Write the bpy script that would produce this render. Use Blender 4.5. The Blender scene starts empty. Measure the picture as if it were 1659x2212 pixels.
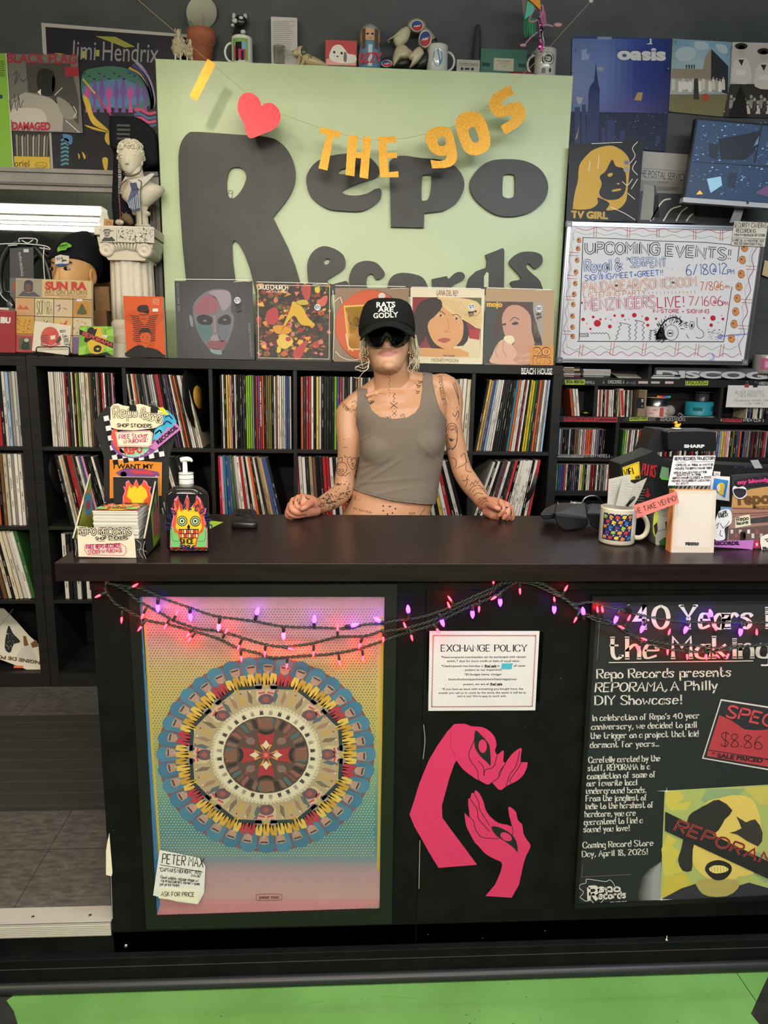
import bpy,bmesh,math,random
import numpy as np
from mathutils import Vector,Matrix
from mathutils.bvhtree import BVHTree
from mathutils.geometry import tessellate_polygon
random.seed(7)
SC=bpy.context.scene
COL=SC.collection
# -- camera
IMW,IMH,FPX=1659.0,2212.0,1600.0
CAM=np.array([0.0,0.0,1.66])
YAW,PIT,ROL=math.radians(3.449),math.radians(11.548),math.radians(1.019)
_fw=np.array([math.sin(YAW)*math.cos(PIT),math.cos(YAW)*math.cos(PIT),-math.sin(PIT)])
_rt=np.array([math.cos(YAW),-math.sin(YAW),0.0])
_up=np.cross(_rt,_fw)
RT=math.cos(ROL)*_rt+math.sin(ROL)*_up
UP=-math.sin(ROL)*_rt+math.cos(ROL)*_up
FW=_fw
cam=bpy.data.cameras.new('camera')
cam.sensor_fit='VERTICAL'; cam.sensor_height=36.0; cam.lens=36.0*FPX/IMH
cam.clip_start=0.05
camo=bpy.data.objects.new('camera',cam); COL.objects.link(camo)
camo.matrix_world=Matrix(((RT[0],UP[0],-FW[0],CAM[0]),(RT[1],UP[1],-FW[1],CAM[1]),(RT[2],UP[2],-FW[2],CAM[2]),(0,0,0,1)))
SC.camera=camo
# -- world, exposure
w=bpy.data.worlds.new('room_air'); SC.world=w; w.use_nodes=True
w.node_tree.nodes['Background'].inputs[0].default_value=(0.9,0.93,1.0,1)
w.node_tree.nodes['Background'].inputs[1].default_value=0.05
SC.view_settings.view_transform='Standard'; SC.view_settings.look='None'
SC.view_settings.exposure=1.2; SC.view_settings.gamma=1.0; SC.view_settings.use_curve_mapping=False
try:SC.cycles.use_denoising=True
except Exception:pass
SC.cycles.max_bounces=8; SC.cycles.transparent_max_bounces=16
LAMP=12.5  # shop lights, emission strength
LAMP_COL=(1.0,0.93,0.80)
# -- colour + materials
def lin(h):
 if not isinstance(h,str):return tuple(h)[:3]
 h=h.lstrip('#')
 if len(h)==3:h=''.join(c*2 for c in h)
 r=[]
 for i in (0,2,4):
  v=int(h[i:i+2],16)/255
  r.append(v/12.92 if v<=0.04045 else ((v+0.055)/1.055)**2.4)
 return tuple(r)
def mat(name,rough=0.6,metal=0.0,coat=0.0,noise=0.06,nscale=40.0,bump=0.0,bscale=200.0,trans=0.0,ior=1.45,alpha=1.0,sss=0.0,spec=0.5,glitter=0.0):
 """one procedural surface finish; the base colour is each face's own printed or painted colour"""
 m=bpy.data.materials.new(name); m.use_nodes=True
 nt=m.node_tree; b=nt.nodes['Principled BSDF']
 at_=nt.nodes.new('ShaderNodeAttribute'); at_.attribute_name='Col'
 tc=nt.nodes.new('ShaderNodeTexCoord'); nz=nt.nodes.new('ShaderNodeTexNoise'); nz.inputs['Scale'].default_value=nscale; nz.inputs['Detail'].default_value=4
 nt.links.new(tc.outputs['Object'],nz.inputs['Vector'])
 mr=nt.nodes.new('ShaderNodeMapRange'); mr.inputs['To Min'].default_value=1-noise; mr.inputs['To Max'].default_value=1+noise
 nt.links.new(nz.outputs['Fac'],mr.inputs['Value'])
 mx=nt.nodes.new('ShaderNodeMix'); mx.data_type='RGBA'; mx.blend_type='MULTIPLY'; mx.inputs['Factor'].default_value=1
 nt.links.new(at_.outputs['Color'],mx.inputs['A']); nt.links.new(mr.outputs['Result'],mx.inputs['B'])
 nt.links.new(mx.outputs['Result'],b.inputs['Base Color'])
 b.inputs['Roughness'].default_value=rough; b.inputs['Metallic'].default_value=metal
 b.inputs['Coat Weight'].default_value=coat; b.inputs['Coat Roughness'].default_value=0.08
 b.inputs['Transmission Weight'].default_value=trans; b.inputs['IOR'].default_value=ior
 b.inputs['Alpha'].default_value=alpha; b.inputs['Specular IOR Level'].default_value=spec
 if sss:b.inputs['Subsurface Weight'].default_value=sss; b.inputs['Subsurface Radius'].default_value=(0.012,0.005,0.003)
 if bump:
  n2=nt.nodes.new('ShaderNodeTexNoise'); n2.inputs['Scale'].default_value=bscale; n2.inputs['Detail'].default_value=3
  nt.links.new(tc.outputs['Object'],n2.inputs['Vector'])
  bp=nt.nodes.new('ShaderNodeBump'); bp.inputs['Strength'].default_value=bump; bp.inputs['Distance'].default_value=0.01
  nt.links.new(n2.outputs['Fac'],bp.inputs['Height']); nt.links.new(bp.outputs['Normal'],b.inputs['Normal'])
 if glitter:
  vo=nt.nodes.new('ShaderNodeTexVoronoi'); vo.inputs['Scale'].default_value=600
  nt.links.new(tc.outputs['Object'],vo.inputs['Vector'])
  m2=nt.nodes.new('ShaderNodeMapRange'); m2.inputs['To Min'].default_value=1-glitter; m2.inputs['To Max'].default_value=1+glitter
  sp=nt.nodes.new('ShaderNodeSeparateColor'); nt.links.new(vo.outputs['Color'],sp.inputs[0]); nt.links.new(sp.outputs[0],m2.inputs['Value'])
  nt.links.new(m2.outputs['Result'],mx.inputs['B'])
 return m
MAT={
'matte':mat('matte_paint',0.75),'satin':mat('satin_finish',0.42),'gloss':mat('glossy_print',0.38,noise=0.03,spec=0.28),'paper':mat('paper',0.8,noise=0.04,nscale=90,bump=0.05),
'metal':mat('metal',0.3,metal=1.0),'plastic':mat('plastic',0.3,noise=0.03),'cloth':mat('cloth',0.9,noise=0.1,nscale=300,bump=0.25,bscale=900,spec=0.2),
'ceramic':mat('glazed_ceramic',0.12,noise=0.02),'plaster':mat('plaster',0.7,bump=0.08,bscale=120),'glitter':mat('glitter_card',0.35,metal=0.35,glitter=0.45),
'skin':mat('skin',0.42,noise=0.07,nscale=25,bump=0.04,bscale=400,sss=0.12),'hair':mat('hair',0.45,noise=0.2,nscale=60),'wood':mat('grey_wood',0.55,noise=0.25,nscale=14),
'rubber':mat('rubber',0.85,noise=0.12,nscale=60),'lens':mat('lens',0.04,noise=0.0,spec=0.7),'terra':mat('terracotta',0.85,noise=0.12,nscale=30),
'clear':mat('clear_plastic',0.03,noise=0.0,trans=1.0,ior=1.02,alpha=0.28),'glass':mat('glass',0.02,noise=0.0,trans=1.0,ior=1.3,alpha=0.6),
'mirror':mat('mirror',0.015,metal=1.0,noise=0.0),'fur':mat('fur',0.95,noise=0.2,nscale=200,bump=0.5,bscale=300),
}
def emat(name,strength):
 m=bpy.data.materials.new(name); m.use_nodes=True; nt=m.node_tree
 b=nt.nodes['Principled BSDF']; a=nt.nodes.new('ShaderNodeAttribute'); a.attribute_name='Col'
 nt.links.new(a.outputs['Color'],b.inputs['Base Color']); nt.links.new(a.outputs['Color'],b.inputs['Emission Color'])
 b.inputs['Emission Strength'].default_value=strength
 return m
MAT['lamp']=emat('lit_tube',LAMP); MAT['bulb']=emat('lit_bulb',1.0); MAT['led']=emat('lit_led',4.0)
# -- photograph geometry: a sight line met with a plane of the room
def ray(px,py):
 px=np.asarray(px,float); py=np.asarray(py,float)
 d=FW+np.multiply.outer((px-IMW/2)/FPX,RT)-np.multiply.outer((py-IMH/2)/FPX,UP)
 return d
def at(px,py,Y):
 d=ray(px,py); return CAM+d*(Y/d[1])
def atz(px,py,z):
 d=ray(px,py); return CAM+d*((z-CAM[2])/d[2])
class Plane:
 """a flat face in the room: point o, right u, up v, normal n (towards the shop)"""
 def __init__(s,o,u=(1,0,0),v=(0,0,1)):
  s.o=np.array(o,float); s.u=np.array(u,float)/np.linalg.norm(u)
  v=np.array(v,float); v=v-s.u*np.dot(v,s.u); s.v=v/np.linalg.norm(v); s.n=np.cross(s.u,s.v)
 def hit(s,pts):
  pts=np.asarray(pts,float).reshape(-1,2); d=ray(pts[:,0],pts[:,1])
  t=np.dot(s.o-CAM,s.n)/(d@s.n); P=CAM+d*t[:,None]
  return np.stack([(P-s.o)@s.u,(P-s.o)@s.v],1)
 def w(s,uv,z=0.0):
  uv=np.asarray(uv,float).reshape(-1,2); return s.o+np.outer(uv[:,0],s.u)+np.outer(uv[:,1],s.v)+s.n*z
def wall(Y):return Plane((0,Y,0))
def lean(px,py,Y,deg,yaw=0.0):
 """plane whose foot is at that sight line and depth, top tilted back by deg and swung by yaw"""
 p=at(px,py,Y); a=math.radians(deg); b=math.radians(yaw)
 u=(math.cos(b),math.sin(b),0); bk=np.array([-math.sin(b),math.cos(b),0])
 return Plane(p,u,np.array([0,0,math.cos(a)])+bk*math.sin(a))
# -- mesh builder
def catmull(P,n=6,closed=False):
 P=np.asarray(P,float); N=len(P)
 if N<3:return P
 out=[]
 rng=range(N if closed else N-1)
 for i in rng:
  p1,p2=P[i],P[(i+1)%N]
  p0=P[i-1] if (i>0 or closed) else 2*p1-p2
  p3=P[(i+2)%N] if (i+2<N or closed) else 2*p2-p1
  for k in range(n):
   t=k/n
   out.append(0.5*((2*p1)+(-p0+p2)*t+(2*p0-5*p1+4*p2-p3)*t*t+(-p0+3*p1-3*p2+p3)*t**3))
 if not closed:out.append(P[-1])
 return np.array(out)
EPS=0.00025
WORLD={}
class MB:
 def __init__(s,plane=None):
  s.v=[]; s.nv=0; s.f=[]; s.c=[]; s.m=[]; s.s=[]; s.pl=plane; s.z=0.0; s.mats=[]
 def mi(s,name):
  if name not in s.mats:s.mats.append(name)
  return s.mats.index(name)
 def add(s,V,F,col,m='satin',smooth=False):
  V=np.asarray(V,float).reshape(-1,3); b=s.nv; s.v.append(V); s.nv+=len(V); c=lin(col); k=s.mi(m)
  for f in F:s.f.append([b+i for i in f]); s.c.append(c); s.m.append(k); s.s.append(smooth)
  return s
 def box(s,x0,x1,y0,y1,z0,z1,col,m='satin'):
  V=[(x0,y0,z0),(x1,y0,z0),(x1,y1,z0),(x0,y1,z0),(x0,y0,z1),(x1,y0,z1),(x1,y1,z1),(x0,y1,z1)]
  return s.add(V,[(3,2,1,0),(4,5,6,7),(0,1,5,4),(1,2,6,5),(2,3,7,6),(3,0,4,7)],col,m)
 def hexa(s,A,B,col,m='satin',smooth=False,caps=(True,True)):
  """loft between two rings of the same length"""
  n=len(A); F=[(i,(i+1)%n,n+(i+1)%n,n+i) for i in range(n)]
  if caps[0]:F.append(tuple(range(n))[::-1])
  if caps[1]:F.append(tuple(range(n,2*n)))
  return s.add(np.vstack([A,B]),F,col,m,smooth)
 def loft(s,rings,col,m='satin',smooth=True,caps=True,closed=True):
  n=len(rings[0]); F=[]
  for k in range(len(rings)-1):
   for i in range(n if closed else n-1):
    F.append((k*n+i,k*n+(i+1)%n,(k+1)*n+(i+1)%n,(k+1)*n+i))
  if caps:F.append(tuple(range(n))[::-1]); F.append(tuple(range((len(rings)-1)*n,len(rings)*n)))
  return s.add(np.vstack(rings),F,col,m,smooth)
 def lathe(s,c,prof,col,m='satin',n=28,axis=(0,0,1),caps=True,sx=1.0,sy=1.0,smooth=True):
  a=np.array(axis,float); a/=np.linalg.norm(a)
  h=np.array([1,0,0]) if abs(a[0])<0.9 else np.array([0,1,0])
  e1=h-a*np.dot(h,a); e1/=np.linalg.norm(e1); e2=np.cross(a,e1); c=np.array(c,float)
  t=np.arange(n)*2*math.pi/n
  R=[c+a*z+np.outer(np.cos(t)*r*sx,e1)+np.outer(np.sin(t)*r*sy,e2) for r,z in prof]
  return s.loft(R,col,m,smooth,caps)
 def ball(s,c,r,col,m='satin',n=16,axis=(0,0,1)):
  r=(r,r,r) if np.isscalar(r) else r
  k=max(6,n//2); prof=[(math.sin(math.pi*i/k),-math.cos(math.pi*i/k)) for i in range(k+1)]
  prof[0]=(1e-4,-1); prof[-1]=(1e-4,1)
  t=np.arange(n)*2*math.pi/n; c=np.array(c,float)
  R=[c+np.stack([np.cos(t)*p*r[0],np.sin(t)*p*r[1],np.full(n,z*r[2])],1) for p,z in prof]
  return s.loft(R,col,m,True,True)
 def tube(s,P,r,col,m='satin',n=8,caps=True,closed=False):
  P=np.asarray(P,float); N=len(P)
  r=np.full(N,r) if np.isscalar(r) else np.asarray(r,float)
  T=np.gradient(P,axis=0) if not closed else np.roll(P,-1,0)-np.roll(P,1,0)
  T/=np.linalg.norm(T,axis=1)[:,None]+1e-12
  h=np.array([0,0,1.0]) if abs(T[0][2])<0.9 else np.array([1.0,0,0])
  R=[]; e=h-T[0]*np.dot(h,T[0]); e/=np.linalg.norm(e); t=np.arange(n)*2*math.pi/n
  for i in range(N):
   e=e-T[i]*np.dot(e,T[i]); e/=np.linalg.norm(e)+1e-12; b=np.cross(T[i],e)
   R.append(P[i]+np.outer(np.cos(t)*r[i],e)+np.outer(np.sin(t)*r[i],b))
  if closed:R.append(R[0])
  return s.loft(R,col,m,True,caps and not closed)
  # ---- flat work on a plane, given in photograph pixels (px=True) or in plane metres
 def uv(s,pts,px=True):
  return s.pl.hit(pts) if px else np.asarray(pts,float).reshape(-1,2)
 def up(s,k=1):s.z+=EPS*k; return s
 def poly(s,pts,col,m='gloss',px=True,z=None,sm=0,holes=None):
  P=s.uv(catmull(pts,sm,True) if sm else pts,px); z=s.z if z is None else z
  if holes:
   H=[s.uv(catmull(h,sm,True) if sm else h,px) for h in holes]
   L=[[Vector((a,b,0)) for a,b in q] for q in [P]+H]; A=np.vstack([P]+H)
   return s.add(s.pl.w(A,z),tessellate_polygon(L),col,m)
  a=0.5*np.sum(P[:,0]*np.roll(P[:,1],-1)-np.roll(P[:,0],-1)*P[:,1])
  if a<0:P=P[::-1]
  return s.add(s.pl.w(P,z),[tuple(range(len(P)))],col,m)
 def rect(s,x0,y0,x1,y1,col,m='gloss',px=True,z=None):return s.poly([(x0,y0),(x1,y0),(x1,y1),(x0,y1)],col,m,px,z)
 def grad(s,q,C,n=12,m='gloss',k=14):
  """a printed colour blend over a four-cornered patch; C is a grid of inks"""
  q=np.array(q,float); G=np.array([[lin(c) for c in r] for r in C]); R_,K_=G.shape[:2]
  P=lambda a,b:(q[0]*(1-a)+q[1]*a)*(1-b)+(q[3]*(1-a)+q[2]*a)*b
  for j in range(k):
   for i in range(n):
    x,y=(i+.5)/n*(K_-1),(j+.5)/k*(R_-1); a,b=min(int(x),K_-2),min(int(y),R_-2); u,v=x-a,y-b
    s.poly([P(i/n,j/k),P((i+1)/n,j/k),P((i+1)/n,(j+1)/k),P(i/n,(j+1)/k)],tuple((G[b,a]*(1-u)+G[b,a+1]*u)*(1-v)+(G[b+1,a]*(1-u)+G[b+1,a+1]*u)*v),m)
  return s.up()
 def disc(s,x,y,rx,ry,col,m='gloss',px=True,z=None,n=20,rot=0.0):
  t=np.arange(n)*2*math.pi/n; c,q=math.cos(rot),math.sin(rot)
  X=np.cos(t)*rx; Y=np.sin(t)*ry
  return s.poly(np.stack([x+X*c-Y*q,y+X*q+Y*c],1),col,m,px,z)
 def slab(s,pts,t,col,m='gloss',px=True,sm=0,holes=None,side=None,z=0.0):
  """a sheet of real thickness t behind the plane's face at height z"""
  s.poly(pts,col,m,px,z,sm,holes)
  for q in [pts]+(holes or []):
   P=s.uv(catmull(q,sm,True) if sm else q,px); n=len(P)
   a=0.5*np.sum(P[:,0]*np.roll(P[:,1],-1)-np.roll(P[:,0],-1)*P[:,1])
   if (a<0)==(q is pts):P=P[::-1]
   s.add(np.vstack([s.pl.w(P,z),s.pl.w(P,z-t)]),[(i,n+i,n+(i+1)%n,(i+1)%n) for i in range(n)],side or col,m)
  P=s.uv(catmull(pts,sm,True) if sm else pts,px)
  if not holes:
   a=0.5*np.sum(P[:,0]*np.roll(P[:,1],-1)-np.roll(P[:,0],-1)*P[:,1])
   s.add(s.pl.w(P[::-1] if a>0 else P,z-t),[tuple(range(len(P)))],side or col,m)
  s.z=max(s.z,z+EPS); return s
 def line(s,pts,wd,col,m='gloss',px=True,z=None,sm=0,closed=False,nib=None):
  """a drawn stroke of width wd; nib=(thin, thick) varies it like a broad pen"""
  P=catmull(pts,sm,closed) if sm else np.asarray(pts,float)
  if closed:P=np.vstack([P,P[:1]])
  D=np.diff(P,axis=0); L=np.hypot(D[:,0],D[:,1]); ok=L>1e-9
  if not ok.any():return s
  P=np.vstack([P[:-1][ok],P[-1:]]); D=D[ok]/L[ok][:,None]
  T=np.vstack([D[:1],D[:-1]+D[1:],D[-1:]]); q=np.hypot(T[:,0],T[:,1]); q[q<0.25]=0.25; T=T/q[:,None]
  N=np.stack([-T[:,1],T[:,0]],1)
  w_=np.full(len(P),wd/2.0) if nib is None else (nib[0]+(nib[1]-nib[0])*np.abs(T[:,1])**1.5)/2
  k=np.concatenate([[1],1/np.clip(np.sum(T[1:-1]*D[1:],1),0.6,1),[1]]); N=N*(w_*k)[:,None]
  A=s.uv(np.vstack([P+N,P-N]),px); n=len(P); z=s.z if z is None else z
  if px:return s.add(s.pl.w(A,z),[(i,i+1,n+i+1,n+i) for i in range(n-1)],col,m)
  return s.add(s.pl.w(A,z),[(n+i,n+i+1,i+1,i) for i in range(n-1)],col,m)
 def warp(s,V2,p0,p1,h):
  p0=np.array(p0,float); d=np.array(p1,float)-p0; up=np.array([d[1],-d[0]])/np.hypot(*d)*h
  return p0+np.outer(V2[:,0],d)+np.outer(V2[:,1],up)
 def text(s,t,p0,p1,h,col,m='gloss',bold=0.0,slant=0.0,z=None,px=True):
  """printed sans text, baseline p0 to p1, capitals h tall"""
  V,F=font(t,bold,slant); P=s.warp(V,p0,p1,h) if px else s.warp(V*[1,-1],p0,p1,h)
  return s.add(s.pl.w(s.uv(P,px),s.z if z is None else z),F,col,m)
 def hand(s,t,p0,p1,h,wd,col,m='gloss',nib=None,serif=0.0,slant=0.0,z=None,jit=0.0,outline=None):
  """pen lettering from strokes"""
  S,W=strokes(t); z=s.z if z is None else z
  for k,(q,sm) in enumerate(S):
   q=q.copy(); q[:,0]+=slant*q[:,1]
   if jit:q[:,1]+=jit*math.sin(3.1*q[0,0]+k*0.7); q[:,0]+=0.3*jit*math.cos(5.3*q[0,0])
   P=s.warp(q/[W,1],p0,p1,h)
   if sm:P=catmull(P,4)
   s.line(P,wd,col,m,True,z,0,False,nib)
   if outline:s.line(P,wd*outline[0],outline[1],m,True,z+EPS,0,False,None)
   if serif and not sm or serif and abs(P[0][0]-P[-1][0])>0:
    for e,o in ((0,1),(-1,-2)):
     d=P[e]-P[o]
     if abs(d[1])>0.8*abs(d[0]) and abs(q[0 if e==0 else -1][1]-0.5)>0.1:
      u=np.array(p1,float)-np.array(p0,float); u/=np.hypot(*u)
      s.line([P[e]-u*serif,P[e]+u*serif],nib[0]*1.15 if nib else wd,col,m,True,z)
  return s
 def build(s,name,parent=None,label=None,cat=None,group=None,kind=None,base=None,bevel=0.0,solid=None):
  V=np.vstack(s.v)
  lo=V.min(0); hi=V.max(0)
  o=np.array(base,float) if base is not None else np.array([(lo[0]+hi[0])/2,(lo[1]+hi[1])/2,lo[2]])
  me=bpy.data.meshes.new(name); me.from_pydata((V-o).tolist(),[],s.f)
  for k in s.mats:me.materials.append(MAT[k])
  me.polygons.foreach_set('material_index',s.m); me.polygons.foreach_set('use_smooth',s.s)
  me.update(); a=me.attributes.new('Col','FLOAT_COLOR','FACE'); a=me.attributes['Col']
  a.data.foreach_set('color',np.hstack([np.array(s.c),np.ones((len(s.c),1))]).ravel())
  me.update()
  ob=bpy.data.objects.new(name,me); COL.objects.link(ob)
  place(ob,o,parent); tag(ob,label,cat,group,kind)
  if bevel:
   b=ob.modifiers.new('bevel','BEVEL'); b.width=bevel; b.segments=2; b.limit_method='ANGLE'; b.angle_limit=math.radians(50)
  return ob
def place(ob,o,parent=None):
 WORLD[ob.name]=np.array(o,float)
 if parent is not None:
  ob.parent=parent; ob.location=Vector(o)-Vector(WORLD[parent.name])
 else:ob.location=o
def tag(o,label=None,cat=None,group=None,kind=None):
 if label:o['label']=label
 if cat:o['category']=cat
 if group:o['group']=group
 if kind:o['kind']=kind
 return o
def thing(name,label,cat,loc,group=None):
 e=bpy.data.objects.new(name,None); e.empty_display_size=0.05; COL.objects.link(e); place(e,loc); return tag(e,label,cat,group)
# -- lettering
_FC={}
def _fmesh(t,bold,slant):
 c=bpy.data.curves.new('lettering','FONT'); c.body=t; c.resolution_u=3; c.offset=bold; c.shear=slant; c.size=1.0
 ob=bpy.data.objects.new('lettering',c); me=ob.to_mesh()
 V=np.zeros(len(me.vertices)*3); me.vertices.foreach_get('co',V); V=V.reshape(-1,3)[:,:2].copy()
 F=[tuple(p.vertices) for p in me.polygons]; ob.to_mesh_clear(); bpy.data.objects.remove(ob); bpy.data.curves.remove(c)
 return V,F
def font(t,bold=0.0,slant=0.0):
 k=(t,bold,slant)
 if k not in _FC:
  if 'cap' not in _FC:_FC['cap']=_fmesh('H',0,0)[0][:,1].max()
  V,F=_fmesh(t,bold,slant); x0,x1=V[:,0].min(),V[:,0].max()
  V=np.stack([(V[:,0]-x0)/max(x1-x0,1e-6),V[:,1]/_FC['cap']],1); _FC[k]=(V,F)
 return _FC[k]
GL={'A':"033b63;1656",'B':"030b;~0b3b5a583707;~073765644303",'C':"~695b2b0905235365",'D':"030b;~0b3b69653303",'E':"5b0b0353;0747",'F':"5b0b03;0747",'G':"~695b2b0905235365;656737",'H':"030b;636b;0767",'I':"131b",'J':"~4b45331305",'K':"030b;5b07;1853",'L':"0b0353",'M':"030b376b63",'N':"030b636b",'O':"~3b1a080614335466685a3b",'P':"030b;~0b4b5a583707",'Q':"~3b1a080614335466685a3b;4562",'R':"030b;~0b4b5a583707;2753",'S':"~5a4b1b0918274655431304",'T':"0b6b;333b",'U':"~0b06143354666b",'V':"0b336b",'W':"0b1338536b",'X':"036b;0b63",'Y':"0b376b;3733",'Z':"0b6b0363",
'a':"~47280604133346;4843",'b':"0b03;~06284755433304",'c':"~4738180604133344",'d':"4b43;~4728180604133345",'e':"~064647381806041344",'f':"~4b2b1a13;0838",'g':"~4728180604133345;~48413010",'h':"0b03;~0628384643",'i':"1318;191a",'j':"~181100;191a",'k':"0b03;4805;1643",'l':"131b",'m':"0308;~0628383633;~3658686663",'n':"0308;~0628384643",'o':"~28170604133344463728",'p':"0800;~0728384745433304",'q':"4840;~4728180604133345",'r':"0308;~06283847",'s':"~47381807263534231304",'t':"~1b15233344;0838",'u':"~0804133345;4843",'v':"082348",'w':"0813365368",'x':"0348;0843",'y':"0823;4810",'z':"08480343",
'0':"~3b1a080614335466685a3b",'1':"1a2b23",'2':"~0a1b3b59381503;0353",'3':"~0a2b4b594727;~274755331304",'4':"4b0666;4b43",'5':"5b0b07;~07385755331304",'6':"~4b1905134355371705",'7':"0b5b13",'8':"~2b0a0827465433130427494a2b",'9':"~5827080a2b4b595523",
'!':"1b16;1413",'.':"0403",',':"1402",'\u2019':"1b09","'":"1b19",'-':"0737",'/':"034b",'$':"~5a4b1b0918274655431304;3c32",'@':"~5747354555;~575565685a3b1a0806143353",'&':"~63191a2b3a0613334568",'+':"0646;2824",':':"1314;1718",'*':"1b17;0a38;083a",'"':"0b09;2b29",'(':"~2b090522",')':"~0b292502",'=':"0646;0848",'?':"~0a1b4a3716;1413",'>':"084604",'~':"0768",'\u2192':"0767;496765",'\u2193':"2b23;052345",'\u2022':"1617"}
_SC={}
def strokes(t):
 if t in _SC:return _SC[t]
 x=0.0; S=[]
 for ch in t:
  if ch==' ':x+=0.45; continue
  g=GL.get(ch)
  if g is None:x+=0.4; continue
  mx=0
  for st in g.split(';'):
   sm=st[0]=='~'; st=st.lstrip('~')
   P=np.array([[int(st[i],36),int(st[i+1],36)-3] for i in range(0,len(st)-1,2)],float)/8.0
   mx=max(mx,P[:,0].max()); S.append((P+[x,0],sm))
  x+=mx+0.24
 _SC[t]=(S,max(x-0.24,0.05)); return _SC[t]
# == the room
ZP=0.19  # staff platform
XL,XR,YF,YB,ZC=-4.2,4.2,-4.6,3.60,3.30
def S(mb,name,**k):return mb.build(name,kind='structure',**k)
def proc(name,c1,c2,scale,rough=0.6,stretch=(1,1,1),detail=6,lo=0.35,hi=0.65,bump=0.0,spec=.3):
 m=bpy.data.materials.new(name); m.use_nodes=True; nt=m.node_tree; b=nt.nodes['Principled BSDF']; b.inputs['Specular IOR Level'].default_value=spec
 tc=nt.nodes.new('ShaderNodeTexCoord'); mp=nt.nodes.new('ShaderNodeMapping'); mp.inputs['Scale'].default_value=stretch
 nz=nt.nodes.new('ShaderNodeTexNoise'); nz.inputs['Scale'].default_value=scale; nz.inputs['Detail'].default_value=detail
 cr=nt.nodes.new('ShaderNodeValToRGB'); cr.color_ramp.elements[0].position=lo; cr.color_ramp.elements[1].position=hi
 cr.color_ramp.elements[0].color=(*lin(c1),1); cr.color_ramp.elements[1].color=(*lin(c2),1)
 nt.links.new(tc.outputs['Object'],mp.inputs[0]); nt.links.new(mp.outputs[0],nz.inputs['Vector']); nt.links.new(nz.outputs['Fac'],cr.inputs[0])
 nt.links.new(cr.outputs[0],b.inputs['Base Color']); b.inputs['Roughness'].default_value=rough
 if bump:
  bp=nt.nodes.new('ShaderNodeBump'); bp.inputs['Strength'].default_value=bump; bp.inputs['Distance'].default_value=0.004
  nt.links.new(nz.outputs['Fac'],bp.inputs['Height']); nt.links.new(bp.outputs[0],b.inputs['Normal'])
 return m
MAT['wallpaint']=proc('charcoal_wall_paint','3a3d3f','45484a',6,0.6)
MAT['palepaint']=proc('pale_grey_wall_paint','9a9892','a5a39d',4,0.8)
MAT['ceil']=proc('dark_ceiling_paint','8a8a88','949492',3,0.8)
MAT['greenpaint']=proc('green_floor_paint','578440','63924e',5,0.5,detail=8,bump=0.15)
MAT['concrete']=proc('black_floor_paint','1d1e1c','2b2c29',12,0.6)
MAT['vinyl']=proc('grey_vinyl_tile','46433f','605c57',34,0.5,(1.0,2.6,1),5,0.38,0.7)
MAT['shelfwood']=proc('black_brown_foil','191818','232120',8,0.42,(1,1,12))
MAT['worktop']=proc('espresso_worktop','170f10','1f1617',5,0.3,(1,14,14),spec=.22)
MAT['panel']=proc('black_painted_panel','0b0c0c','121313',14,0.6,(1,1,1),8,spec=.1)
MAT['greenboard']=proc('green_sign_paint','b3c39a','bac9a3',3,0.3)
MAT['letterblack']=proc('black_letter_foam','2c2c2a','343431',9,0.38)
# floor: black edge, green painted field (paint outline follows the photo's edge)
m=MB(); m.box(XL,XR,YF,1.76,-0.05,0.0,'000','concrete')
e=[atz(30,2150,0),atz(14,2162,0),atz(30,2185,0),atz(38,2212,0),(-0.80,1.35,0),(-0.72,0.9,0),(-0.9,0.0,0),(-1.4,-4.5,0),(2.2,-4.5,0),(1.3,0.2,0),(1.15,1.1,0),(1.10,1.45,0),atz(1622,2190,0),atz(1640,2150,0),atz(1659,2110,0),(1.3,1.757,0),(-0.76,1.757,0)]
m.add([(p[0],p[1],0.0008) for p in e],[tuple(range(len(e)))],'000','greenpaint')
pl=Plane((0,0,0),(1,0,0),(0,1,0)); m.pl=pl
m.line([atz(1584,2092,0)[:2],atz(1650,2188,0)[:2]],0.002,'1c2b14','matte',px=False,z=0.0014)
for a,b in (((245,2140),(290,2137)),((660,2170),(700,2163)),((820,2152),(900,2158)),((255,2145),(285,2142))):
 m.line([atz(*a,0)[:2],atz(*b,0)[:2]],0.003,'4d8a35','matte',px=False,z=0.0012)
for i in range(26):
 m.disc(random.uniform(-0.7,1.1),random.uniform(1.5,1.7),random.uniform(.001,.003),.0015,'2b3a20','matte',False,0.0013,6)
S(m,'floor')
m=MB(Plane((0,0,ZP),(1,0,0),(0,1,0))); m.box(XL,XR,1.755,YB,0.0,ZP,'444','vinyl')
xj,yj=atz(155,1752,ZP)[0],atz(100,1835,ZP)[1]
for i in range(-8,9):m.rect(xj+i*0.4572-0.0012,1.76,xj+i*0.4572+0.0012,YB,'2a2826','matte',False,EPS)
for i in range(-1,5):m.rect(XL,yj+i*0.4572-0.0012,XR,yj+i*0.4572+0.0012,'2a2826','matte',False,EPS)
for i in range(60):m.disc(random.uniform(-1.5,-.65),random.uniform(1.76,3.1),random.uniform(.001,.004),.0012,random.choice(['2c2a28','8a8680']),'matte',False,EPS*2,6)
S(m,'floor_platform')
m=MB(); m.box(XL,XR,YB,YB+0.1,0,ZC,'000','wallpaint'); S(m,'wall_back')
m=MB(); m.box(XL,XR,YF-0.1,YF,0,ZC,'000','palepaint'); S(m,'wall_front')
m=MB(); m.box(XL-0.1,XL,YF,YB,0,ZC,'000','wallpaint'); S(m,'wall_left')
m=MB(); m.box(XR,XR+0.1,YF,YB,0,ZC,'000','wallpaint'); S(m,'wall_right')
m=MB(); m.box(XL-0.1,XR+0.1,YF-0.1,YB+0.1,ZC,ZC+0.1,'000','ceil'); S(m,'ceiling')
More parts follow.
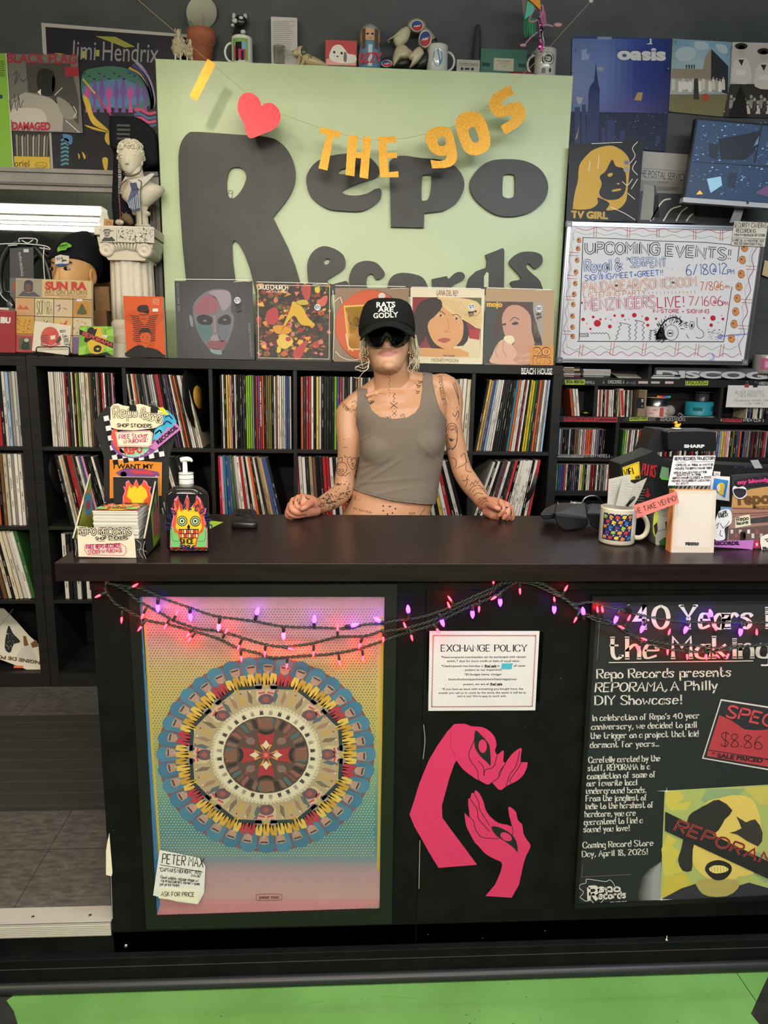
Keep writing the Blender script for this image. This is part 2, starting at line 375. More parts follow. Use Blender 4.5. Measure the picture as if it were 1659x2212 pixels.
# skirting below counter and platform
m=MB(); z0=1.66-1.567
m.box(XL,XR,1.726,1.756,0.0,z0,'15181a','panel')
m.tube([(XL,1.722,0.012),(XR,1.722,0.012)],0.016,'1d1f21','satin',10)
S(m,'baseboard_front',bevel=0.002)
m=MB(); m.box(XL,XR,1.746,1.757,z0,ZP-0.035,'0d0f0f','panel'); S(m,'trim_1')
m=MB(); m.box(XL,-0.60,1.738,1.80,ZP,ZP+0.003,'a39e95','satin'); m.box(XL,-0.60,1.736,1.740,ZP-0.036,ZP+0.003,'a09b92','satin')
for i in range(6):m.box(XL,-0.60,1.7345,1.737,ZP-0.032+i*0.0055,ZP-0.030+i*0.0055,'b5b0a6','satin')
for x in (60,184):p=atz(x,2003,ZP); m.lathe((p[0],1.765,ZP+0.003),[(0.004,0),(0.004,.0012)],'6b6862','metal',10)
S(m,'trim_nosing')
# rubber runner
m=MB(); y0,y1=2.249,2.912
m.box(-3.2,-0.50,y0,y1,ZP,ZP+0.006,'2c2b27','rubber')
for i in range(44):
 y=y0+0.02+i*(y1-y0-0.04)/43; m.box(-3.19,-0.51,y-0.004,y+0.004,ZP+0.006,ZP+0.0075,'2e2d29' if i%5 else '3a3833','rubber')
m.build('floor_mat',label='dark ribbed rubber runner mat on the tiled platform left of the counter',cat='mat')
# -- shop lights
def shop_light(x0,x1,y,z,label,warm):
 t=thing('shop_light',label,'light',((x0+x1)/2,y,z))
 m=MB(); m.box(x0,x1,y-0.075,y+0.075,z+0.13,z+0.16,'e8e6e0','satin'); m.build('housing',t)
 pr=[(-0.11,0),(0.11,0),(0.128,.009),(0.152,.021),(0.17,.03),(0.139,.063),(0.118,.086),(0.075,.13),(-0.075,.13),(-0.118,.086),(-0.139,.063),(-0.17,.03),(-0.152,.021),(-0.128,.009)]
 m=MB(); n=len(pr); V=[(x,y+a,z+b) for x in (x0,x1) for a,b in pr]; lit=(0,2,4,6,8,10,12)
 for k in range(n):m.add([V[k],V[(k+1)%n],V[n+(k+1)%n],V[n+k]],[(0,1,2,3)],warm if k not in (1,3,5,9,11,13) else '8a8474','lamp' if k not in (1,3,5,9,11,13) else 'satin')
 m.add(V,[tuple(range(n))[::-1],tuple(range(n,2*n))],'c9c4b4','satin'); m.build('diffuser',t)
 for x in (x0+0.2,x1-0.2):
  m=MB(); m.tube([(x,y,z+0.16),(x,y,ZC)],0.004,'777','metal',6); m.build('chain',t)
W_,C_=(1.0,0.90,0.74),(1.2,1.3,1.42)
shop_light(-3.4,-1.84,0.95,2.62,'white shop light with lit wrap diffuser, seen in the wall mirror',W_)
shop_light(-1.15,0.25,0.95,2.78,'white shop light with lit wrap diffuser above the counter front',W_)
shop_light(0.85,2.35,0.95,2.82,'white shop light with cool lit wrap diffuser right of the counter',C_)
shop_light(-1.5,1.7,-1.6,2.7,'added long white fill light with lit wrap diffuser over the shop floor',(2.9,2.65,2.3))  # unseen lamp behind the camera, added as frontal fill
t=thing('ceiling_spotlight','small black ceiling spotlight aimed at the green sign','light',(-.8,2.2,3.2)); ax=np.array([.28,1.0,-.62]); ax/=np.linalg.norm(ax); c=np.array([-.8,2.2,3.12])
m=MB(); m.lathe(c-ax*.1,[(.03,0),(.075,.02),(.085,.2),(.08,.2),(.07,.03),(.001,.015)],'1a1a1c','satin',24,ax,caps=False); m.tube([c,(c[0],c[1],ZC)],.012,'1a1a1c','satin',8); m.build('shade',t)
m=MB(); m.ball(c,.05,(70,63,48),'bulb',16); m.build('spot_bulb',t)
# -- counter
ZT=1.66-0.476; YT,YBK=1.71,2.28
def counter():
 t=thing('counter','long espresso brown shop counter with black panelled front','counter',(0.6,1.95,ZP))
 m=MB(); m.box(-0.666,2.6,YT,YBK,ZT-0.045,ZT,'000','worktop'); m.build('worktop',t,bevel=0.0015)
 xs=at(905,1800,1.746)[0]
 m=MB(); m.box(-0.598,xs-0.0006,1.746,1.764,z0,ZT-0.045,'000','panel'); m.build('front_panel',t)
 m=MB(); m.box(xs+0.0006,2.6,1.746,1.764,z0,ZT-0.045,'000','panel'); m.build('front_panel',t)
 m=MB(); m.box(-0.598,2.6,1.738,1.746,ZT-0.075,ZT-0.045,'000','panel'); m.build('top_rail',t)
 m=MB(); m.box(-0.598,-0.580,1.764,2.24,ZP,ZT-0.045,'000','panel'); m.build('side_panel',t)
 # bare chipped edge
 pl_=wall(1.7455); m=MB(pl_)
 for q in ([(915,1565),(918,1600),(914,1640)],[(907,1815),(905,1920)],[(243,1985),(236,1800)]):m.line(q,1.6,'8d8478','matte',sm=3)
 for i in range(30):m.disc(random.uniform(230,1240),random.uniform(1400,2030),random.uniform(.6,2),.8,random.choice(['8a8780','5b5b58']),'matte',n=5)
 m.build('paint_chips',t)
 m=MB(wall(1.7448)); m.poly([(236,1800),(232,1818),(229,1838),(229,1890),(241,1893),(243,1885)],'d8cfba','paper'); m.build('torn_paper_scrap',t)
 return t
counter()
def stud(px,py,Y,label,col='b8b8b0'):
 p=at(px,py,Y); m=MB(); m.lathe(p,[(0.0055,0),(0.0055,.0012),(0.004,.003),(0.001,.0036)],col,'metal',14,(0,-1,0)); m.build('thumbtack',label=label,cat='tack')
stud(230,1257,1.737,'silver thumbtack holding the string lights at the counter corner')
stud(272,2043,1.745,'round silver tack low on the counter front near the skirting')
p=np.array([at(1438,2030,1.74)[0],1.735,z0]); m=MB(); m.lathe(p,[(0.006,0),(0.005,.002),(0.0012,.003),(0.0008,.013)],'c9c4b4','metal',12)
m.build('thumbtack',label='upturned brass tack lying on the skirting ledge below the right poster',cat='tack')
# -- record shelves
YS=3.20; DS=0.385
ZTOP=1.66-0.008
XD=[-1.300,-0.907,-0.549,-0.195,0.187,0.570,0.955]  # divider lines of the six columns
ROWT=[1.66-0.383,1.66-0.728,1.66-1.062,1.66-1.405]  # upper faces of the row boards
def cube_shelf(name,label,xs,dep=DS,ys=YS):
 t=thing(name,label,'shelf',((xs[0]+xs[-1])/2,ys+dep/2,ZP))
 x0,x1=xs[0],xs[-1]
 m=MB(); m.box(x0,x1,ys,ys+dep,ZTOP-0.039,ZTOP,'000','shelfwood'); m.build('top_board',t,bevel=0.0015)
 for a,b in ((x0,x0+0.039),(x1-0.039,x1)):
  m=MB(); m.box(a,b,ys,ys+dep,ZP,ZTOP-0.039,'000','shelfwood'); m.build('side_panel',t,bevel=0.001)
 m=MB(); m.box(x0+0.039,x1-0.039,ys,ys+dep,ZP,ROWT[3],'000','shelfwood'); m.build('bottom_board',t)
 m=MB(); m.box(x0+0.039,x1-0.039,ys+dep-0.004,ys+dep,ROWT[3],ZTOP-0.039,'000','shelfwood'); m.build('back_panel',t)
 for z in ROWT[:3]:
  m=MB(); m.box(x0+0.039,x1-0.039,ys+0.003,ys+dep-0.004,z-0.016,z,'000','shelfwood'); m.build('shelf_board',t,bevel=0.001)
 for x in xs[1:-1]:
  zt=ZTOP-0.039
  for z in ROWT:
   m=MB(); m.box(x-0.008,x+0.008,ys+0.004,ys+dep-0.004,z,zt,'000','shelfwood'); m.build('divider',t,bevel=0.001); zt=z-0.016
 return t
shelf_mid=cube_shelf('record_shelf','black cube shelf full of records behind the counter',XD)
cube_shelf('record_shelf','black cube shelf of records at the left edge, a white print in its bottom cube',[-2.75,-2.385,-2.02,-1.655,-1.302])
# little striped band logo sticker on the shelf end
m=MB(wall(YS-0.0006)); m.text('BEACH HOUSE',(1126,808),(1193,809),12.5,'e4e2dc',bold=0.03)
m.up(); m.rect(1124,802,1195,803.2,'1c1b1b'); m.rect(1124,798.5,1195,799.5,'1c1b1b')
m.build('lettering',shelf_mid)
# -- cd shelf, right
YC=3.45
def zc(y,x=1205):return float(at(x,y,YC)[2])
CB=[zc(832),zc(912),zc(996),zc(1071)]  # undersides of the four fronted boards
def cd_shelf():
 t=thing('cd_shelf','tall black wall shelf packed with compact discs behind the till','shelf',(1.7,YC+0.07,ZP)); x0,x1=0.962,2.7
 for z,h in zip(CB,(17,13,12,12)):
  hh=h*0.00217; m=MB(); m.box(x0,x1,YC,YB-0.004,z,z+hh,'000','shelfwood'); m.build('shelf_board',t,bevel=0.001)
 m=MB(); m.box(x0,x1,YB-0.004,YB,ZP,zc(776),'000','shelfwood'); m.build('back_panel',t)
 m=MB(); m.box(x0,x1,YC,YB-0.004,ZP,0.9,'000','shelfwood'); m.build('lower_cupboard',t)
 def up(xpx,ypx,za,zb):
  x=at(xpx,ypx,YC)[0]; m=MB(); m.box(x-0.008,x+0.008,YC+0.002,YB-0.004,za,zb,'000','shelfwood'); m.build('divider',t)
 up(1405,795,CB[0]+0.036,zc(776)); up(1287,860,CB[1]+0.028,CB[0]); up(1558,870,CB[1]+0.028,CB[0]); up(1333,940,CB[2]+0.026,CB[1]); up(1342,1085,0.9,CB[3])
 return t
cds=cd_shelf()
# == records in the cubes, one object each
PAL=dict(w=('white','cfc8bd'),c=('cream','c9bda2'),k=('black','1b1a1b'),g=('grey','7d7a78'),d=('dark grey','3a3839'),r=('red','a5262c'),o=('orange','c4582c'),y=('yellow','cfae52'),b=('blue','3c4c7c'),t=('teal','2c7386'),n=('brown','6b4a35'),l=('lime green','83b52a'),e=('green','3f6a3c'),p=('purple','5a3f73'),i=('pink','c77f9a'),m=('maroon','5e1f2c'),v=('olive','6f6a2e'),s=('silver','9aa0a8'),a=('tan','a98d68'),f=('pale blue','8fa6bd'),Y=('black and yellow','b9a020'))
TENS=['','first','second','third','fourth','fifth','sixth','seventh','eighth','ninth','tenth','eleventh','twelfth','thirteenth','fourteenth','fifteenth','sixteenth','seventeenth','eighteenth','nineteenth']
def nth(n):
 if n<20:return TENS[n]
 d,u=divmod(n,10); T_={2:'twenty',3:'thirty',4:'forty'}[d]
 return (T_[:-1]+'ieth') if u==0 else T_+'-'+TENS[u]
rs=random.Random(11)
def spine(name,x,ang,th,H,D,ys,z,ck,label,cat,group,push=0.0,txt=None):
 nm,hx=PAL[ck]; c=np.array(lin(hx)); c=np.clip(c*rs.uniform(0.78,1.15)+rs.uniform(-.01,.01),0.003,0.9)
 ca,sa=math.cos(ang),math.sin(ang)
 def q(a,y,h):return (x+a*ca+h*sa,ys+y+push,z+max(0,-a*sa if ang>0 else 0)+h*ca-a*sa+(abs(th*sa) if ang>0 else 0))
 m=MB(); g=0.0012
 V=[q(a,y,h) for h in (0,H) for a,y in ((g,0),(th-g,0),(th-g*.3,D),(g*.3,D))]
 F=[(3,2,1,0),(0,1,5,4),(1,2,6,5),(2,3,7,6),(3,0,4,7),(4,5,6,7)]
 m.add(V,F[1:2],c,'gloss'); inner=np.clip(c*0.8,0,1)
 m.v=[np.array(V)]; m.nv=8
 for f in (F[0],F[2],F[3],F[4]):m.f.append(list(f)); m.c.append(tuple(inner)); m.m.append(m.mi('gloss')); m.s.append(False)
 m.f.append(list(F[5])); m.c.append(lin('b9b2a6')); m.m.append(m.mi('gloss')); m.s.append(False)
 if th>0.003:  # printed title along the spine
  lum=float(c.mean()); tc=rs.choice(['8d8880','5d5854','a8a298']) if lum<0.22 else rs.choice(['6a645e','8a5a50','4d4946']); mid=th/2; hw=th*0.16
  if txt:
   V2,F2=font(txt,0.04); P=[q(mid-hw*1.6+hw*3.2*v[1],-0.0004,H*(0.93-0.62*v[0])) for v in V2]; m.add(P,F2,'e9d9c8','gloss')
  else:
   h=rs.uniform(0.1,0.5)*H
   for k in range(rs.randint(1,3)):
    n=rs.randint(4,12)
    for j in range(n):
     a,b=h+j*0.0042,h+j*0.0042+rs.uniform(.0018,.0036)
     if b>H*0.95:break
     m.add([q(mid-hw,-0.0004,a),q(mid+hw,-0.0004,a),q(mid+hw,-0.0004,b),q(mid-hw,-0.0004,b)],[(0,1,2,3)],tc,'gloss')
    h+=n*0.0042+rs.uniform(.01,.07)
 return m.build(name,label=label,cat=cat,group=group)
def cube(row,x0,x1,seq,where,lean0=0.0,lean1=0.0,H=0.313,hide=(),txt={}):
 """fill one cube from x0 to x1; lean in degrees, negative leans the tops to the left"""
 n=len(seq); z=ROWT[row]+0.0004; th=(x1-x0)/n
 for k,ck in enumerate(seq):
  if k in hide:continue
  a=math.radians(lean0+(lean1-lean0)*k/max(1,n-1)); hh=H*rs.uniform(0.985,1.0)
  lab='%s record, %s from left, %s'%(PAL[ck][0],nth(k+1),where)
  x=x0+k*th
  spine('record',x,a,th*0.97*math.cos(a),hh,0.315,YS+0.018+rs.uniform(0,.012),z,ck,lab,'record','records in the '+where,txt=txt.get(k))
def X(px,py=900):return float(at(px,py,YS+0.02)[0])
cube(0,-1.54,-1.345,'kbkanrrrkwfgws','upper cube at the left edge',0,0)
cube(0,X(112,960),X(262,960)-0.012,'wwwwwwwwrkdckyecwwccndkgnkrwkdkik','upper cube left of the sticker box top',0,0)
cube(0,X(292,962)+0.002,X(450,962)-0.022,'wkwogkkdgkgswdrrkkdpkwnokwwgwc','upper cube behind the sticker box top',-5,-11.5)
cube(0,X(478,965),X(630,965),'kwkyyikwkkkdklllgkrproknvvkwnwwwwbbw','upper cube with lime green spines',0,0,txt={20:'CHILDISH GAMBINO'})
cube(0,X(650,967),X(815,967),'okrrwkywkkkkklbrgkdwknawdkckgw','upper cube left of the person',0,0)
cube(0,X(845,968),X(1015,970),'wkwkgkwkkwkgkwegwwcw','upper cube behind the person',1.5,2.5,hide=(5,6,7,8,9))
cube(0,X(1026,970)-0.004,X(1172,972),'kyabfwwwkkkkkktowwmwkYYekonwgf','upper cube right of the person',9,3.5)
cube(1,-1.54,-1.345,'wkwaokncwgwwd','second cube down at the left edge',0,0)
cube(1,X(134,1130)+.03,X(262,1130)-0.015,'kkwakrrnkwbikkkwkk','second cube down left of the sticker box',-9,-13)
cube(1,X(292,1130)+.03,X(440,1130),'nnwakkgakwkkkk','second cube down behind the sticker box',-9,-15)
cube(1,X(476,1130),X(606,1130)+.02,'ritbbegwwrwkwokwkaabbk','second cube down left of the hand',-1,-13)
cube(1,X(645,1132),X(815,1132)-.01,'rwwkankkrrwkwooorkdkkw','second cube down behind the bent arm',-3,-5)
cube(1,X(915,1132)+.01,X(1008,1132),'wkwkywrkwk','second cube down beside the top hem',-10,-17)
cube(1,X(1016,1130)+.0,X(1150,1130)-.02,'wkwkdmwkkrkwwwwwkwr','second cube down right of the person',17,8,H=0.311)
cube(2,-1.62,-1.345,'nrwwbkoknckccwwe','third cube down at the left edge',-7,-11)
cube(2,X(140,1290),X(215,1290),'wkkwkwwk','third cube down under the counter corner',0,0,H=0.30)
# two bare discs peeping out of the leaning rows
for px,py,Yd,lab in ((428,858,3.30,'black vinyl disc leaning loose at the end of the cube behind the sticker box'),(1104,1035,3.33,'black vinyl disc with orange label leaning right of the person'),(150,1010,3.40,'black vinyl disc with yellow label at the left cube end')):
 p=at(px,py,Yd); ax=np.array([0.96,-0.24,0.12]) if px<1000 else np.array([-0.80,-0.55,0.2]); ax/=np.linalg.norm(ax)
 t=thing('vinyl_disc',lab,'record',p)
 m=MB(); m.lathe(p,[(0.06,0),(0.15,0),(0.15,.002),(0.06,.002)],'121212','gloss',40,ax); m.build('disc',t)
 m=MB(); m.lathe(p,[(0.004,.0),(0.05,0),(0.05,.0026),(0.004,.0026)],'d0612c' if px>1000 else 'b98b3a','gloss',24,ax); m.build('label',t)
# the white print in the bottom left cube
t=thing('curved_print','curling white print with two speckled figures in the bottom left cube','print',(-1.46,3.3,ROWT[3]))
plp=lean(50,1453,3.235,38); m=MB(plp); m.slab([(-80,1300),(8,1314),(34,1340),(62,1372),(84,1392),(97,1404),(101,1452),(60,1447),(10,1428),(-80,1395)],.0015,'cbc4b2','paper'); m.up(); m.line([(0,1352),(14,1335),(28,1316)],1.2,'8a857a','paper')
m.poly([(10,1398),(18,1352),(28,1368),(44,1386),(30,1392),(22,1410)],'1a1a1c','paper',sm=3); m.up()
for i in range(26):m.disc(12+rs.uniform(0,20),1368+rs.uniform(0,34),.7,.8,'d9d2c0','paper',n=5)
m.poly([(34,1424),(48,1400),(66,1396),(80,1428),(58,1432)],'b8b4aa','paper',sm=3); m.poly([(50,1374),(56,1374),(62,1394),(52,1396)],'6d4a24','paper'); m.poly([(66,1390),(78,1382),(84,1396),(70,1400)],'6d4a24','paper')
m.up(); m.text('ANGINE DE POITRINE',(99,1430),(-52,1408),7,'5d4a2c','paper',bold=.05); m.rect(30,1438,50,1443,'c8672c','paper'); m.build('sheet',t)
# == compact discs
def cd(x,z,ck,where,k,ang=0.0,H=0.125,th=0.0098,ys=YC+0.006,nm='compact_disc'):
 lab='%s disc case, %s from left, %s'%(PAL[ck][0],nth(k+1),where)
 return spine(nm,x,math.radians(ang),th,H*rs.uniform(.99,1),0.118,ys+rs.uniform(0,.004),z,ck,lab,'CD','discs in the '+where)
def cdrow(x0p,x1p,yp,z,seq,where,a0=0,a1=0,H=0.125):
 x0,x1=at(x0p,yp,YC)[0],at(x1p,yp,YC)[0]; n=len(seq); th=(x1-x0)/n
 for k,ck in enumerate(seq):cd(x0+k*th,z,ck,where,k,a0+(a1-a0)*k/max(1,n-1),H,th*0.96)
Z1,Z2,Z3,Z0=CB[1]+13*.00217+.0005,CB[2]+12*.00217+.0005,CB[3]+12*.00217+.0005,CB[0]+17*.00217+.0005
cdrow(1236,1254,898,Z1,'oww','upper left bay of the disc shelf',-9,-8,H=.128)
cdrow(1290,1366,900,Z1,'wrwkwrwwwkdcrkwkwdg','upper bay above the red backstock tag',-2,-2)
cdrow(1612,1661,902,Z1,'ckbkccwkwgkkk','upper right bay under the white card',0,0,H=.115)
cdrow(1206,1306,985,Z2,'fnkdkskknngwgioorwwgpkdk','middle left bay of the disc shelf',0,0)
cdrow(1343,1400,985,Z2,'elwmwwkwrkcakw','middle bay behind the till screen',1,4)
cdrow(1400,1536,985,Z2,'kwnkgwkrkwkdnwkckkrkwkdkng','middle bay hidden behind the till screen',0,0)
cdrow(1537,1661,985,Z2,'mabfyyickvkbokbngkmkndkrgk','middle right bay beside the till',0,0)
cdrow(1200,1302,1064,Z3,'ebbbrwkkdpdkwyekwwmrkwkgd','lower left bay of the disc shelf',0,0)
cdrow(1302,1352,1064,Z3,'gwrkmgwkrk','lower bay left of the black crate',0,0)
def lying(x0,x1,cols,where):
 z=Z0
 for k,(ck,dx) in enumerate(cols):
  a,b=at(x0+dx,812,YC)[0],at(x1+dx,812,YC)[0]; m=MB(); m.box(a,b,YC+0.004,YC+0.124,z,z+0.0094,PAL[ck][1],'gloss'); m.box(a+.006,b-.03,YC+0.0034,YC+0.004,z+.003,z+.0062,rs.choice(['d8d4cc','55504c','a9a39a']),'gloss')
  m.build('compact_disc',label='%s disc case, %s from the bottom, %s'%(PAL[ck][0],nth(k+1),where),cat='CD',group='flat discs in the '+where); z+=0.0098
lying(1216,1254,[('m',0),('g',1),('k',0),('a',-2),('k',-1)],'left flat stack under the whiteboard')
lying(1259,1318,[('d',0),('s',1),('a',2),('f',1)],'right flat stack under the whiteboard')
lying(1408,1470,[('s',0),('k',1)],'flat pair left of the dark tube')
# loose sheet, tube with big letters, mug at the edge
pl_=Plane(at(1350,822,YC+.03),(1,0,-.03),(0,.9,.22)); m=MB(pl_); m.poly([(1320,808),(1384,811),(1390,818),(1345,823),(1338,820)],'cbc6bb','paper',z=.004); m.poly([(1384,811),(1392,811),(1392,818),(1389,818)],'e3ded2','paper',z=.006)
m.build('loose_sheet',label='crumpled white sheet lying beside the flat disc stacks',cat='paper')
t=thing('poster_tube','long dark poster tube with big pale letters below the whiteboard','tube',at(1540,812,YC+.05))
a,b=at(1412,818,YC+.05),at(1700,822,YC+.05); a[2]=b[2]=Z0+.03
m=MB(); m.tube([a,b],0.026,'5f6063','satin',16); m.build('tube',t)
m=MB(wall(YC+.0235)); m.text('DISCOGS',(1418,815),(1690,819),14,'b4b4b6','satin',bold=.05); m.build('lettering',t)
def mug_at(name,px,pyb,pw,Y,H,col,label,hx=1,prints=None,handle=True,r=None,hpx=None,tilt=None):
 """thrown mug: body, handle, printed patch"""
 p=at(px,pyb,Y); r=r or pw/2/FPX*np.linalg.norm(p-CAM); t=thing(name,label,'mug',p)
 m=MB(); m.lathe(p,[(r*.86,0),(r*.96,.004),(r,.012),(r,H-.003),(r*.985,H),(r*.93,H-.002),(r*.92,.012),(.002,.008)],col,'ceramic',40); m.build('mug_body',t)
 if handle:
  c=p+[hx*r*.93,0,H*.52]; P=[c+[hx*(.60*r*1.25*math.sin(q)),-.0,H*.34*math.cos(q)] for q in np.linspace(.1,math.pi-.1,14)]
  m=MB(); m.tube(P,[.0055]*14,col,'ceramic',10); m.build('handle',t)
 return t,p,r,H
def wrap(p,r,pts,zoff=0.0004):
 """(angle deg, height) pairs on a mug side, 0 deg facing the shop"""
 return np.array([(p[0]+(r+zoff)*math.sin(math.radians(a)),p[1]-(r+zoff)*math.cos(math.radians(a)),p[2]+h) for a,h in pts])
def wpatch(m,p,r,a0,a1,h0,h1,col,z=.0004,n=10):
 A=np.linspace(a0,a1,n); V=np.vstack([wrap(p,r,[(a,h0) for a in A],z),wrap(p,r,[(a,h1) for a in A],z)]); m.add(V,[(i,i+1,n+i+1,n+i) for i in range(n-1)],col,'ceramic',True)
t,p,r,H=mug_at('mug',1650,808,44,YC+.05,.09,'8a867f','grey mug with pink print at the right edge under the whiteboard',handle=False)
m=MB(); wpatch(m,p,r,-50,30,.02,.075,'a8577a'); wpatch(m,p,r,-30,0,.03,.06,'c98aa0',.0008); m.build('print',t)
# == sign board, banner, wall
def cr(ox,oy,s):
 def f(*a):return [(ox+a[i]/s,oy+a[i+1]/s) for i in range(0,len(a),2)]
 return f
A_=cr(300,100,4.0975); B_=cr(640,100,2.676)
YG=3.48
ZG=float(at(700,141,YG)[2])
xs0,xs1=float(at(335,125,YG)[0]),float(at(1239,163,YG)[0])
t_sign=thing('shop_sign','large pale green sign board with black cut-out lettering on the cube shelf','sign',((xs0+xs1)/2,YG+.05,ZTOP))
m=MB(); m.box(xs0,xs1,YG,YB-.01,ZTOP+.0005,ZG,'000','greenboard'); m.build('board',t_sign,bevel=0.004)
LET=[
('letter_r',A_(350,1060,352,950,375,850,430,775,500,757,800,776,1130,802,1250,850,1330,940,1375,1050,1385,1150,1362,1260,1300,1370,1188,1512),A_(1250,1640,1320,1780,1380,1930,1430,2100,1470,2300,1060,2300,1005,2060,980,1960,930,1830,880,1740,845,1715,822,1750,828,1900,850,2060,865,2300,440,2300,415,2050,385,1750,362,1400),A_(860,1065,920,1085,950,1150,930,1230,880,1310,825,1350,790,1330,775,1250,780,1160,805,1090)),
('letter_e',B_(57,770,75,715,120,665,190,635,290,620,400,632,455,670,480,715,475,745,440,765,360,790,290,820,265,840,290,858,350,862,410,850,455,825,485,823,493,850,480,890,430,930,370,952,280,950,190,940,120,900,75,850),[],B_(243,735,262,708,310,702,335,718,300,736)),
('letter_p',B_(540,665,570,640,620,632,720,645,830,655,900,680,950,730,972,790,960,850,920,910,850,950),B_(740,964,738,1047,548,1043,545,850),B_(727,760,740,742,775,742,783,760,778,840,760,885,735,892,724,880)),
('letter_o',B_(1230,652,1330,665,1410,710,1452,780,1452,850,1420,910,1350,960,1250,982,1150,970,1060,910,1010,840,1010,770,1060,700,1130,660),[],B_(1195,760,1210,740,1245,738,1265,755,1265,850,1250,872,1225,878,1200,870,1192,850)),
('letter_e',B_(63,1290,75,1220,110,1175,160,1155,220,1170,270,1205,285,1250,270,1290,210,1330,180,1352,200,1376,260,1362,292,1358,300,1400,200,1430,90,1420),[],B_(158,1245,172,1228,192,1230,190,1252,170,1262)),
('letter_c',B_(305,1340,320,1290,350,1255,400,1240,460,1250,500,1290,512,1320,490,1342,460,1345,440,1315,415,1325,405,1370,410,1420,330,1420,310,1380),[],None),
('letter_o',B_(530,1380,545,1340,580,1315,640,1310,720,1330,755,1375,760,1430,640,1440,530,1430),[],None),
('letter_r',B_(890,1400,925,1368,965,1350,975,1325,955,1305,920,1310,880,1345),B_(870,1328,785,1345,792,1430,890,1430),None),
('letter_d',B_(985,1390,1000,1340,1040,1300),B_(1100,1278,1104,1240,1095,1205,1195,1165,1203,1180,1200,1430,985,1430),None),
('letter_s',B_(1235,1260,1250,1220,1300,1190,1370,1188,1415,1205,1425,1240,1410,1270,1380,1285,1345,1255,1330,1275,1360,1310,1400,1345,1418,1380,1420,1430,1300,1430,1238,1365,1300,1340),[],None)]
gp=wall(YG-.021)
for nm,cur,stra,hole in LET:
 P=[tuple(q) for q in catmull(cur,5,not stra)]+stra; m=MB(gp)
 m.slab(P,.0205,'000','letterblack',holes=[[tuple(q) for q in catmull(hole,4,True)]] if hole else None); m.build('sign_'+nm,t_sign)
m=MB(gp); m.poly(B_(1085,1392,1085,1330,1100,1305,1112,1310,1110,1392),'000','greenboard',z=.0006); m.build('letter_slit',t_sign)
# tiny crowned toy in the big letter's hole
p=at(498,429,YG-.008); t=thing('tiny_toy','tiny white toy with ears sitting in the hole of the big sign letter','toy',p)
m=MB(); m.ball(p+[0,0,.010],(.009,.007,.010),'d9d0c0','plaster'); m.ball(p+[.001,-.003,.024],(.008,.007,.007),'d9d0c0','plaster')
for dx in (-.007,.007):m.lathe(p+[dx,-.002,.028],[(.0035,0),(.0005,.011)],'d9d0c0','plaster',8,(dx*40,0,1))
m.build('toy_body',t)
m=MB(); m.lathe(p+[.001,-.003,.029],[(.005,0),(.0055,.003)],'b98a3a','metal',10); m.build('toy_crown',t)
# -- glitter banner
YBN=3.31; bp_=wall(YBN)
sp=[(262,-36),(299,0),(380,70),(449,131),(462,140),(536,203),(605,244),(690,275),(738,289),(771,298),(815,302),(860,300),(920,289),(991,268),(1040,238),(1062,221),(1101,186),(1159,132),(1215,70),(1275,3),(1310,-38)]
t=thing('banner','glitter letter banner with a red heart strung across the green sign','banner',at(780,300,YBN))
P0=bp_.w(bp_.hit(sp)); P0=np.vstack([P0[0]+(P0[0]-P0[1])*(3.30-P0[0][2])/(P0[0][2]-P0[1][2]),P0,P0[-1]+(P0[-1]-P0[-2])*(3.30-P0[-1][2])/(P0[-1][2]-P0[-2][2])]); P=catmull(P0,4); P[:,1]+=.0016; m=MB(); m.tube(P,.0009,'b9a77c','cloth',5); m.build('string',t)
BAN=[('banner_letter',A_(608,110,682,158,515,485,447,440),0,None),('banner_heart',A_(975,810,925,680,885,600,873,545,885,470,925,420,985,412,1045,445,1075,490,1086,526,1110,508,1160,500,1210,525,1245,575,1255,630,1235,690,1185,740,1100,775),1,None),
('banner_letter',B_(140,465,262,497,250,530,215,522,180,718,128,705,175,512,133,500),0,None),('banner_letter',B_(300,513,357,517,347,612,378,615,386,520,434,524,415,766,365,757,375,648,343,645,336,752,284,743),0,None),
('banner_letter',B_(472,523,578,519,578,555,522,558,525,615,582,611,583,645,528,648,535,728,590,722,592,757,484,758),0,None),
('banner_letter',B_(745,540,750,500,775,475,830,460,880,468,905,500,920,570,933,640,915,685,870,703,785,706,776,656,830,665,865,655,872,625,850,635,810,630,770,600),2,B_(815,540,835,520,858,527,866,560,850,577,825,572)),
('banner_letter',B_(920,450,940,400,990,378,1045,382,1085,415,1110,480,1122,545,1110,595,1060,625,1010,628,970,600,940,530),1,B_(995,490,1010,468,1030,470,1045,500,1057,540,1040,557,1015,545)),
('banner_letter',B_(1235,225,1258,277,1205,305,1185,325,1195,345,1240,330,1290,318,1318,350,1328,395,1310,440,1270,475,1208,510,1180,460,1235,430,1248,410,1235,395,1190,412,1145,405,1115,365,1112,320,1135,280,1180,250),2,None)]
for k,(nm,P,sm,hole) in enumerate(BAN):
 if sm==1:P=[tuple(q) for q in catmull(P,4,True)]
 if sm==2:
  Q=[]
  for i in range(len(P)):
   a,b,c=np.array(P[i-1]),np.array(P[i]),np.array(P[(i+1)%len(P)]); u,v=(a-b)/np.hypot(*(a-b)),(c-b)/np.hypot(*(c-b))
   if np.dot(u,v)>-.25:Q.append(tuple(b))
   else:l=min(np.hypot(*(a-b)),np.hypot(*(c-b)))*.3; Q+=[tuple(b+u*l),tuple(b+v*l)]
  P=Q
 m=MB(bp_); m.slab(P,.0008,'d23a44' if 'heart' in nm else 'b98516','glitter',holes=[[tuple(q) for q in catmull(hole,3,True)]] if hole else None)
 m.build(nm,t,label='red glitter heart' if 'heart' in nm else None)
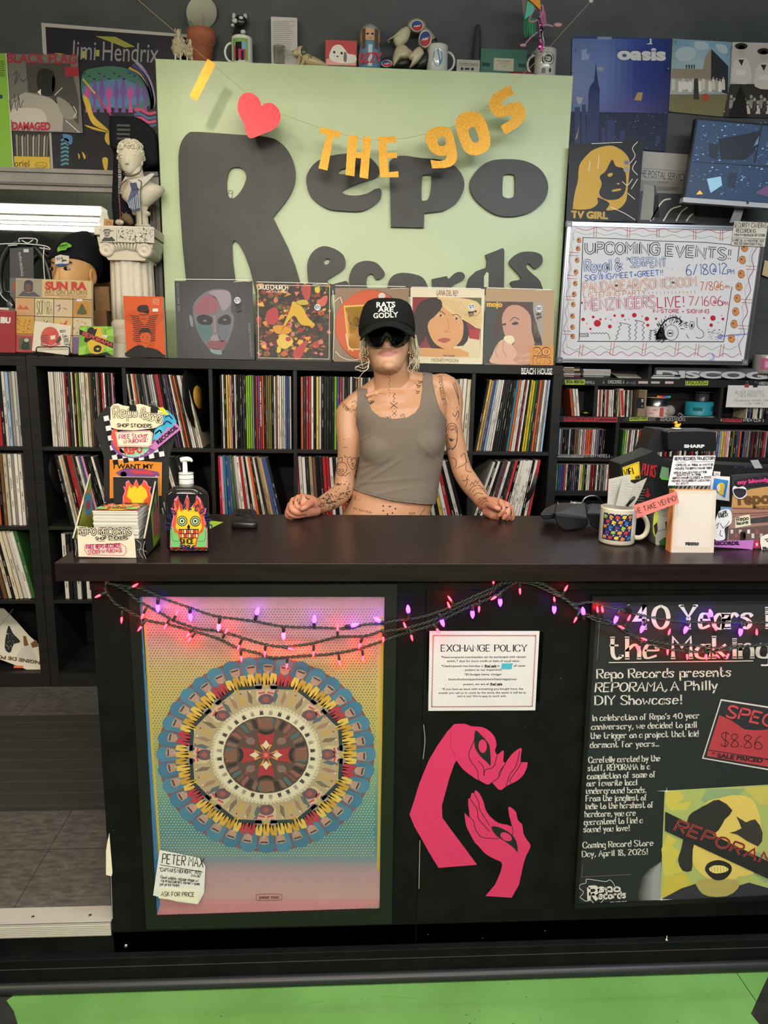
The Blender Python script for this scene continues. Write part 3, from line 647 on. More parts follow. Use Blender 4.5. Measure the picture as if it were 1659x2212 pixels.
# -- wall mirror with grey wood frame
ym=3.575; fz0,fz1=float(at(100,412,ym)[2]),float(at(100,366,ym)[2]); fx=float(at(343,500,ym)[0])
t=thing('wall_mirror','wide wall mirror in a weathered grey wood frame behind the plaster bust','mirror',(-1.7,ym,ZTOP))
m=MB()
for k,(a,b,d) in enumerate(((0,.22,.0),(.22,.34,.012),(.34,.8,.004),(.8,1,.016))):
 m.box(-2.6,fx+.012,ym-.008-d,YB-.002,fz0+(fz1-fz0)*a,fz0+(fz1-fz0)*b,'8f8a85' if k!=1 else '6b6763','wood')
m.build('frame',t,bevel=.001)
m=MB()
for k,(a,b,d) in enumerate(((0,.35,.004),(.35,.5,.012),(.5,1,.008))):m.box(fx-.020+.032*a,fx-.020+.032*b,ym-.008-d,YB-.002,ZTOP+.0005,fz0,'7d7873' if k!=1 else '5d5955','wood')
m.build('frame_side',t)
m=MB(); m.box(-2.6,fx-.02,ym+.006,YB-.004,ZTOP+.0005,fz0,'e4e6e4','mirror'); m.build('mirror_glass',t)
# -- posters and sleeves on the left wall
C1=cr(0,0,2.9625)
def c1(*a):return C1(*a)
t=MB(wall(3.592)); m=t
m.slab([(89,49),(450,78),(450,372),(106,368)],.0008,'a8a6a0','paper'); m.poly([(98,58),(450,84),(450,372),(115,368)],'211f29','gloss')
m.up(); m.poly(c1(530,470,640,430,760,428,880,470,960,560,975,640,930,690,840,700,720,690,600,700,530,640),'3f6d5c',sm=4); m.up()
m.poly(c1(530,560,640,520,800,510,930,590,900,660,700,690,560,660),'54749a',sm=4); m.up()
for k in range(9):
 x=560+k*46; h=60+40*((k*7)%3); m.poly(c1(x-14,720,x-6,640,x-22,600,x,600-h,x+20,590,x+6,650,x+16,720),'6d4c8f' if k%3 else 'b24a8a')
for k in range(14):m.disc(*c1(540+k*32,470+18*(k%3))[0],3,1.6,'211f29',n=7)
m.up()
for d,cc in ((0,'8f86a8'),(22,'3b3f6d'),(44,'b59a3a'),(60,'2c5a6e')):m.line(c1(870-d,395+d*.9,920-d*.6,450+d*.6,965-d*.5,540+d*.3,985-d*.4,640,970,700),7 if d!=44 else 5,cc,sm=5)
m.poly(c1(610,232,740,236,865,300,800,305),'8d8f3f'); m.poly(c1(345,340,410,345,380,350),'b3b45a'); m.rect(175,110,187,126,'9a9a48'); m.rect(207,108,215,122,'9a9a48')
for k,(y0,cc) in enumerate(((735,'b8456a'),(765,'4a5f8f'),(790,'c04a70'),(815,'45628c'))):m.line(c1(860,y0-30,900,y0-34,950,y0-8,1000,y0-16),6,cc,sm=5)
m.line(c1(530,505,610,600),3.5,'c7a23e'); m.line(c1(610,600,720,750),3,'b23a44')
for q in ((530,610,570,640,600,740,660,800,700,840,600,800,560,720),(690,830,712,880,700,930,670,890),(500,980,512,1000,506,1020),(525,970,548,1000,540,1020),(655,1015,690,1015,685,1090,668,1085),(540,800,620,820,700,850,600,830)):m.poly(c1(*q),'c2a338',sm=3)
for k in range(7):m.line(c1(390,900+k*26,420,890+k*26,440,905+k*24),4.5,'4f8794',sm=4)
m.poly(c1(400,860,460,870,460,920,430,920),'4c77a0',sm=3); m.poly(c1(480,860,690,850,740,900,700,1080,480,1085),'17161c',sm=3,z=m.z-EPS/2)
m.up(2); m.text('Jimi Hendrix',(152,128),(342,136),41,'8b8990','gloss',bold=.0)
m.build('psychedelic_poster',label='dark psychedelic concert poster with white border high on the left wall',cat='poster')
def sheet(pts,Y,col,t_=.0015,m='gloss'):
 q=MB(wall(Y)); q.slab(pts,t_,col,m); q.up(); return q
m=sheet([(0,115),(13,115),(29,363),(-40,361),(-40,113)],3.588,'7fb03c')
for k in range(9):m.line([(0,132+k*4),(9+k%3,132+k*4)],1.2,'2c3a1c')
m.poly([(0,204),(6,206),(6,212),(0,214)],'2c3a5c'); m.line([(13,115),(29,363)],2,'cfcac0')
m.build('green_poster',label='lime green poster cut off by the left edge of the photo',cat='poster')
m=sheet(c1(85,840,312,845,322,1080,92,1076),3.586,'34322f')
for k in range(12):m.poly(c1(100+k*18,860+(k%4)*8,112+k*18,862,116+k*17,1000,106+k*17,1000),['8d877b','55524c','a79f90','6d6860'][k%4],sm=0)
m.up(); m.poly(c1(90,1000,318,1004,322,1080,92,1076),'c9a83a'); m.up(); m.text('oriel',(31,360),(63,361),15,'3b3526'); m.disc(89,357,13.5,6.5,'3b3526',n=24); m.up(); m.disc(89,357,12.5,5.6,'c9a83a',n=24); m.up(); m.text('mercury',(79,359),(99,360),4,'3b3526')
m.build('record_sleeve',label='record sleeve with yellow band pinned low on the left wall',cat='record')
m=sheet(c1(45,345,497,352,530,852,75,836),3.582,'6d6a65')
m.poly(c1(165,400,450,405,505,640,505,800,300,600,180,590),'45433f'); m.poly(c1(75,640,160,590,300,620,380,660,405,740,400,840,75,836),'a09a90',sm=0); m.up()
m.poly(c1(235,520,250,450,300,440,345,470,355,560,330,615,260,600),'232221',sm=4); m.poly(c1(365,620,440,660,490,740,480,760,420,760,380,700),'88837a',sm=3); m.poly(c1(335,500,352,490,350,560,335,590),'cfc8bc',sm=3); m.poly(c1(80,700,260,700,300,780,240,800,90,790),'bdb6aa',sm=3)
m.up(); m.poly(c1(240,590,262,570,262,610),'ded8cc'); m.line(c1(420,770,510,850),1.5,'d8d2c6'); m.line(c1(400,560,350,610),1.5,'d8d2c6'); m.line(c1(470,680,490,720,470,750),1.5,'d8d2c6',sm=3)
for q in ((85,480,110,460,95,540,130,470),(130,500,150,520,180,490),(90,600,100,650,120,620,130,690,150,640),(60,640,70,700,90,640,110,710,120,600)):m.line(c1(*q),1.3,'2b2a29',sm=4)
m.up(); m.text('BLACK FLAG',(15,135),(166,138),20,'97303c',bold=.03); m.rect(140,145,170,165,'9a2c3a'); m.up(); m.text('DAMAGED',(26,280),(109,281),15.5,'a82a44',bold=.05)
m.build('record_sleeve',label='grey record sleeve with red lettering in plastic on the left wall',cat='record')
# -- right wall posters
C4=cr(1200,60,3.614)
m=sheet(C4(130,85,160,66,900,85,855,968,500,890,112,905),3.592,'2c3a72')
m.grad(C4(132,84,898,88,880,664,118,655),[['5a6a92','5468a0','33448a','222c66'],['6a7aa0','6478aa','2c3c84','202a68'],['7484a6','5f72a8','2e3c80','262e66'],['62709a','54588c','4a4480','2c2c58']],16,k=14)
m.poly(C4(115,655,880,668,855,968,112,905),'20263f'); m.up()
ro=random.Random(3)
for k in range(150):
 x,y=ro.uniform(118,860),ro.uniform(665,950); a,b=C4(x,y)[0]; m.rect(a,b,a+ro.uniform(.6,3),b+ro.uniform(.5,1.4),ro.choice(['8f98b4','4c5678','0f1322','6a7294']))
for x,w_,y in ((150,40,620),(205,30,600),(400,60,720),(360,30,780),(500,40,800),(780,36,840)):m.poly(C4(x,y,x+w_,y,x+w_,905,x,905),'2e3a60')
m.up(); m.poly(C4(235,905,262,480,280,440,300,420,308,345,315,265,322,345,332,430,345,480,332,905),'27305a')
m.up()
for k in range(6):m.line(C4(258+k*14,500,250+k*15,890),1,'3c4878')
m.poly(C4(205,175,245,165,240,205,268,210,255,250,200,255),'8b97b8'); m.poly(C4(160,540,215,545,200,590,175,600),'9aa0a4'); m.poly(C4(612,565,640,505,680,505,670,570),'a58a5a'); m.poly(C4(325,70,440,72,432,92,330,90),'7f8cae'); m.poly(C4(320,305,380,310,370,340,330,335),'8a8f98')
for q in ((150,880,180,780,190,720,170,860),):m.poly(C4(*q),'a0876a')
m.up(); m.text('OASIS'.lower(),(1333,128),(1438,130),25,'c9c8c4',bold=.05); m.poly(C4(705,130,735,120,735,85,748,85,748,120,758,130),'c9c8c4')
m.up(); m.line([(1330,109),(1442,111)],1.4,'2a3770')
m.build('city_poster',label='blue night city skyline poster pinned right of the sign',cat='poster')
def pins(L):
 for k,(x,y,lab) in enumerate(L):
  p=at(x,y,3.585); q=MB(); q.lathe(p,[(.0045,0),(.0045,.003),(.003,.0055),(.0008,.006)],'b9bcc2','metal',12,(0,-1,0)); q.build('push_pin',label=lab,cat='pin')
m=sheet(C4(915,85,1375,112,1700,120,1700,705,1305,695,885,655),3.59,'9aa3a8')
m.grad(C4(915,87,1375,113,1362,520,897,520),[['5f88a0','7a9cae','6a92aa'],['93a6ae','a3b2b6','7f9cac'],['a4a8a4','9a9e9c','8a8e8c']],12,k=8)
for q in ((930,200,1000,150,1090,170,1080,240,980,260),(1090,110,1180,120,1190,160,1100,170),(1250,130,1330,140,1340,200,1280,190)):m.poly(C4(*q),'a8b4ba',sm=4)
m.poly(C4(893,520,1345,520,1310,695,885,655),'6f6b4a'); m.up(); m.poly(C4(910,318,1150,325,1170,220,1215,165,1212,400,900,395),'8f7f6d'); m.poly(C4(1215,165,1348,300,1345,520,1230,480,1212,400),'2c2f36')
m.up()
for k in range(4):x=1022+k*20; m.poly(C4(x-6,290,x+6,290,x+4,322,x-4,322),'26303f')
for k in range(16):
 x=905+k*26; y=395+8*(k%3); m.poly(C4(x,y+90,x+2,y+10,x+14,y,x+26,y+12,x+28,y+90),['c9c2b8','a9a296','d8d2c8'][k%3]); m.disc(*C4(x+14,y-3)[0],2,2.4,'a88c78',n=8)
m.up(); m.poly(C4(990,420,1070,430,1060,480,960,480),'d8d4cc'); m.disc(*C4(1170,543)[0],7.5,8,'a8452f',n=16); m.poly(C4(1080,400,1110,395,1120,560,1075,560),'3a3530')
m.poly(C4(1380,112,1700,120,1700,440,1362,440),'b8aea8',z=m.z); m.poly(C4(1362,440,1700,440,1700,705,1305,695),'35322f',z=m.z); m.up()
for x,y in ((1450,180),(1625,220)):
 m.poly(C4(x-70,y+240,x-60,y+100,x-25,y+60,x+25,y+60,x+65,y+110,x+70,y+250),'cbc3bb',sm=3); m.up(); m.poly(C4(x-25,y+70,x+20,y+70,x,y+120),'2c2a29'); m.disc(*C4(x,y)[0],9,12,'b0a59c',n=16); m.disc(*C4(x-2,y-35)[0],14,7,'2a2826',n=16); m.rect(C4(x-40,y+150)[0][0],C4(x,y+150)[0][1],C4(x+30,y)[0][0],C4(x,y+190)[0][1],'d8d2ca')
for k in range(14):
 x,y=1370+26*k,540+22*(k%3); m.disc(*C4(x,y)[0],3.4,4.4,'9c938a',n=10); m.poly(C4(x-18,y+90,x-14,y+22,x+14,y+22,x+18,y+90),['8b847c','4a4642','b8b0a6'][k%3])
m.up(); m.poly(C4(1345,700,1400,560,1440,450,1475,520,1500,700),'1c1a19'); m.line([(1580.5,91),(1570,250)],1,'4a4845')
m.build('band_poster',label='wide group photo poster, colour left half and grey right half, upper right',cat='poster')
pins([(1244,108,'upper silver pin at the left edge of the city poster'),(1237,155,'lower silver pin at the left edge of the city poster'),(1443,149,'silver pin on the right edge of the city poster'),(1461,90,'silver pin in the top left corner of the group photo poster'),(1580,104,'silver pin at the top middle of the group photo poster'),(1449,240,'silver pin in the bottom left corner of the group photo poster'),(1564,242,'silver pin at the bottom middle of the group photo poster')])
m=sheet(C4(640,962,690,960,1050,990,1092,1525,640,1525),3.575,'45474d')
m.poly(C4(660,962,1050,990,1062,1200,660,1190),'a29f9b'); m.poly(C4(660,1190,1062,1200,1070,1300,790,1290,780,1230,660,1280),'85837f'); m.up(); m.poly(C4(690,1220,770,1240,770,1500,660,1500),'97958f'); m.poly(C4(790,1240,960,1245,955,1275,790,1270),'6d6a66'); m.poly(C4(770,1310,800,1300,810,1480,760,1480),'202228')
for q in ((740,1510,830,1360,900,1335),(840,1510,900,1420,980,1390),(940,1510,980,1440,1030,1400),(1020,1510,1050,1470,1075,1450)):m.line(C4(*q),3,'d8d6d0',sm=4)
m.up(); m.text('THE POSTAL SERVICE',(1376,381),(1480,391),15,'3f3e40',bold=.0); m.text('GIVE UP',(1421,395),(1443,396),4,'55534f')
for y in (1098,1172):m.line(C4(690,y,1020,y+26),.8,'4a494a')
m.build('record_sleeve',label='grey record sleeve in plastic between the yellow hair sleeve and the monitor',cat='record')
C=C4; yt=3.43; m=sheet(C(115,908,690,870,642,1512,84,1512),yt,'17171a',.006)
m.poly(C(135,1400,150,1290,175,1190,185,1080,230,1010,300,950,420,920,500,945,560,1000,580,1060,575,1140,560,1280,550,1350,500,1410,430,1425,395,1420,420,1370,330,1325,330,1370,280,1410,200,1420,140,1415),'c39a35',sm=4); m.up()
m.poly(C(345,1160,390,1120,440,1030,470,1080,530,1100,550,1160,545,1270,500,1330,430,1345,370,1330,340,1290,360,1220),'17171a',sm=4); m.up()
m.poly(C(405,1145,440,1132,445,1150,420,1165),'c39a35',sm=3); m.poly(C(470,1215,500,1212,495,1226),'c39a35'); m.poly(C(440,1268,500,1255,510,1268,450,1280),'c39a35',sm=3)
m.disc(*C(553,1053)[0],6.5,6.5,'8b8b88'); m.disc(*C(553,1107)[0],6.5,6.5,'9a908a'); m.up(); m.hand('$45',(1350,353),(1356,354),4,.7,'222')
for q in ((640,890,600,940,620,1000,580,1060),(630,1040,600,1100,640,1150),(600,1180,560,1230,520,1200),(640,1180,590,1260),(430,1400,540,1450,620,1500),(560,1290,620,1340),(280,905,400,900,520,895),(270,1040,260,1120),(340,1000,330,1100)):m.line(C(*q),1.3,'e3dfd2',sm=4)
m.text('TV GIRL',(1233,470),(1313,473),14,'b8974a',bold=.06)
tvs=m.build('record_sleeve',label='black record sleeve with yellow hair shape resting on the whiteboard top',cat='record')
m2=MB(wall(3.429)); m2.poly(C(86,1500,640,1503,640,1516,86,1514),'b9b9bd','clear',z=.001); m2.poly(C(690,868,700,890,655,1512,642,1512),'d0d0d8','clear',z=.004); m2.build('plastic_bag',tvs)
m=MB(wall(3.475)); m.poly([(1228,346),(1239,356),(1237,363),(1229,361)],'d8d6d0','paper',z=.002); m.build('tape_scrap',label='white tape scrap at the right edge of the green sign',cat='tape')
# -- camera monitor
YM=3.40; t=thing('security_monitor','wall monitor showing blue camera views at the right edge','monitor',at(1600,440,YM)); pm=wall(YM)
q4=[tuple(p) for p in C(1112,718,1720,770,1720,1372,1016,1322)]
m=MB(pm); m.slab(C(1098,706,1730,758,1730,1380,1004,1328),.03,'1b1c20','plastic'); m.build('monitor_back',t)
m=MB(pm); m.z=.0006; m.poly(q4,'1c2c42','led'); MAT['led'].node_tree.nodes['Principled BSDF'].inputs['Emission Strength'].default_value=.55; m.up()
ro=random.Random(5)
def within(x,y):return (1112-.13*(y-718)-8<x<1720) and 730<y<1310
for k in range(330):
 x,y=ro.uniform(1040,1700),ro.uniform(735,1300)
 if not within(x-6,y):continue
 s_=ro.uniform(3,16); a=ro.uniform(-.5,.5); m.poly(C(x,y,x+s_,y+s_*a*.6,x+s_*.9,y+s_*.6,x-2,y+s_*.5),ro.choice(['2c4864','3f6684','14202f','507a96','1a2a3c','6f94a8','243a52']),'led')
m.up()
for q,cc in (((1270,870,1480,830,1600,800,1560,960,1480,1030,1290,1030),'10161f'),((1195,900,1280,910,1260,1030,1195,1010),'131b26'),((1080,1200,1180,1180,1200,1290,1060,1300),'1f2f3f'),((1180,1180,1290,1160,1300,1230,1210,1290),'6a8ba0'),((1350,1140,1420,1130,1400,1250,1340,1240),'18222e'),((1540,930,1590,840,1590,900),'7aa0b0'),((1560,1290,1700,1200,1700,1330),'4a3450')):m.poly(C(*q),cc,'led')
m.poly(C(1040,1040,1560,1075,1720,1085,1720,1092,1040,1046),'0c1118','led',z=m.z+EPS); m.poly(C(1545,1060,1556,1062,1620,740,1610,740),'0c1118','led',z=m.z+EPS); m.poly(C(1125,1268,1152,1300,1096,1302),'b08a3a','led',z=m.z+EPS)
m.build('screen',t)
m=MB(pm); m.slab(C(996,1324,1740,1378,1740,1415,990,1362),.034,'b4b6bf','plastic',z=.004); m.up(); m.disc(*C(1495,1367)[0],3,3.2,'3b3d45','plastic',z=.0045); m.build('bezel',t)
m=MB(wall(3.46)); m.slab(C(1410,1388,1475,1392,1440,1520,1360,1520),.004,'7f8188','plastic'); m.build('mount_strap',t); p=at(1640,350,YM); m=MB(); m.box(p[0]-.04,p[0]+.04,YM+.03,YB-.002,p[2]-.04,p[2]+.04,'222326','satin'); m.build('wall_bracket',t)
# == things along the top of the sign
YO=3.545; ZO=ZG+.0005
def tz(px,py,Y=YO):return float(at(px,py,Y)[2])
def tx(px,py,Y=YO):return float(at(px,py,Y)[0])
def sheep(px,r,zt,label,seed):
 x=tx(px,110); q=random.Random(seed); h=zt-ZO; t=thing('fluffy_sheep',label,'toy',(x,YO,ZO)); m=MB()
 m.ball((x,YO,ZO+h*.52),(r,r*.9,h*.30),'b9b092','fur',18)
 for k in range(46):
  a,b=q.uniform(0,6.28),q.uniform(-1,1); c=math.sqrt(1-b*b); m.ball((x+r*.9*c*math.cos(a),YO+r*.8*c*math.sin(a),ZO+h*.52+h*.28*b),r*q.uniform(.2,.32),q.choice(['c2b99c','b1a88a','cdc5a9']),'fur',8)
 m.build('fleece',t); m=MB(); m.ball((x+r*.2,YO-r*.7,ZO+h*.84),(r*.36,r*.4,h*.13),'c9c0a4','fur',12)
 for dx in (-.32,.5):m.ball((x+r*dx,YO-r*.6,ZO+h*.93),(r*.12,r*.1,h*.07),'a59c80','fur',8)
 m.build('head',t)
 for dx in (-.45,.35):m=MB(); m.tube([(x+r*dx,YO-r*.5,ZO),(x+r*dx,YO-r*.4,ZO+h*.32)],r*.14,'d9d2bc','satin',8); m.build('leg',t)
sheep(386,.027,tz(386,64),'taller cream fluffy sheep on the sign top, left of the terracotta pot',1)
sheep(411,.026,tz(411,86),'smaller cream fluffy sheep on the sign top, touching the terracotta pot',2)
x,r0=tx(435,100),(tx(466,70)-tx(404,70))/2; zt=tz(435,66); t=thing('flower_pot','terracotta pot with round disc on a stick on the sign top','pot',(x,YO+.01,ZO)); y=YO+.01
h=zt-ZO; m=MB(); m.lathe((x,y,ZO),[(r0*.62,0),(r0*.86,h*.68),(r0*.98,h*.70),(r0*1.0,h),(r0*.9,h),(r0*.84,h*.72),(.002,h*.66)],'9c5a40','terra',36); m.build('pot',t)
pc=Plane((x,y-r0*.80,ZO)); m=MB(pc); m.text('THE JUDY',(424,99),(464,102),7,'6b3f2e','matte'); m.build('pot_print',t)
m=MB(); c=np.array([tx(435,26),y-.005,tz(435,26)]); m.tube([(tx(435,68),y,zt-.02),c],.0025,'9a9070','wood',8); m.build('stick',t)
m=MB(); m.lathe(c,[(.001,-.004),(.056,-.003),(.066,.004),(.062,.006),(.001,.002)],'a9a898','ceramic',32,(.28,-.50,-.58),sx=1,sy=1); m.build('disc',t)
m=MB(); L=[(tx(420,66),y,zt-.01),(tx(411,50),y-.005,tz(411,50)),(tx(404,38),y-.002,tz(404,34))]; P=catmull(L,5); m.loft([np.array([p+[d*w_*.8,d*.002,0] for d in (-1,1)]) for p,w_ in zip(P,np.sin(np.linspace(.35,3.0,len(P)))*.012)],'5f6a58','satin',True,False,False); m.build('leaf',t)
def omug(px0,px1,pyt,hx,col,label,name='mug'):
 c=(px0+px1)/2; x=tx(c,130); r=(tx(px1,120)-tx(px0,120))/2; h=tz(c,pyt)-ZO; t=thing(name,label,'mug',(x,YO,ZO)); p=np.array([x,YO,ZO])
 m=MB(); m.lathe(p,[(r*.9,0),(r,.006),(r,h-.004),(r*.985,h),(r*.92,h-.002),(r*.9,.01),(.002,.006)],col,'ceramic',36); m.build('mug_body',t)
 cc=p+[hx*r*.93,0,h*.5]; P=[cc+[hx*r*.72*math.sin(q),0,h*.33*math.cos(q)] for q in np.linspace(.1,math.pi-.1,14)]; m=MB(); m.tube(P,.005,col,'ceramic',10); m.build('handle',t)
 return t,p,r,h
t,p,r,h=omug(501,546,83,-1,'cfd3c8','white mug with pink and black shop logo on the sign top')
m=MB(); wpatch(m,p,r,-52,40,h*.12,h*.88,'7fa05c'); wpatch(m,p,r,-40,25,h*.16,h*.62,'b23a5c',.0008); wpatch(m,p,r,-30,-14,h*.1,h*.74,'1f2026',.0012); wpatch(m,p,r,-14,6,h*.5,h*.74,'1f2026',.0012); wpatch(m,p,r,0,14,h*.12,h*.44,'1f2026',.0012); wpatch(m,p,r,4,30,h*.5,h*.76,'79a7b8',.0012)
m.build('print',t)
x=tx(514,60); t=thing('spotted_figure','black and white spotted animal figure standing behind the logo mug','figurine',(x,YO+.04,ZO)); yy=YO+.035; m=MB(); q=random.Random(4)
zt=tz(514,40,yy); m.ball((x,yy,ZO+(zt-ZO)*.45),(.034,.02,(zt-ZO)*.44),'1b1b1d','plastic',16); m.ball((x+.008,yy-.012,zt-.016),(.03,.018,.024),'1b1b1d','plastic',14); m.build('figure_body',t)
m=MB();
for a,b,rr in ((-.014,.012,.013),(.012,.022,.012),(-.024,-.006,.008),(.02,-.03,.012),(-.008,-.05,.013)):m.ball((x+a,yy-.022,zt-.03+b),(rr,.009,rr*.8),'b9bab5','plastic',12)
for a in (-.02,.028):m.ball((x+a,yy-.005,zt+.006),(.009,.006,.014),'a9aaa5','plastic',10)
m.build('white_patch',t)
def obox(px0,px1,pyt,Y,dep,col,name,label,cat,pyb=None,m_='paper'):
 a,b=tx(px0,pyt,Y),tx(px1,pyt,Y); zt=tz((px0+px1)/2,pyt,Y); t=thing(name,label,cat,((a+b)/2,Y+dep/2,ZO)); m=MB(); m.box(a,b,Y,Y+dep,ZO,zt,col,m_); m.build(name+'_body',t,bevel=.0008); return t
t=obox(585,642,37,YO+.01,.03,'b3afac','text_card','tall pale grey card covered in lines of writing on the sign top','card')
m=MB(wall(YO+.0095))
for k in range(20):m.line([(590,46+k*4.3),(590+random.Random(k).uniform(34,48),47+k*4.3)],1.0,'85827f','paper')
m.build('writing',t)
x=tx(603.5,120,YO-.02); y=YO-.02; h=tz(603,101,y)-ZO; r=(tx(617,110,y)-tx(590,110,y))/2
t=thing('shot_glass','clear shot glass in front of the tall pale card','glass',(x,y,ZO)); m=MB(); m.lathe((x,y,ZO),[(r*.8,0),(r*.84,.01),(r,h),(r*.92,h),(r*.74,.014),(.001,.012)],'dfe4e0','glass',28); m.build('glass_body',t)
m=MB(); m.lathe((x,y,ZO),[(r*1.005,h-.003),(r*1.01,h),(r*.92,h),(r*.92,h-.003)],'d5d9d4','clear',28,caps=False); m.build('rim',t)
# lying dog
x0,x1=tx(634,125),tx(711,125); L=x1-x0; y=YO-.015; zt=tz(648,99,y); h=zt-ZO
t=thing('dog_figurine','cream spotted dog figurine lying on the sign top, dark ear','figurine',((x0+x1)/2,y,ZO)); m=MB()
m.loft([np.array([(x0+L*f,y+b*math.cos(a),ZO+zc_+c*math.sin(a)) for a in np.linspace(0,6.283,15)[:-1]]) for f,zc_,b,c in ((.22,h*.42,.008,.010),(.30,h*.44,.024,.026),(.45,h*.36,.028,.026),(.65,h*.27,.027,.020),(.85,h*.18,.022,.013),(.97,h*.10,.010,.006),(1,h*.08,.002,.002))],'ab9d78','ceramic')
m.ball((x0+L*.22,y-.004,ZO+h*.72),(.022,.018,h*.26),'b3a580','ceramic'); m.ball((x0+L*.08,y-.006,ZO+h*.66),(.016,.011,h*.14),'b3a580','ceramic')
for f in (.18,.3):m.tube(catmull([(x0+L*f,y-.012,ZO+h*.45),(x0+L*(f-.03),y-.018,ZO+h*.18),(x0+L*(f-.08),y-.018,ZO+.006)],4),.008,'a3956f','ceramic',8)
m.build('dog_body',t); m=MB(); m.ball((x0+L*.30,y-.020,ZO+h*.70),(.014,.007,h*.2),'4c4a44','ceramic',12); m.build('ear',t,label='dark ear'); m=MB(); m.ball((x0+L*.01,y-.008,ZO+h*.70),(.005,.005,.005),'2b2724','ceramic',10); m.build('nose',t)
m=MB(); [m.ball((x0+L*a,y-.0265,ZO+h*b),(.003,.0015,.003),'3b362e','ceramic',8) for a,b in ((.46,.46),(.5,.4),(.44,.36),(.52,.5))]; m.build('spots',t)
t=obox(702,772,84,YO-.005,.012,'4a3a30','framed_picture','small pink framed puppy picture leaning on the sign top','picture',m_='satin')
m=MB(wall(YO-.0055)); m.poly([(703.5,86),(770.5,89),(770,142),(703,140)],'b0494c'); m.up(); m.poly([(704,140),(705,128),(720,122),(740,130),(769,118),(769,142)],'d39a94',sm=0); m.up()
m.poly([(712,116),(720,100),(735,97),(746,108),(752,116),(768,120),(768,134),(745,137),(722,134),(712,126)],'d9d3c8',sm=4); m.up(); m.poly([(744,112),(749,118),(748,134),(742,130)],'6b6a68',sm=3)
for q in ((722,113),(738,115)):m.disc(*q,2.6,3,'2b2a2a',n=10)
m.disc(729,122,2.2,1.8,'2b2a2a',n=8); m.build('puppy_print',t)
# painted nesting doll
x=tx(799,110); r=(tx(824,110)-tx(774,110))/2; zt=tz(799,54); h=zt-ZO; t=thing('nesting_doll','painted wooden nesting doll of a long haired person in a grey hat','doll',(x,YO,ZO)); p=np.array([x,YO,ZO])
m=MB(); m.lathe(p,[(r*.86,0),(r*1.0,h*.14),(r*1.0,h*.36),(r*.88,h*.56),(r*.84,h*.66),(r*.84,h*.78),(r*.66,h*.92),(r*.3,h*.99),(.001,h)],'5f7f99','ceramic',36); m.build('doll_body',t)
m=MB(); R2=r*.84
wpatch(m,p,R2,-80,80,h*.60,h*.80,'b98a5e',.002); wpatch(m,p,R2,-30,26,h*.60,h*.84,'c39a7c',.0034); wpatch(m,p,R2,-46,-26,h*.42,h*.84,'5d4a3c',.006); wpatch(m,p,R2,22,44,h*.40,h*.84,'5d4a3c',.006); wpatch(m,p,R2,-22,-8,h*.71,h*.745,'2b2826',.0040); wpatch(m,p,R2,4,18,h*.71,h*.745,'2b2826',.0040); wpatch(m,p,R2,-8,8,h*.635,h*.648,'8a4a40',.0040)
wpatch(m,p,r,-10,10,h*.05,h*.5,'a9c0cc',.0006); m.build('painted_face',t)
m=MB(); m.lathe(p,[(r*.9,h*.84),(r*.86,h*.86),(r*.70,h*.92),(r*.34,h*1.0),(.001,h*1.005)],'8f9596','ceramic',36); m.build('painted_hat',t)
m=MB(wall(YO-r-.001)); m.hand('OZZY',(776,135),(822,133),19,4,'b0343c',slant=.2); m.build('lettering',t)
# cream panel ring ball with round badges
yb=YO-.01; t=thing('deflated_ball','cream and black panelled ball folded into a ring with round lightning badges','ball',(tx(889,140),yb,ZO)); G=cr(800,0,3.318)
def pillow(nm,pts,col,dz=.022,mm='satin'):
 pl=wall(yb); P=pl.hit(catmull(pts,3,True)); c=P.mean(0); m=MB()
 R=[pl.w(c+(P-c)*s_,z_*1.0) for s_,z_ in ((.80,-dz),(1.0,-dz*.2),(.98,dz*.3),(.8,dz*.8),(.45,dz*1.0),(.05,dz*1.02))]; m.loft(R,col,mm,True); m.build(nm,t)
pillow('panel',G(110,305,170,255,220,210,265,192,290,225,270,290,240,320,190,338,150,275),'b3ab90'); pillow('panel',G(185,340,240,322,275,350,300,375,265,420,215,425,165,480,160,420),'ada387'); pillow('panel',G(300,375,350,335,385,380,350,440,280,490,300,440,270,415),'b8ae92'); pillow('panel',G(265,190,285,150,340,135,385,160,400,200,350,240,290,220),'9a957f')
pillow('panel',G(385,195,440,230,470,290,470,330,400,355,345,320,350,260),'8f8b78'); pillow('black_panel',G(180,470,220,430,265,430,280,460,230,488),'232422',.02); pillow('black_panel',G(345,440,400,370,420,400,400,470,340,488),'232422',.018); pillow('panel',G(80,430,120,410,165,430,160,485,75,482),'2a2a2c',.012); pillow('black_panel',G(430,300,475,280,470,330,440,335),'1f2022',.026)
for (cx_,cy_,rx,ry,dz) in ((335,185,46,42,.0245),(392,278,44,62,.0245),(118,455,40,26,.014)):
 c=G(cx_,cy_)[0]; m=MB(wall(yb-dz)); m.disc(*c,rx/3.3,ry/3.3,'b9b5a8',n=24); m.up(); m.disc(*c,rx/3.75,ry/3.75,'2d4379',n=24,rot=.2); m.up()
 m.poly([(c[0]+math.cos(a)*rx/3.8,c[1]+math.sin(a)*ry/3.8) for a in np.linspace(-.3,2.84,12)],'a5343c'); m.up(); zz=[(-.7,.25),(-.3,-.1),(-.2,.12),(.15,-.2),(.22,.02),(.75,-.3),(.3,.2),(.2,.02),(-.1,.3),(-.2,.1)]; m.poly([(c[0]+a*rx/3.9,c[1]+b*ry/3.9) for a,b in zz],'d9d5c9'); m.build('badge',t)
t,p,r,h=omug(922,967,101,1,'b9bcb8','white mug with a plain blue oval on the sign top')
m=MB(wall(YO-r-.0008)); a_=np.arange(28)*2*math.pi/28
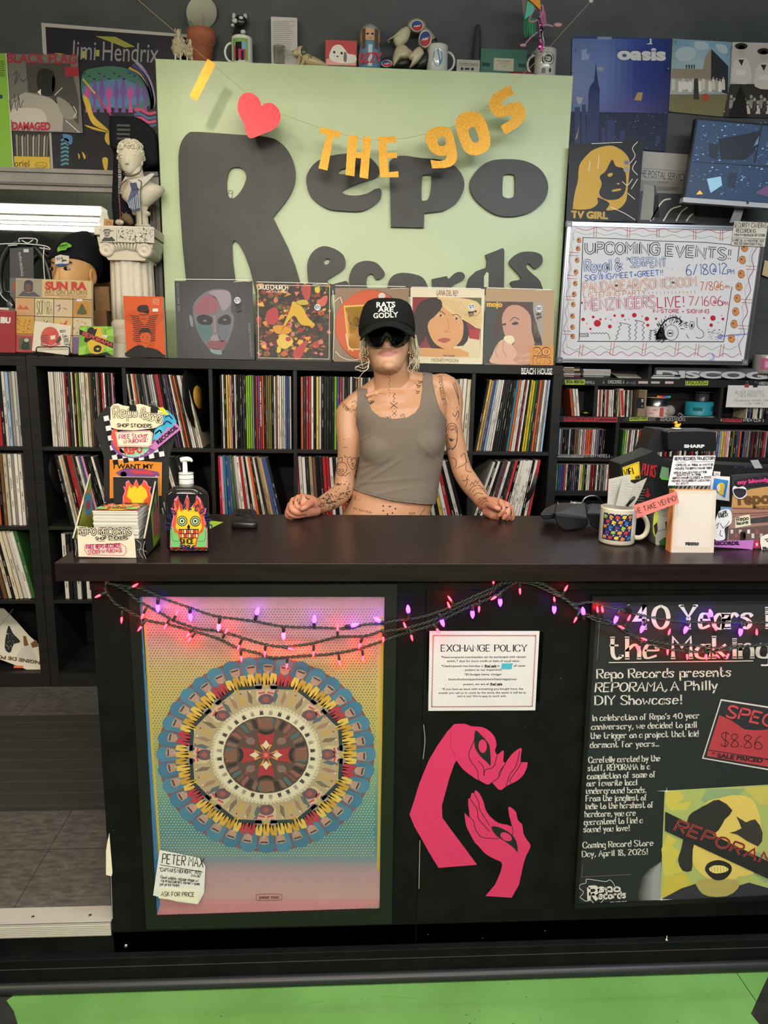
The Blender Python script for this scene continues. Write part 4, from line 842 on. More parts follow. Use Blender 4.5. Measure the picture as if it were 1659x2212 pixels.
V=wrap(p,r,[(-4+27*math.cos(q),h*.5+h*.31*math.sin(q)) for q in a_],.0006); m.add(V,[tuple(range(28))],'5f84a6','ceramic'); m.build('print',t)
t=obox(987,1037,129,YO-.02,.012,'9d9a91','cassette','cream cassette tape standing on the sign top beside the blue oval mug','cassette',m_='plastic')
m=MB(wall(YO-.0203)); m.hand('Southern Gothic',(992,139),(1032,141),5,.6,'4a4845'); m.rect(990,141.5,1034,142.3,'55534f'); m.disc(998,148.5,3.2,3.4,'2a2a2a',n=14); m.disc(1020.5,149.2,3.2,3.4,'2a2a2a',n=14); m.rect(1004,146.5,1014,151,'2a2a2a'); m.build('face_print',t)
x=tx(1031,90,YO+.03); zt=tz(1031,54,YO+.03); t_=MB(); t_.lathe((x,YO+.03,ZO),[(.022,0),(.022,(zt-ZO)*.35),(.012,(zt-ZO)*.9),(.009,zt-ZO),(.001,zt-ZO+.001)],'33363a','plastic',20); t_.build('dark_bottle',label='tall dark tapering bottle standing behind the cassette and green box',cat='bottle')
t=obox(1039,1139,106,YO+.0,.04,'2f5f50','tape_box','dark green box with a cream label on the sign top','box',m_='satin')
m=MB(wall(YO-.0005)); m.slab([(1067,125),(1110,127),(1109,154),(1066,152)],.0004,'a9a390'); m.up(); m.text('REPO RECORDS',(1074,133),(1102,134),3,'4b463c'); m.text('"Box of Fun"',(1080,138),(1098,139),2.6,'4b463c'); m.rect(1087,143,1094,143.8,'4b463c'); m.build('label_card',t)
m=MB(wall(YO-.0004)); m.poly([(1041,134),(1059,136),(1057,144),(1041,143)],'1e3b33'); m.poly([(1118,137),(1136,138),(1136,147),(1120,145)],'1e3b33'); m.build('slot',t)
a,b=np.array([tx(1100,152,YO-.025),YO-.025,ZO+.010]),np.array([tx(1152,156,YO-.025),YO-.03,ZO+.010]); t=thing('pocket_knife','red pocket knife lying in front of the dark green box','knife',(a+b)/2); m=MB(); m.tube([a,a*.9+b*.1,a*.1+b*.9,b],[.004,.009,.009,.005],'7d2427','plastic',12); m.build('handle',t); m=MB(); m.tube([b,b+[.012,-.002,.003]],[.003,.0008],'55565a','metal',6); m.build('blade',t)
t,p,r,h=omug(1155,1201,110,-1,'b4b2ad','white mug with round black emblem on the sign top under the puppet')
m=MB()
def ring(a0,h0,ra,rh,col,zo,n=24):V=wrap(p,r,[(a0+ra*math.cos(q),h0+rh*math.sin(q)) for q in np.arange(n)*2*math.pi/n],zo); m.add(V,[tuple(range(n))],col,'ceramic')
ring(2,h*.6,34,h*.23,'2d2c2b',.0005); ring(2,h*.6,29,h*.19,'b4b2ad',.0009); ring(2,h*.6,22,h*.13,'2d2c2b',.0013); wpatch(m,p,r,-14,14,h*.54,h*.66,'b4b2ad',.0018,6); wpatch(m,p,r,-12,2,h*.58,h*.61,'2d2c2b',.0022,6)
for k in range(6):wpatch(m,p,r,-30+k*3.4,-28+k*3.4,h*.10,h*.28,'3b3a38',.0005,3)
ring(14,h*.2,6,h*.08,'2d2c2b',.0005,12); m.build('print',t)
# marionette skeleton hanging in front of the wall
ym=3.42; D=cr(800,0,3.318); t=thing('hanging_puppet','small hanging skeleton puppet in bright paper and pink foil, top right','puppet',at(1170,60,ym))
def pt(x,y,dy=0):q=at(*D(x,y)[0],ym); q[1]+=dy; return q
def limb(nm,pts,r_,col,mm='gloss'):m=MB(); m.tube(catmull([pt(*q) for q in pts],4),r_,col,mm,8); m.build(nm,t)
m=MB(wall(ym-.012)); m.slab(D(1120,-30,1215,-30,1222,80,1150,20),.003,'c98a2e'); m.up(); m.line(D(1125,-5,1160,20,1218,78),2,'1d1d1f'); m.build('paper_wing',t)
m=MB(wall(ym-.006)); m.slab(D(1130,-20,1175,50,1160,100,1105,140),.002,'4fa58e'); m.build('paper_wing',t)
m=MB(wall(ym+.004)); m.slab(D(1085,-20,1135,-20,1100,130),.002,'6d6460'); m.build('paper_wing',t)
q=random.Random(9)
for k in range(13):limb('tassel_strand',[(1105+k*6.5,130),(1100+k*7+q.uniform(-3,3),200),(1106+k*6+q.uniform(-6,6),262+q.uniform(-12,8))],.0016,q.choice(['2f8a5c','3f9a6a','267048']))
m=MB(); m.tube(catmull([pt(1140,140),pt(1180,60),pt(1230,40),pt(1235,90),pt(1195,145),pt(1150,155)],4,True),.004,'a9758c','gloss',8,closed=True); m.build('sash',t)
for k in range(6):limb('fringe_strand',[(1215+k*7,80),(1222+k*7,130),(1226+k*7,178)],.0016,'b06a92')
limb('spine',[(1205,130),(1212,200),(1218,280)],.006,'8d6f8a','metal'); limb('arm',[(1215,185),(1270,180),(1310,190)],.0045,'a07a8c'); limb('arm',[(1200,230),(1150,270),(1105,320)],.0035,'a07a8c'); limb('leg',[(1218,280),(1228,330),(1222,372)],.0065,'c45a94'); limb('leg',[(1240,210),(1235,250),(1245,300),(1243,350)],.0025,'cfd0d4','metal')
for q_ in ((1345,178,.012),(1095,325,.009)):m=MB(); m.ball(pt(q_[0],q_[1]),(q_[2]*1.6,.006,q_[2]*.7),'b98a92','gloss',12); m.build('hand',t)
m=MB(); m.ball(pt(1218,330),(.012,.008,.016),'c95a98','metal',12); m.ball(pt(1222,215),(.011,.008,.012),'5d4a5c','metal',12); m.ball(pt(1218,180),(.009,.008,.010),'c45a94','metal',12); m.build('foil_joint',t)
for a,b in (((1300,195),(1140,430)),((1200,310),(1140,430)),((1170,-20),(1167,-335))):m=MB(); m.tube([pt(*a),pt(*b)],.0008,'b9b9bd','metal',5); m.build('puppet_string',t)
m=MB(); m.ball(at(1277,2,YBN),(.010,.004,.007),'b5b4b2','plastic',10); m.build('banner_clip',[o for o in bpy.data.objects if o.name=='banner'][0])
# == things on top of the cube shelf
E1=cr(0,240,4.0975); E2=cr(0,500,6.381); Z_=ZTOP+.0006
def book(name,label,cat,quad,Y,t_,col,deg=8,side='d8d0c2',group=None,m_='gloss',yaw=0):
 """a board-backed thing leaning back on the shelf; returns its front mesh builder and Empty"""
 bl=quad[3]; br=quad[2]; pl=lean((bl[0]+br[0])/2,(bl[1]+br[1])/2,Y,deg,yaw); P=pl.hit(quad); lo=P[:,1].min()
 pl.o=pl.o+pl.v*0; z=pl.w(P)[:,2].min(); pl.o=pl.o+np.array([0,0,Z_-z])
 P=pl.hit(quad); pl.o=pl.o+np.array([0,0,Z_-pl.w(P)[:,2].min()])
 t=thing(name,label,cat,pl.o,group); m=MB(pl); m.slab(quad,t_,col,m_,side=side); m.up(); return m,t,pl
def bag(m0,quad,t,top=5):
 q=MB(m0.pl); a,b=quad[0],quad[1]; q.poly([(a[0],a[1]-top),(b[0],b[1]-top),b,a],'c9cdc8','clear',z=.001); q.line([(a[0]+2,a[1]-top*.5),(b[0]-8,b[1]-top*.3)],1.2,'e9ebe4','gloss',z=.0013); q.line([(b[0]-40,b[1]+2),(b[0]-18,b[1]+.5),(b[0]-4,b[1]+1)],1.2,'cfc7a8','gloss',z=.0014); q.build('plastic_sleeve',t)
def price(m,x,y,txt,r=7,col='cfd0d2'):m.up(2); m.disc(x,y,r,r*1.02,col,n=20); m.up(); m.hand(txt,(x-4.5,y+3),(x+5,y+2.5),6,.9,'2b3a6c');
def scribble(m,x,y,lines,w_,col='1d1d22',lh=7,rot=-.35):
 for k,s in enumerate(lines):m.hand(s,(x+k*1.5,y+k*lh),(x+k*1.5+w_*(.6+.1*len(s)/2),y+k*lh+w_*rot),5,.9,col,jit=.05)
R6=random.Random(21)
# left edge: red book
m,t,pl=book('boxed_set','red boxed set cut off by the left photo edge on the cube shelf','box',[(-60,664),(33,671),(33,762),(-60,760)],3.24,.03,'8f2a33',4,'7a232b')
m.text('MALIBU'[3:],(1,697),(22.5,698),11.5,'d8d2cc',bold=.06); m.rect(-40,672,30,672.8,'b5555c'); m.build('cover',t)
# headphones in clear pack
yh=3.44; t=thing('headphone_pack','black headphones in a clear hanging pack behind the record book','headphones',at(60,740,yh)); hp=wall(yh-.03)
m=MB(); rx=np.linspace(0,2*math.pi,36)
c=at(56,612,yh); P=[c+[.108*math.cos(a),-.005,.172*math.sin(a)] for a in np.linspace(-.75,math.pi+.75,30)]; m.tube(P,.016,'1c1d20','plastic',10); m.build('headband',t)
for dx in (-.085,.092):
 m=MB(); m.lathe(c+[dx,.0,-.105],[(.02,-.03),(.05,-.028),(.056,-.01),(.056,.012),(.045,.026),(.02,.03)],'202124','plastic',24,(.5 if dx>0 else -.5,-.8,0),sx=1,sy=1.25); m.build('ear_cup',t)
m=MB(hp); m.slab([(21,536),(72,534),(74,660),(22,660)],.001,'4a4a4d'); m.up(); m.poly([(21,600),(73,600),(74,660),(22,660)],'6b6a6a'); m.up(); m.text('audio-technica',(40,545),(46,597),7,'c9c8c6'); m.rect(51,538,62,545,'cfcfd2'); m.poly([(28,610),(36,606),(36,626),(26,628)],'9a5a4a'); m.build('card',t)
m=MB(hp); sh=[(-70,540),(-20,528),(44,524),(46,516),(80,517),(82,527),(112,540),(119,548),(112,600),(104,640),(70,664),(10,664),(-70,662)]
m.poly(sh,'d0d4d4','clear',z=.012);
for q in ([(44,524),(46,516),(80,517),(82,527)],[(2,528),(44,527),(100,532),(116,545)],[(98,534),(96,560),(99,604)],[(0,600),(4,636),(30,660)],[(50,520),(62,526),(74,519)],[(88,536),(112,540)],[(20,531),(40,530)]):m.line(q,2.0,'c9ccca','gloss',z=.0125,sm=4)
m.build('clear_shell',t)
m=MB(); a,b=at(-80,664,yh),at(40,664,yh); m.box(a[0],b[0],yh-.10,yh+.05,Z_,a[2]-.003,'c9c5bd','paper'); m.build('white_shelf_box',label='white box under the headphone pack at the left edge',cat='box',bevel=.001)
# mannequin head in a beanie
yb=3.42; t=thing('mannequin_head','tan mannequin head wearing a black beanie beside the plaster column','mannequin',at(165,740,yb)); c=at(160,590,yb); fwd=np.array([-.30,-.954,0]); sdx=np.array([.954,-.30,0]); upv=np.array([0,0,1])
def hd(f,s_,u):return c+(fwd*f+sdx*s_+upv*u)*1.16
rg=[]
for u,d,wv,off in ((-.165,.05,.052,-.02),(-.12,.050,.050,-.02),(-.095,.052,.050,-.012),(-.085,.070,.050,.012),(-.05,.082,.060,.010),(-.02,.088,.068,.006),(.01,.090,.073,.002),(.04,.093,.075,-.004),(.06,.088,.071,-.014),(.085,.07,.058,-.022),(.10,.03,.03,-.026)):
 rg.append(np.array([hd(off+d*math.cos(a),wv*math.sin(a)*(1-.12*max(0,math.cos(a))),u) for a in np.arange(30)*2*math.pi/30]))
m=MB(); m.loft(rg,'c79a62','skin'); m.tube([hd(-.02,0,-.15),[hd(-.02,0,0)[0],hd(-.02,0,0)[1],Z_]],[.055,.075],'c79a62','skin',20)
m.loft([np.array([hd(.088+q*.024*(1-abs(k)*.0),.0+k,u) for k in (-.010,0,.010)]+[hd(.07,.0,u)]) for u,q in ((.012,.1),(-.012,.5),(-.036,1.0),(-.044,.5))],'c79a62','skin')
m.loft([np.array([hd(-.005+.020*math.cos(a)*s_,.070+.008*s2,-.012+.030*math.sin(a)*s_) for a in np.arange(14)*2*math.pi/14]) for s_,s2 in ((.9,0),(1,.8),(.85,1.4),(.5,.9))],'bf9058','skin')
m.build('head',t)
for s_ in (.028,-.028):
 m=MB(); e=hd(.079,s_,.006); m.ball(e,(.0165,.011,.0085),'a99a86','gloss',12); m.ball(e+fwd*.0055,(.0085,.0085,.0082),'1c1410','gloss',10); m.build('eye',t)
m=MB()
for s_ in (1,-1):m.tube(catmull([hd(.094,s_*.014,.024),hd(.092,s_*.032,.033),hd(.078,s_*.052,.026)],4),[.0034]*9,'3a2a20','hair',6)
m.build('eyebrow',t)
m=MB(); rg=[]
for u,k,lag in ((.046,1.05,-.006),(.052,1.09,-.010),(.07,1.09,-.018),(.095,1.02,-.03),(.12,.86,-.05),(.145,.6,-.075),(.16,.3,-.092),(.165,.03,-.1)):
 rg.append(np.array([hd(lag+.094*k*math.cos(a)-.0*u,.078*k*math.sin(a),u-.016*(1-math.cos(a))**2*(1 if u<.12 else (.222-u)/.1)) for a in np.arange(30)*2*math.pi/30]))
m.loft(rg,'191a1e','cloth'); m.build('beanie',t)
plb=wall(yb-.125); m=MB(plb); m.poly(E2(800,220,850,165,905,150,945,165,985,190,975,215,930,225,905,255,850,260,800,280,790,250),'6fae3f','cloth',sm=4); m.up(); m.text('REPO',(129,534),(147,530),3.5,'1d2a16','cloth',bold=.05); m.text('RECORDS',(130,538),(144,535),2.6,'1d2a16','cloth'); m.build('green_patch',t)
m=MB(wall(yb-.114)); m.poly([(119,554),(130,550),(149,553),(149,569),(119,572)],'c9c2b4','paper'); m.up(); m.poly([(119,571),(134,569),(149,571),(140,574),(122,575)],'2f4f86','paper'); m.hand('4HL',(122,563),(139,561),7,1.0,'2a2a30','paper'); m.build('paper_headband',t)
# cardboard boxes
for (a,b,c_,d,y,col,lab) in ((203,618,238,672,3.47,'8a6a48','small open cardboard box on top behind the record book'),(199,670,235,765,3.45,'7b5c3d','brown cardboard box standing under the other box behind the record book')):
 p0,p1=at(a,b,y),at(c_,d,y); m=MB(); m.box(p0[0],p1[0],y,y+.08,max(Z_,p1[2]),p0[2]-.001,col,'paper'); m.build('cardboard_box',label=lab,cat='box',bevel=.001)
# record art book
Q=[(34.5,601),(198,606.6),(197,763),(32,759)]; m,t,pl=book('art_book','tan record cover art book with red title and a grid of small covers','book',Q,3.245,.022,'bfa577',6,'d9cdb0')
m.poly(E2(225,655,580,660,578,905,222,900),'8d8676'); m.up(); m.poly(E2(330,760,345,690,400,670,450,700,455,780,440,830,345,830),'3a3040',sm=4); m.poly(E2(345,740,380,720,430,745,425,800,385,840,350,810),'5d463c',sm=4,z=m.z+EPS); m.poly(E2(250,890,320,820,390,850,470,830,560,900),'4a4550',z=m.z-EPS/2)
m.up(2); m.text('SUN RA',E2(622,798)[0],E2(1198,803)[0],15.5,'b3352f',bold=.06); m.text('ART ON SATURN',E2(618,866)[0],E2(1200,876)[0],9.5,'6f5c40'); m.text('THE ALBUM COVER ART OF SUN RA’S SATURN LABEL',E2(618,884)[0],E2(1198,899)[0],1.9,'b3352f',bold=.02); m.text('IRWIN CHUSID AND CHRIS REISMAN',E2(836,913)[0],E2(1198,920)[0],1.5,'5d4a34')
cells=[('b98f62','b5603f'),('c4b48a','2f2b30'),('bfa98a','6d4a7c'),('a7834a','5f5a2e'),('b98a38','5d3f22'),('b0a27c','4a4038'),('c0a46a','b5532f'),('bfae90','8a3a30'),('a83a40','3a3a36'),('b9a583','7a5c44'),('b5a684','6d5244'),('6d5480','8a7094')]
for k,(bg,fg) in enumerate(cells):
 r_,c_=divmod(k,4); x0=34+c_*41.2-.3*r_; y0=644+r_*39.5+c_*1.5; m.poly([(x0+1,y0),(x0+40,y0+1.5),(x0+39.7,y0+38.4),(x0+.5,y0+37)],bg,z=EPS)
 if k in (1,):m.z=3*EPS; m.hand('SUN RA',(x0+4,y0+33),(x0+37,y0+34),27,1.1,fg); m.hand('WE',(x0+12,y0+8),(x0+20,y0+8),5,.7,fg)
 elif k in (4,7,11):
  for j in range(34):x,y=x0+3+R6.uniform(0,33),y0+3+R6.uniform(0,31); m.line([(x,y),(x+R6.uniform(-3,3),y+R6.uniform(-2,3))],1.1,fg,z=3*EPS)
 elif k==8:m.poly([(x0+7,y0+5),(x0+34,y0+6),(x0+34,y0+33),(x0+6,y0+32)],'55503f',z=2*EPS); m.poly([(x0+12,y0+31),(x0+18,y0+12),(x0+26,y0+10),(x0+30,y0+31)],'27302a',z=3*EPS,sm=2); m.disc(x0+24,y0+12,5,4,'b0a892',z=4*EPS)
 elif k==3:m.poly([(x0+6,y0+5),(x0+33,y0+6),(x0+33,y0+31),(x0+5,y0+30)],'b5762f',z=2*EPS); m.poly([(x0+9,y0+30),(x0+14,y0+16),(x0+20,y0+7),(x0+26,y0+18),(x0+30,y0+30)],'4a5230',z=3*EPS,sm=2)
 elif k==0:m.poly([(x0+2,y0+24),(x0+10,y0+14),(x0+17,y0+22),(x0+22,y0+16),(x0+30,y0+25)],'b0523a',z=2*EPS); m.text('SOUND SUN',(x0+5,y0+36),(x0+32,y0+37),3,fg,z=3*EPS)
 else:
  for j in range(6):m.poly([(x0+4+R6.uniform(0,26),y0+4+R6.uniform(0,26)) for _ in range(3)],fg if j%2 else bg,z=2*EPS+j*EPS*.2)
m.z=5*EPS
for k in range(4):y=642.5+k*39.3; m.line([(34-.5*k,y),(198,y+5)],1.3,'2d2820')
for k in range(1,4):x=34+k*41.3; m.line([(x,644),(x-.8,762)],1.3,'2d2820')
m.rect(*E2(1060,935)[0],*E2(1135,965)[0],'d4d0cc',z=6*EPS); m.build('cover',t)
# little print on wire stand
Q=E2(480,1232,985,1300,940,1705,440,1645); m,t,pl=book('record_sleeve','small white picture sleeve with red van print on a wire stand','record',Q,3.228,.003,'cbc3b2',12)
m.disc(*E2(690,1435)[0],19,19,'b5523c',n=28); m.up(); m.poly(E2(560,1460,590,1395,780,1370,810,1410,800,1530,700,1575,570,1530),'b8453f'); m.up(); m.poly(E2(695,1440,765,1430,760,1485,700,1490),'cfc4ae')
for k in range(6):m.line(E2(560,1440+k*26,665,1432+k*27),1.4,'3a3436')
m.poly(E2(770,1510,830,1430,850,1490,790,1570),'4a3a34'); m.poly(E2(560,1545,700,1580,830,1530,840,1555,700,1610,570,1570),'c0564c',sm=0); m.up(); scribble(m,130,719,['$50'],16,'2a2a32',rot=-.1); scribble(m,135,728,['Color','Vinyl','2015','rare'],13,'3a3a40',6,0); m.build('cover',t)
m=MB(); pw=wall(3.212); W=lambda L:pw.w(pw.hit(E2(*L))); m.tube(W((500,1690,500,1610,520,1592,930,1588,955,1605,965,1660,985,1690)),.0022,'18181a','metal',7)
a,b=at(80,766,3.212),at(152,768,3.212); m.tube([(a[0],3.212,Z_+.002),(a[0],3.27,Z_+.002)],.002,'18181a','metal',6); m.tube([(b[0],3.212,Z_+.002),(b[0],3.27,Z_+.002)],.002,'18181a','metal',6); m.build('wire_stand',label='black beaded wire stand holding the small white picture sleeve',cat='stand')
# yellow-green compact disc
Q=E2(1095,1303,1565,1310,1560,1708,1080,1706); m,t,pl=book('compact_disc','green and yellow card disc case with black diagonal band by the column','CD',Q,3.225,.010,'6fa336',6)
for q in ((1100,1330,1200,1310,1160,1380,1230,1330,1200,1420,1110,1420),(1390,1310,1500,1315,1450,1370,1560,1340,1560,1440,1420,1440),(1090,1600,1200,1560,1160,1690,1085,1700),(1440,1560,1560,1540,1555,1640,1470,1650)):m.poly(E2(*q),'8fbf4a')
m.poly(E2(1220,1345,1300,1320,1440,1330,1470,1400,1460,1560,1420,1650,1320,1690,1230,1640,1200,1500,1190,1400),'c9a832',sm=4); m.up(); m.poly(E2(1215,1340,1270,1320,1310,1350,1340,1340,1300,1450,1240,1500,1190,1530,1160,1500,1190,1420),'1d1b1a',sm=3)
m.poly(E2(1300,1590,1330,1570,1370,1570,1400,1600,1380,1660,1310,1660,1290,1630),'1d1b1a',sm=3); m.up(); m.poly(E2(1320,1615,1345,1605,1378,1612,1350,1640),'c9a832'); m.poly(E2(1130,1705,1240,1680,1340,1690,1470,1660,1540,1708),'1d1b1a'); m.poly(E2(1098,1350,1560,1535,1558,1612,1097,1420),'1a1716'); m.up(); m.hand('REPORAMA',E2(1135,1432)[0],E2(1540,1590)[0],8,2.2,'c04a44'); m.rect(*E2(1410,1428)[0],*E2(1478,1460)[0],'d8d6d2'); m.up(); m.text('$15',E2(1418,1452)[0],E2(1465,1452)[0],2.6,'333'); m.build('cover',t)
# orange book
Q=E1(1088,1635,1440,1643,1462,2180,1122,2174); m,t,pl=book('orange_book','orange book with two figures on its cover beside the green sign','book',Q,3.225,.028,'c9521f',5,'e6dccb')
m.poly(E1(1122,1800,1180,1770,1230,1790,1300,1790,1380,1770,1440,1790,1450,1830,1390,1900,1370,2060,1340,2100,1210,2080,1200,1980,1180,1900,1110,1850),'b8481c',sm=2); m.up()
for k in range(14):y=1810+k*17; m.line(E1(1175+6*(k%2)-max(0,3-k)*8,y,1230,y+8,1300,y+10,1375+max(0,3-k)*8,y-2),1.7,'2d1a14',sm=3)
m.up(); m.poly(E1(1225,1780,1240,1840,1275,1890,1305,1870,1320,1800,1315,1770),'b8481c',sm=3); m.poly(E1(1218,1770,1222,1730,1265,1715,1310,1725,1318,1790,1270,1785),'2b1d19',sm=3); m.up(); m.line(E1(1230,1800,1275,1806,1318,1800),1.4,'2b1d19'); m.line(E1(1250,1838,1272,1842,1296,1836),1.0,'3b1d14')
m.poly(E1(1112,2172,1150,2110,1230,2070,1300,2090,1390,2110,1440,2150,1460,2178),'1b1817',sm=2); m.up(); m.poly(E1(1240,2000,1250,1960,1325,1960,1335,2010,1320,2060,1290,2095,1260,2060),'c2561f',sm=3); m.poly(E1(1236,1990,1238,1940,1280,1920,1330,1935,1335,1990,1318,1962,1258,1965),'33231c',sm=3)
m.up(); m.disc(*E1(1266,2002)[0],1.6,1,'2b1814',n=8); m.disc(*E1(1308,2002)[0],1.6,1,'2b1814',n=8); m.line(E1(1272,2052,1290,2054,1306,2052),1,'5b2a16')
for k in range(4):m.text('Pet Shop Boys Catalogue Recordings'[k*9:k*9+8],E1(1352,1668+k*14)[0],E1(1410,1669+k*14)[0],1.8,'ecd9c8')
m.rect(*E1(1352,1748)[0],*E1(1400,1775)[0],'dcd8d4'); m.build('cover',t)
# -- plaster column and bust
yc=3.41; pcx=float(at(288,640,yc)[0]); zct=float(at(270,492,yc-.07)[2]); t=thing('plaster_column','white fluted plaster column with scroll capital left of the green sign','column',(pcx,yc,Z_)); sc=1/468
zz=lambda y:float(at(288,y,yc-.09)[2]); m=MB(); N_=96; rsx=.092
def flute(r,z):return np.array([(pcx+(r-.006*max(0,math.cos(a*16))**.5*1)*math.sin(a),yc-(r-.006*max(0,math.cos(a*16))**.5)*math.cos(a),z) for a in np.arange(N_)*2*math.pi/N_])
m.loft([flute(rsx*1.02,zz(690)),flute(rsx,zz(640)),flute(rsx*.96,zz(560))],'cfc6b4','plaster'); m.build('shaft',t)
m=MB(); m.lathe((pcx,yc,0),[(rsx*.98,zz(690)),(rsx*1.06,zz(697)),(rsx*1.06,zz(708)),(rsx*1.0,zz(712)),(rsx*1.02,zz(720)),(rsx*1.1,zz(735)),(rsx*1.1,zz(742))],'cfc6b4','plaster',40); m.box(pcx-.104,pcx+.104,yc-.104,yc+.104,Z_,zz(742),'cfc6b4','plaster'); m.build('base',t,bevel=.002)
xw0,xw1=float(at(205,495,yc-.1)[0]),float(at(334,500,yc-.1)[0]); m=MB(); m.box(xw0,xw1,yc-.115,yc+.115,zz(511),zct,'d4cbba','plaster'); m.build('abacus',t,bevel=.003)
m=MB(); xm=(xw0+xw1)/2; hw=(xw1-xw0)/2
m.loft([np.array([(xm+sx_*w_,yc+sy_*.098,z) for sx_,sy_ in ((-1,-1),(1,-1),(1,1),(-1,1))]) for w_,z in ((hw*.62,zz(563)),(hw*.74,zz(550)),(hw*.90,zz(535)),(hw*.95,zz(514)))],'cbc2b0','plaster',False)
for sx_ in (-1,1):
 c=np.array([xm+sx_*hw*.64,yc-.1,zz(541)]); m.lathe(c,[(.001,-.012),(.008,-.012),(.010,-.004),(.016,-.004),(.019,-.012),(.027,-.012),(.031,0),(.031,.20)],'d0c7b5','plaster',28,(0,1,0))
for k in range(9):m.tube([(xm+(k-4)*.011,yc-.101,zz(540)-.002*abs(k-4)),(xm+(k-4)*.014,yc-.106,zz(526))],.0045,'d0c7b5','plaster',8)
m.tube(catmull([(xm-hw*.5,yc-.1,zz(522)),(xm,yc-.108,zz(524)),(xm+hw*.5,yc-.1,zz(522))],6),.005,'d0c7b5','plaster',8); m.build('capital',t)
# three little zines taped along the capital
for k,(a,b,lab) in enumerate(((216,252,'left black and white mini zine on the column capital, a face drawing'),(253,291,'middle black and white mini zine on the column capital, swirling ornament'),(293,333,'right black and white mini zine on the column capital, crowded drawing'))):
 m=MB(wall(yc-.118)); m.slab([(a,490.5+k*.5),(b,491+k*.5),(b,524+k*.4),(a,522+k*.4)],.002,'c9c3b6','paper'); m.up()
 if k==0:m.poly([(219,521),(226,512),(233,514),(242,511),(249,521)],'4a4744','paper'); m.disc(231,504,7,8,'9a948a','paper'); m.up(); m.disc(228,503,2,1.1,'2a2826','paper',n=8); m.disc(235,503,2,1.1,'2a2826','paper',n=8); m.line([(228,509),(232,510),(236,508)],1,'2a2826','paper'); m.line([(223,500),(227,496),(236,496),(240,501)],2,'3a3836','paper')
 for j in range(46 if k else 22):
  x,y=R6.uniform(a+2,b-3),R6.uniform(493,521)
  if k==0 and 222<x<240 and y<513:continue
  m.line([(x,y),(x+R6.uniform(-3,3),y+R6.uniform(-3,3)),(x+R6.uniform(-3,3),y+R6.uniform(-3,3))],R6.uniform(.5,1.4),'3b3835','paper')
 m.build('mini_zine',label=lab,cat='zine')
# bust
yb=yc-.005; bs=thing('plaster_bust','white plaster bust of a curly haired youth in shirt collar and striped tie','bust',(float(at(305,488,yb)[0]),yb,zct)); wb=wall(yb)
def bp(x,y,dy=0):q=at(*E1(x,y)[0],yb); q[1]+=dy; return q
u_=lambda px:px/4.0975/FPX*(yb+.1)*1.0
m=MB()
def rings(spec,col='cfc6b2',mat_='plaster',n=26):
 R=[]
 for (x,y,rx,ry,dy,tilt) in spec:
  c=bp(x,y,dy); R.append(np.array([c+[u_(rx)*math.sin(a),-u_(ry)*math.cos(a),u_(rx)*math.sin(a)*tilt] for a in np.arange(n)*2*math.pi/n]))
 m.loft(R,col,mat_)
rings([(1265,1028,62,60,0,0),(1265,1010,62,60,0,0),(1262,1000,48,46,0,0),(1258,930,44,42,0,0),(1252,915,70,62,0,0),(1250,895,70,62,0,0),(1248,880,48,44,0,0),(1246,850,60,50,0,0)])
rings([(1246,862,50,45,0,.1),(1245,820,95,70,0,.1),(1250,760,150,95,.004,.08),(1262,700,172,100,.006,.02),(1262,650,160,92,.008,-.08),(1240,610,110,76,.008,-.2),(1215,580,70,62,.004,-.2),(1200,550,60,58,0,-.1),(1190,500,60,60,0,0),(1185,470,60,62,0,0)])
rings([(1170,568,14,20,-.022,.1),(1168,556,40,44,-.016,.1),(1165,530,62,66,-.010,.1),(1165,490,80,84,-.006,.1),(1165,440,94,98,-.004,.1),(1163,400,100,106,-.002,.1),(1160,360,100,104,0,.1),(1158,320,82,86,.002,.1),(1158,298,40,42,.002,.1)])
m.loft([np.array([bp(1155+k,y,-.004)+[0,-u_(q),0] for k,q in ((-16,92),(0,92+h_),(16,92))]) for y,h_ in ((425,6),(460,18),(492,32),(500,10))],'cfc6b2','plaster',True,True,False)
for x,y,rr in ((1155,525,24),):m.ball(bp(x,y)+[0,-u_(72),0],(u_(24),u_(14),u_(7)),'c9bfaa','plaster',10)
for x in (1110,1200):m.ball(bp(x,435)+[0,-u_(84),0],(u_(22),u_(12),u_(10)),'d4ccba','plaster',12); m.tube(catmull([bp(x-28,418)+[0,-u_(84),0],bp(x,408)+[0,-u_(96),0],bp(x+28,416)+[0,-u_(86),0]],4),u_(7),'d4ccba','plaster',6)
m.ball(bp(1258,455)+[0,-u_(14),0],(u_(13),u_(14),u_(30)),'cfc6b2','plaster',10)
m.build('bust_body',bs)
m=MB(); R7=random.Random(2)
for k in range(120):
 a,b=R7.uniform(-1.9,1.9),R7.uniform(.0,1); x=1160+108*math.sin(a)*math.cos(b*1.2); y=400-20-110*math.sin(b*1.35)+(-28 if abs(a)<.9 and b<.35 else (40 if abs(a)>1.2 and b<.4 else 0)); c=bp(x,y)+[0,-u_(104)*math.cos(a)*math.cos(b*1.2),0]
 s_=R7.uniform(13,20); o=R7.uniform(0,6); m.tube([c+[u_(s_*.55)*math.cos(o+q),-u_(q*2.2),u_(s_*.55)*math.sin(o+q)] for q in np.linspace(0,4.6,8)],[u_(7)]*7+[u_(3)],R7.choice(['d2c9b5','c8bea8','d8d0be']),'plaster',6)
m.build('curly_hair',bs,label='carved curly hair')
fr=yb-u_(108)
m=MB(wall(fr)); m.slab(E1(1130,590,1105,640,1075,672,1062,668,1095,600,1120,560),.004,'b9b4ac','cloth'); m.build('collar',bs)
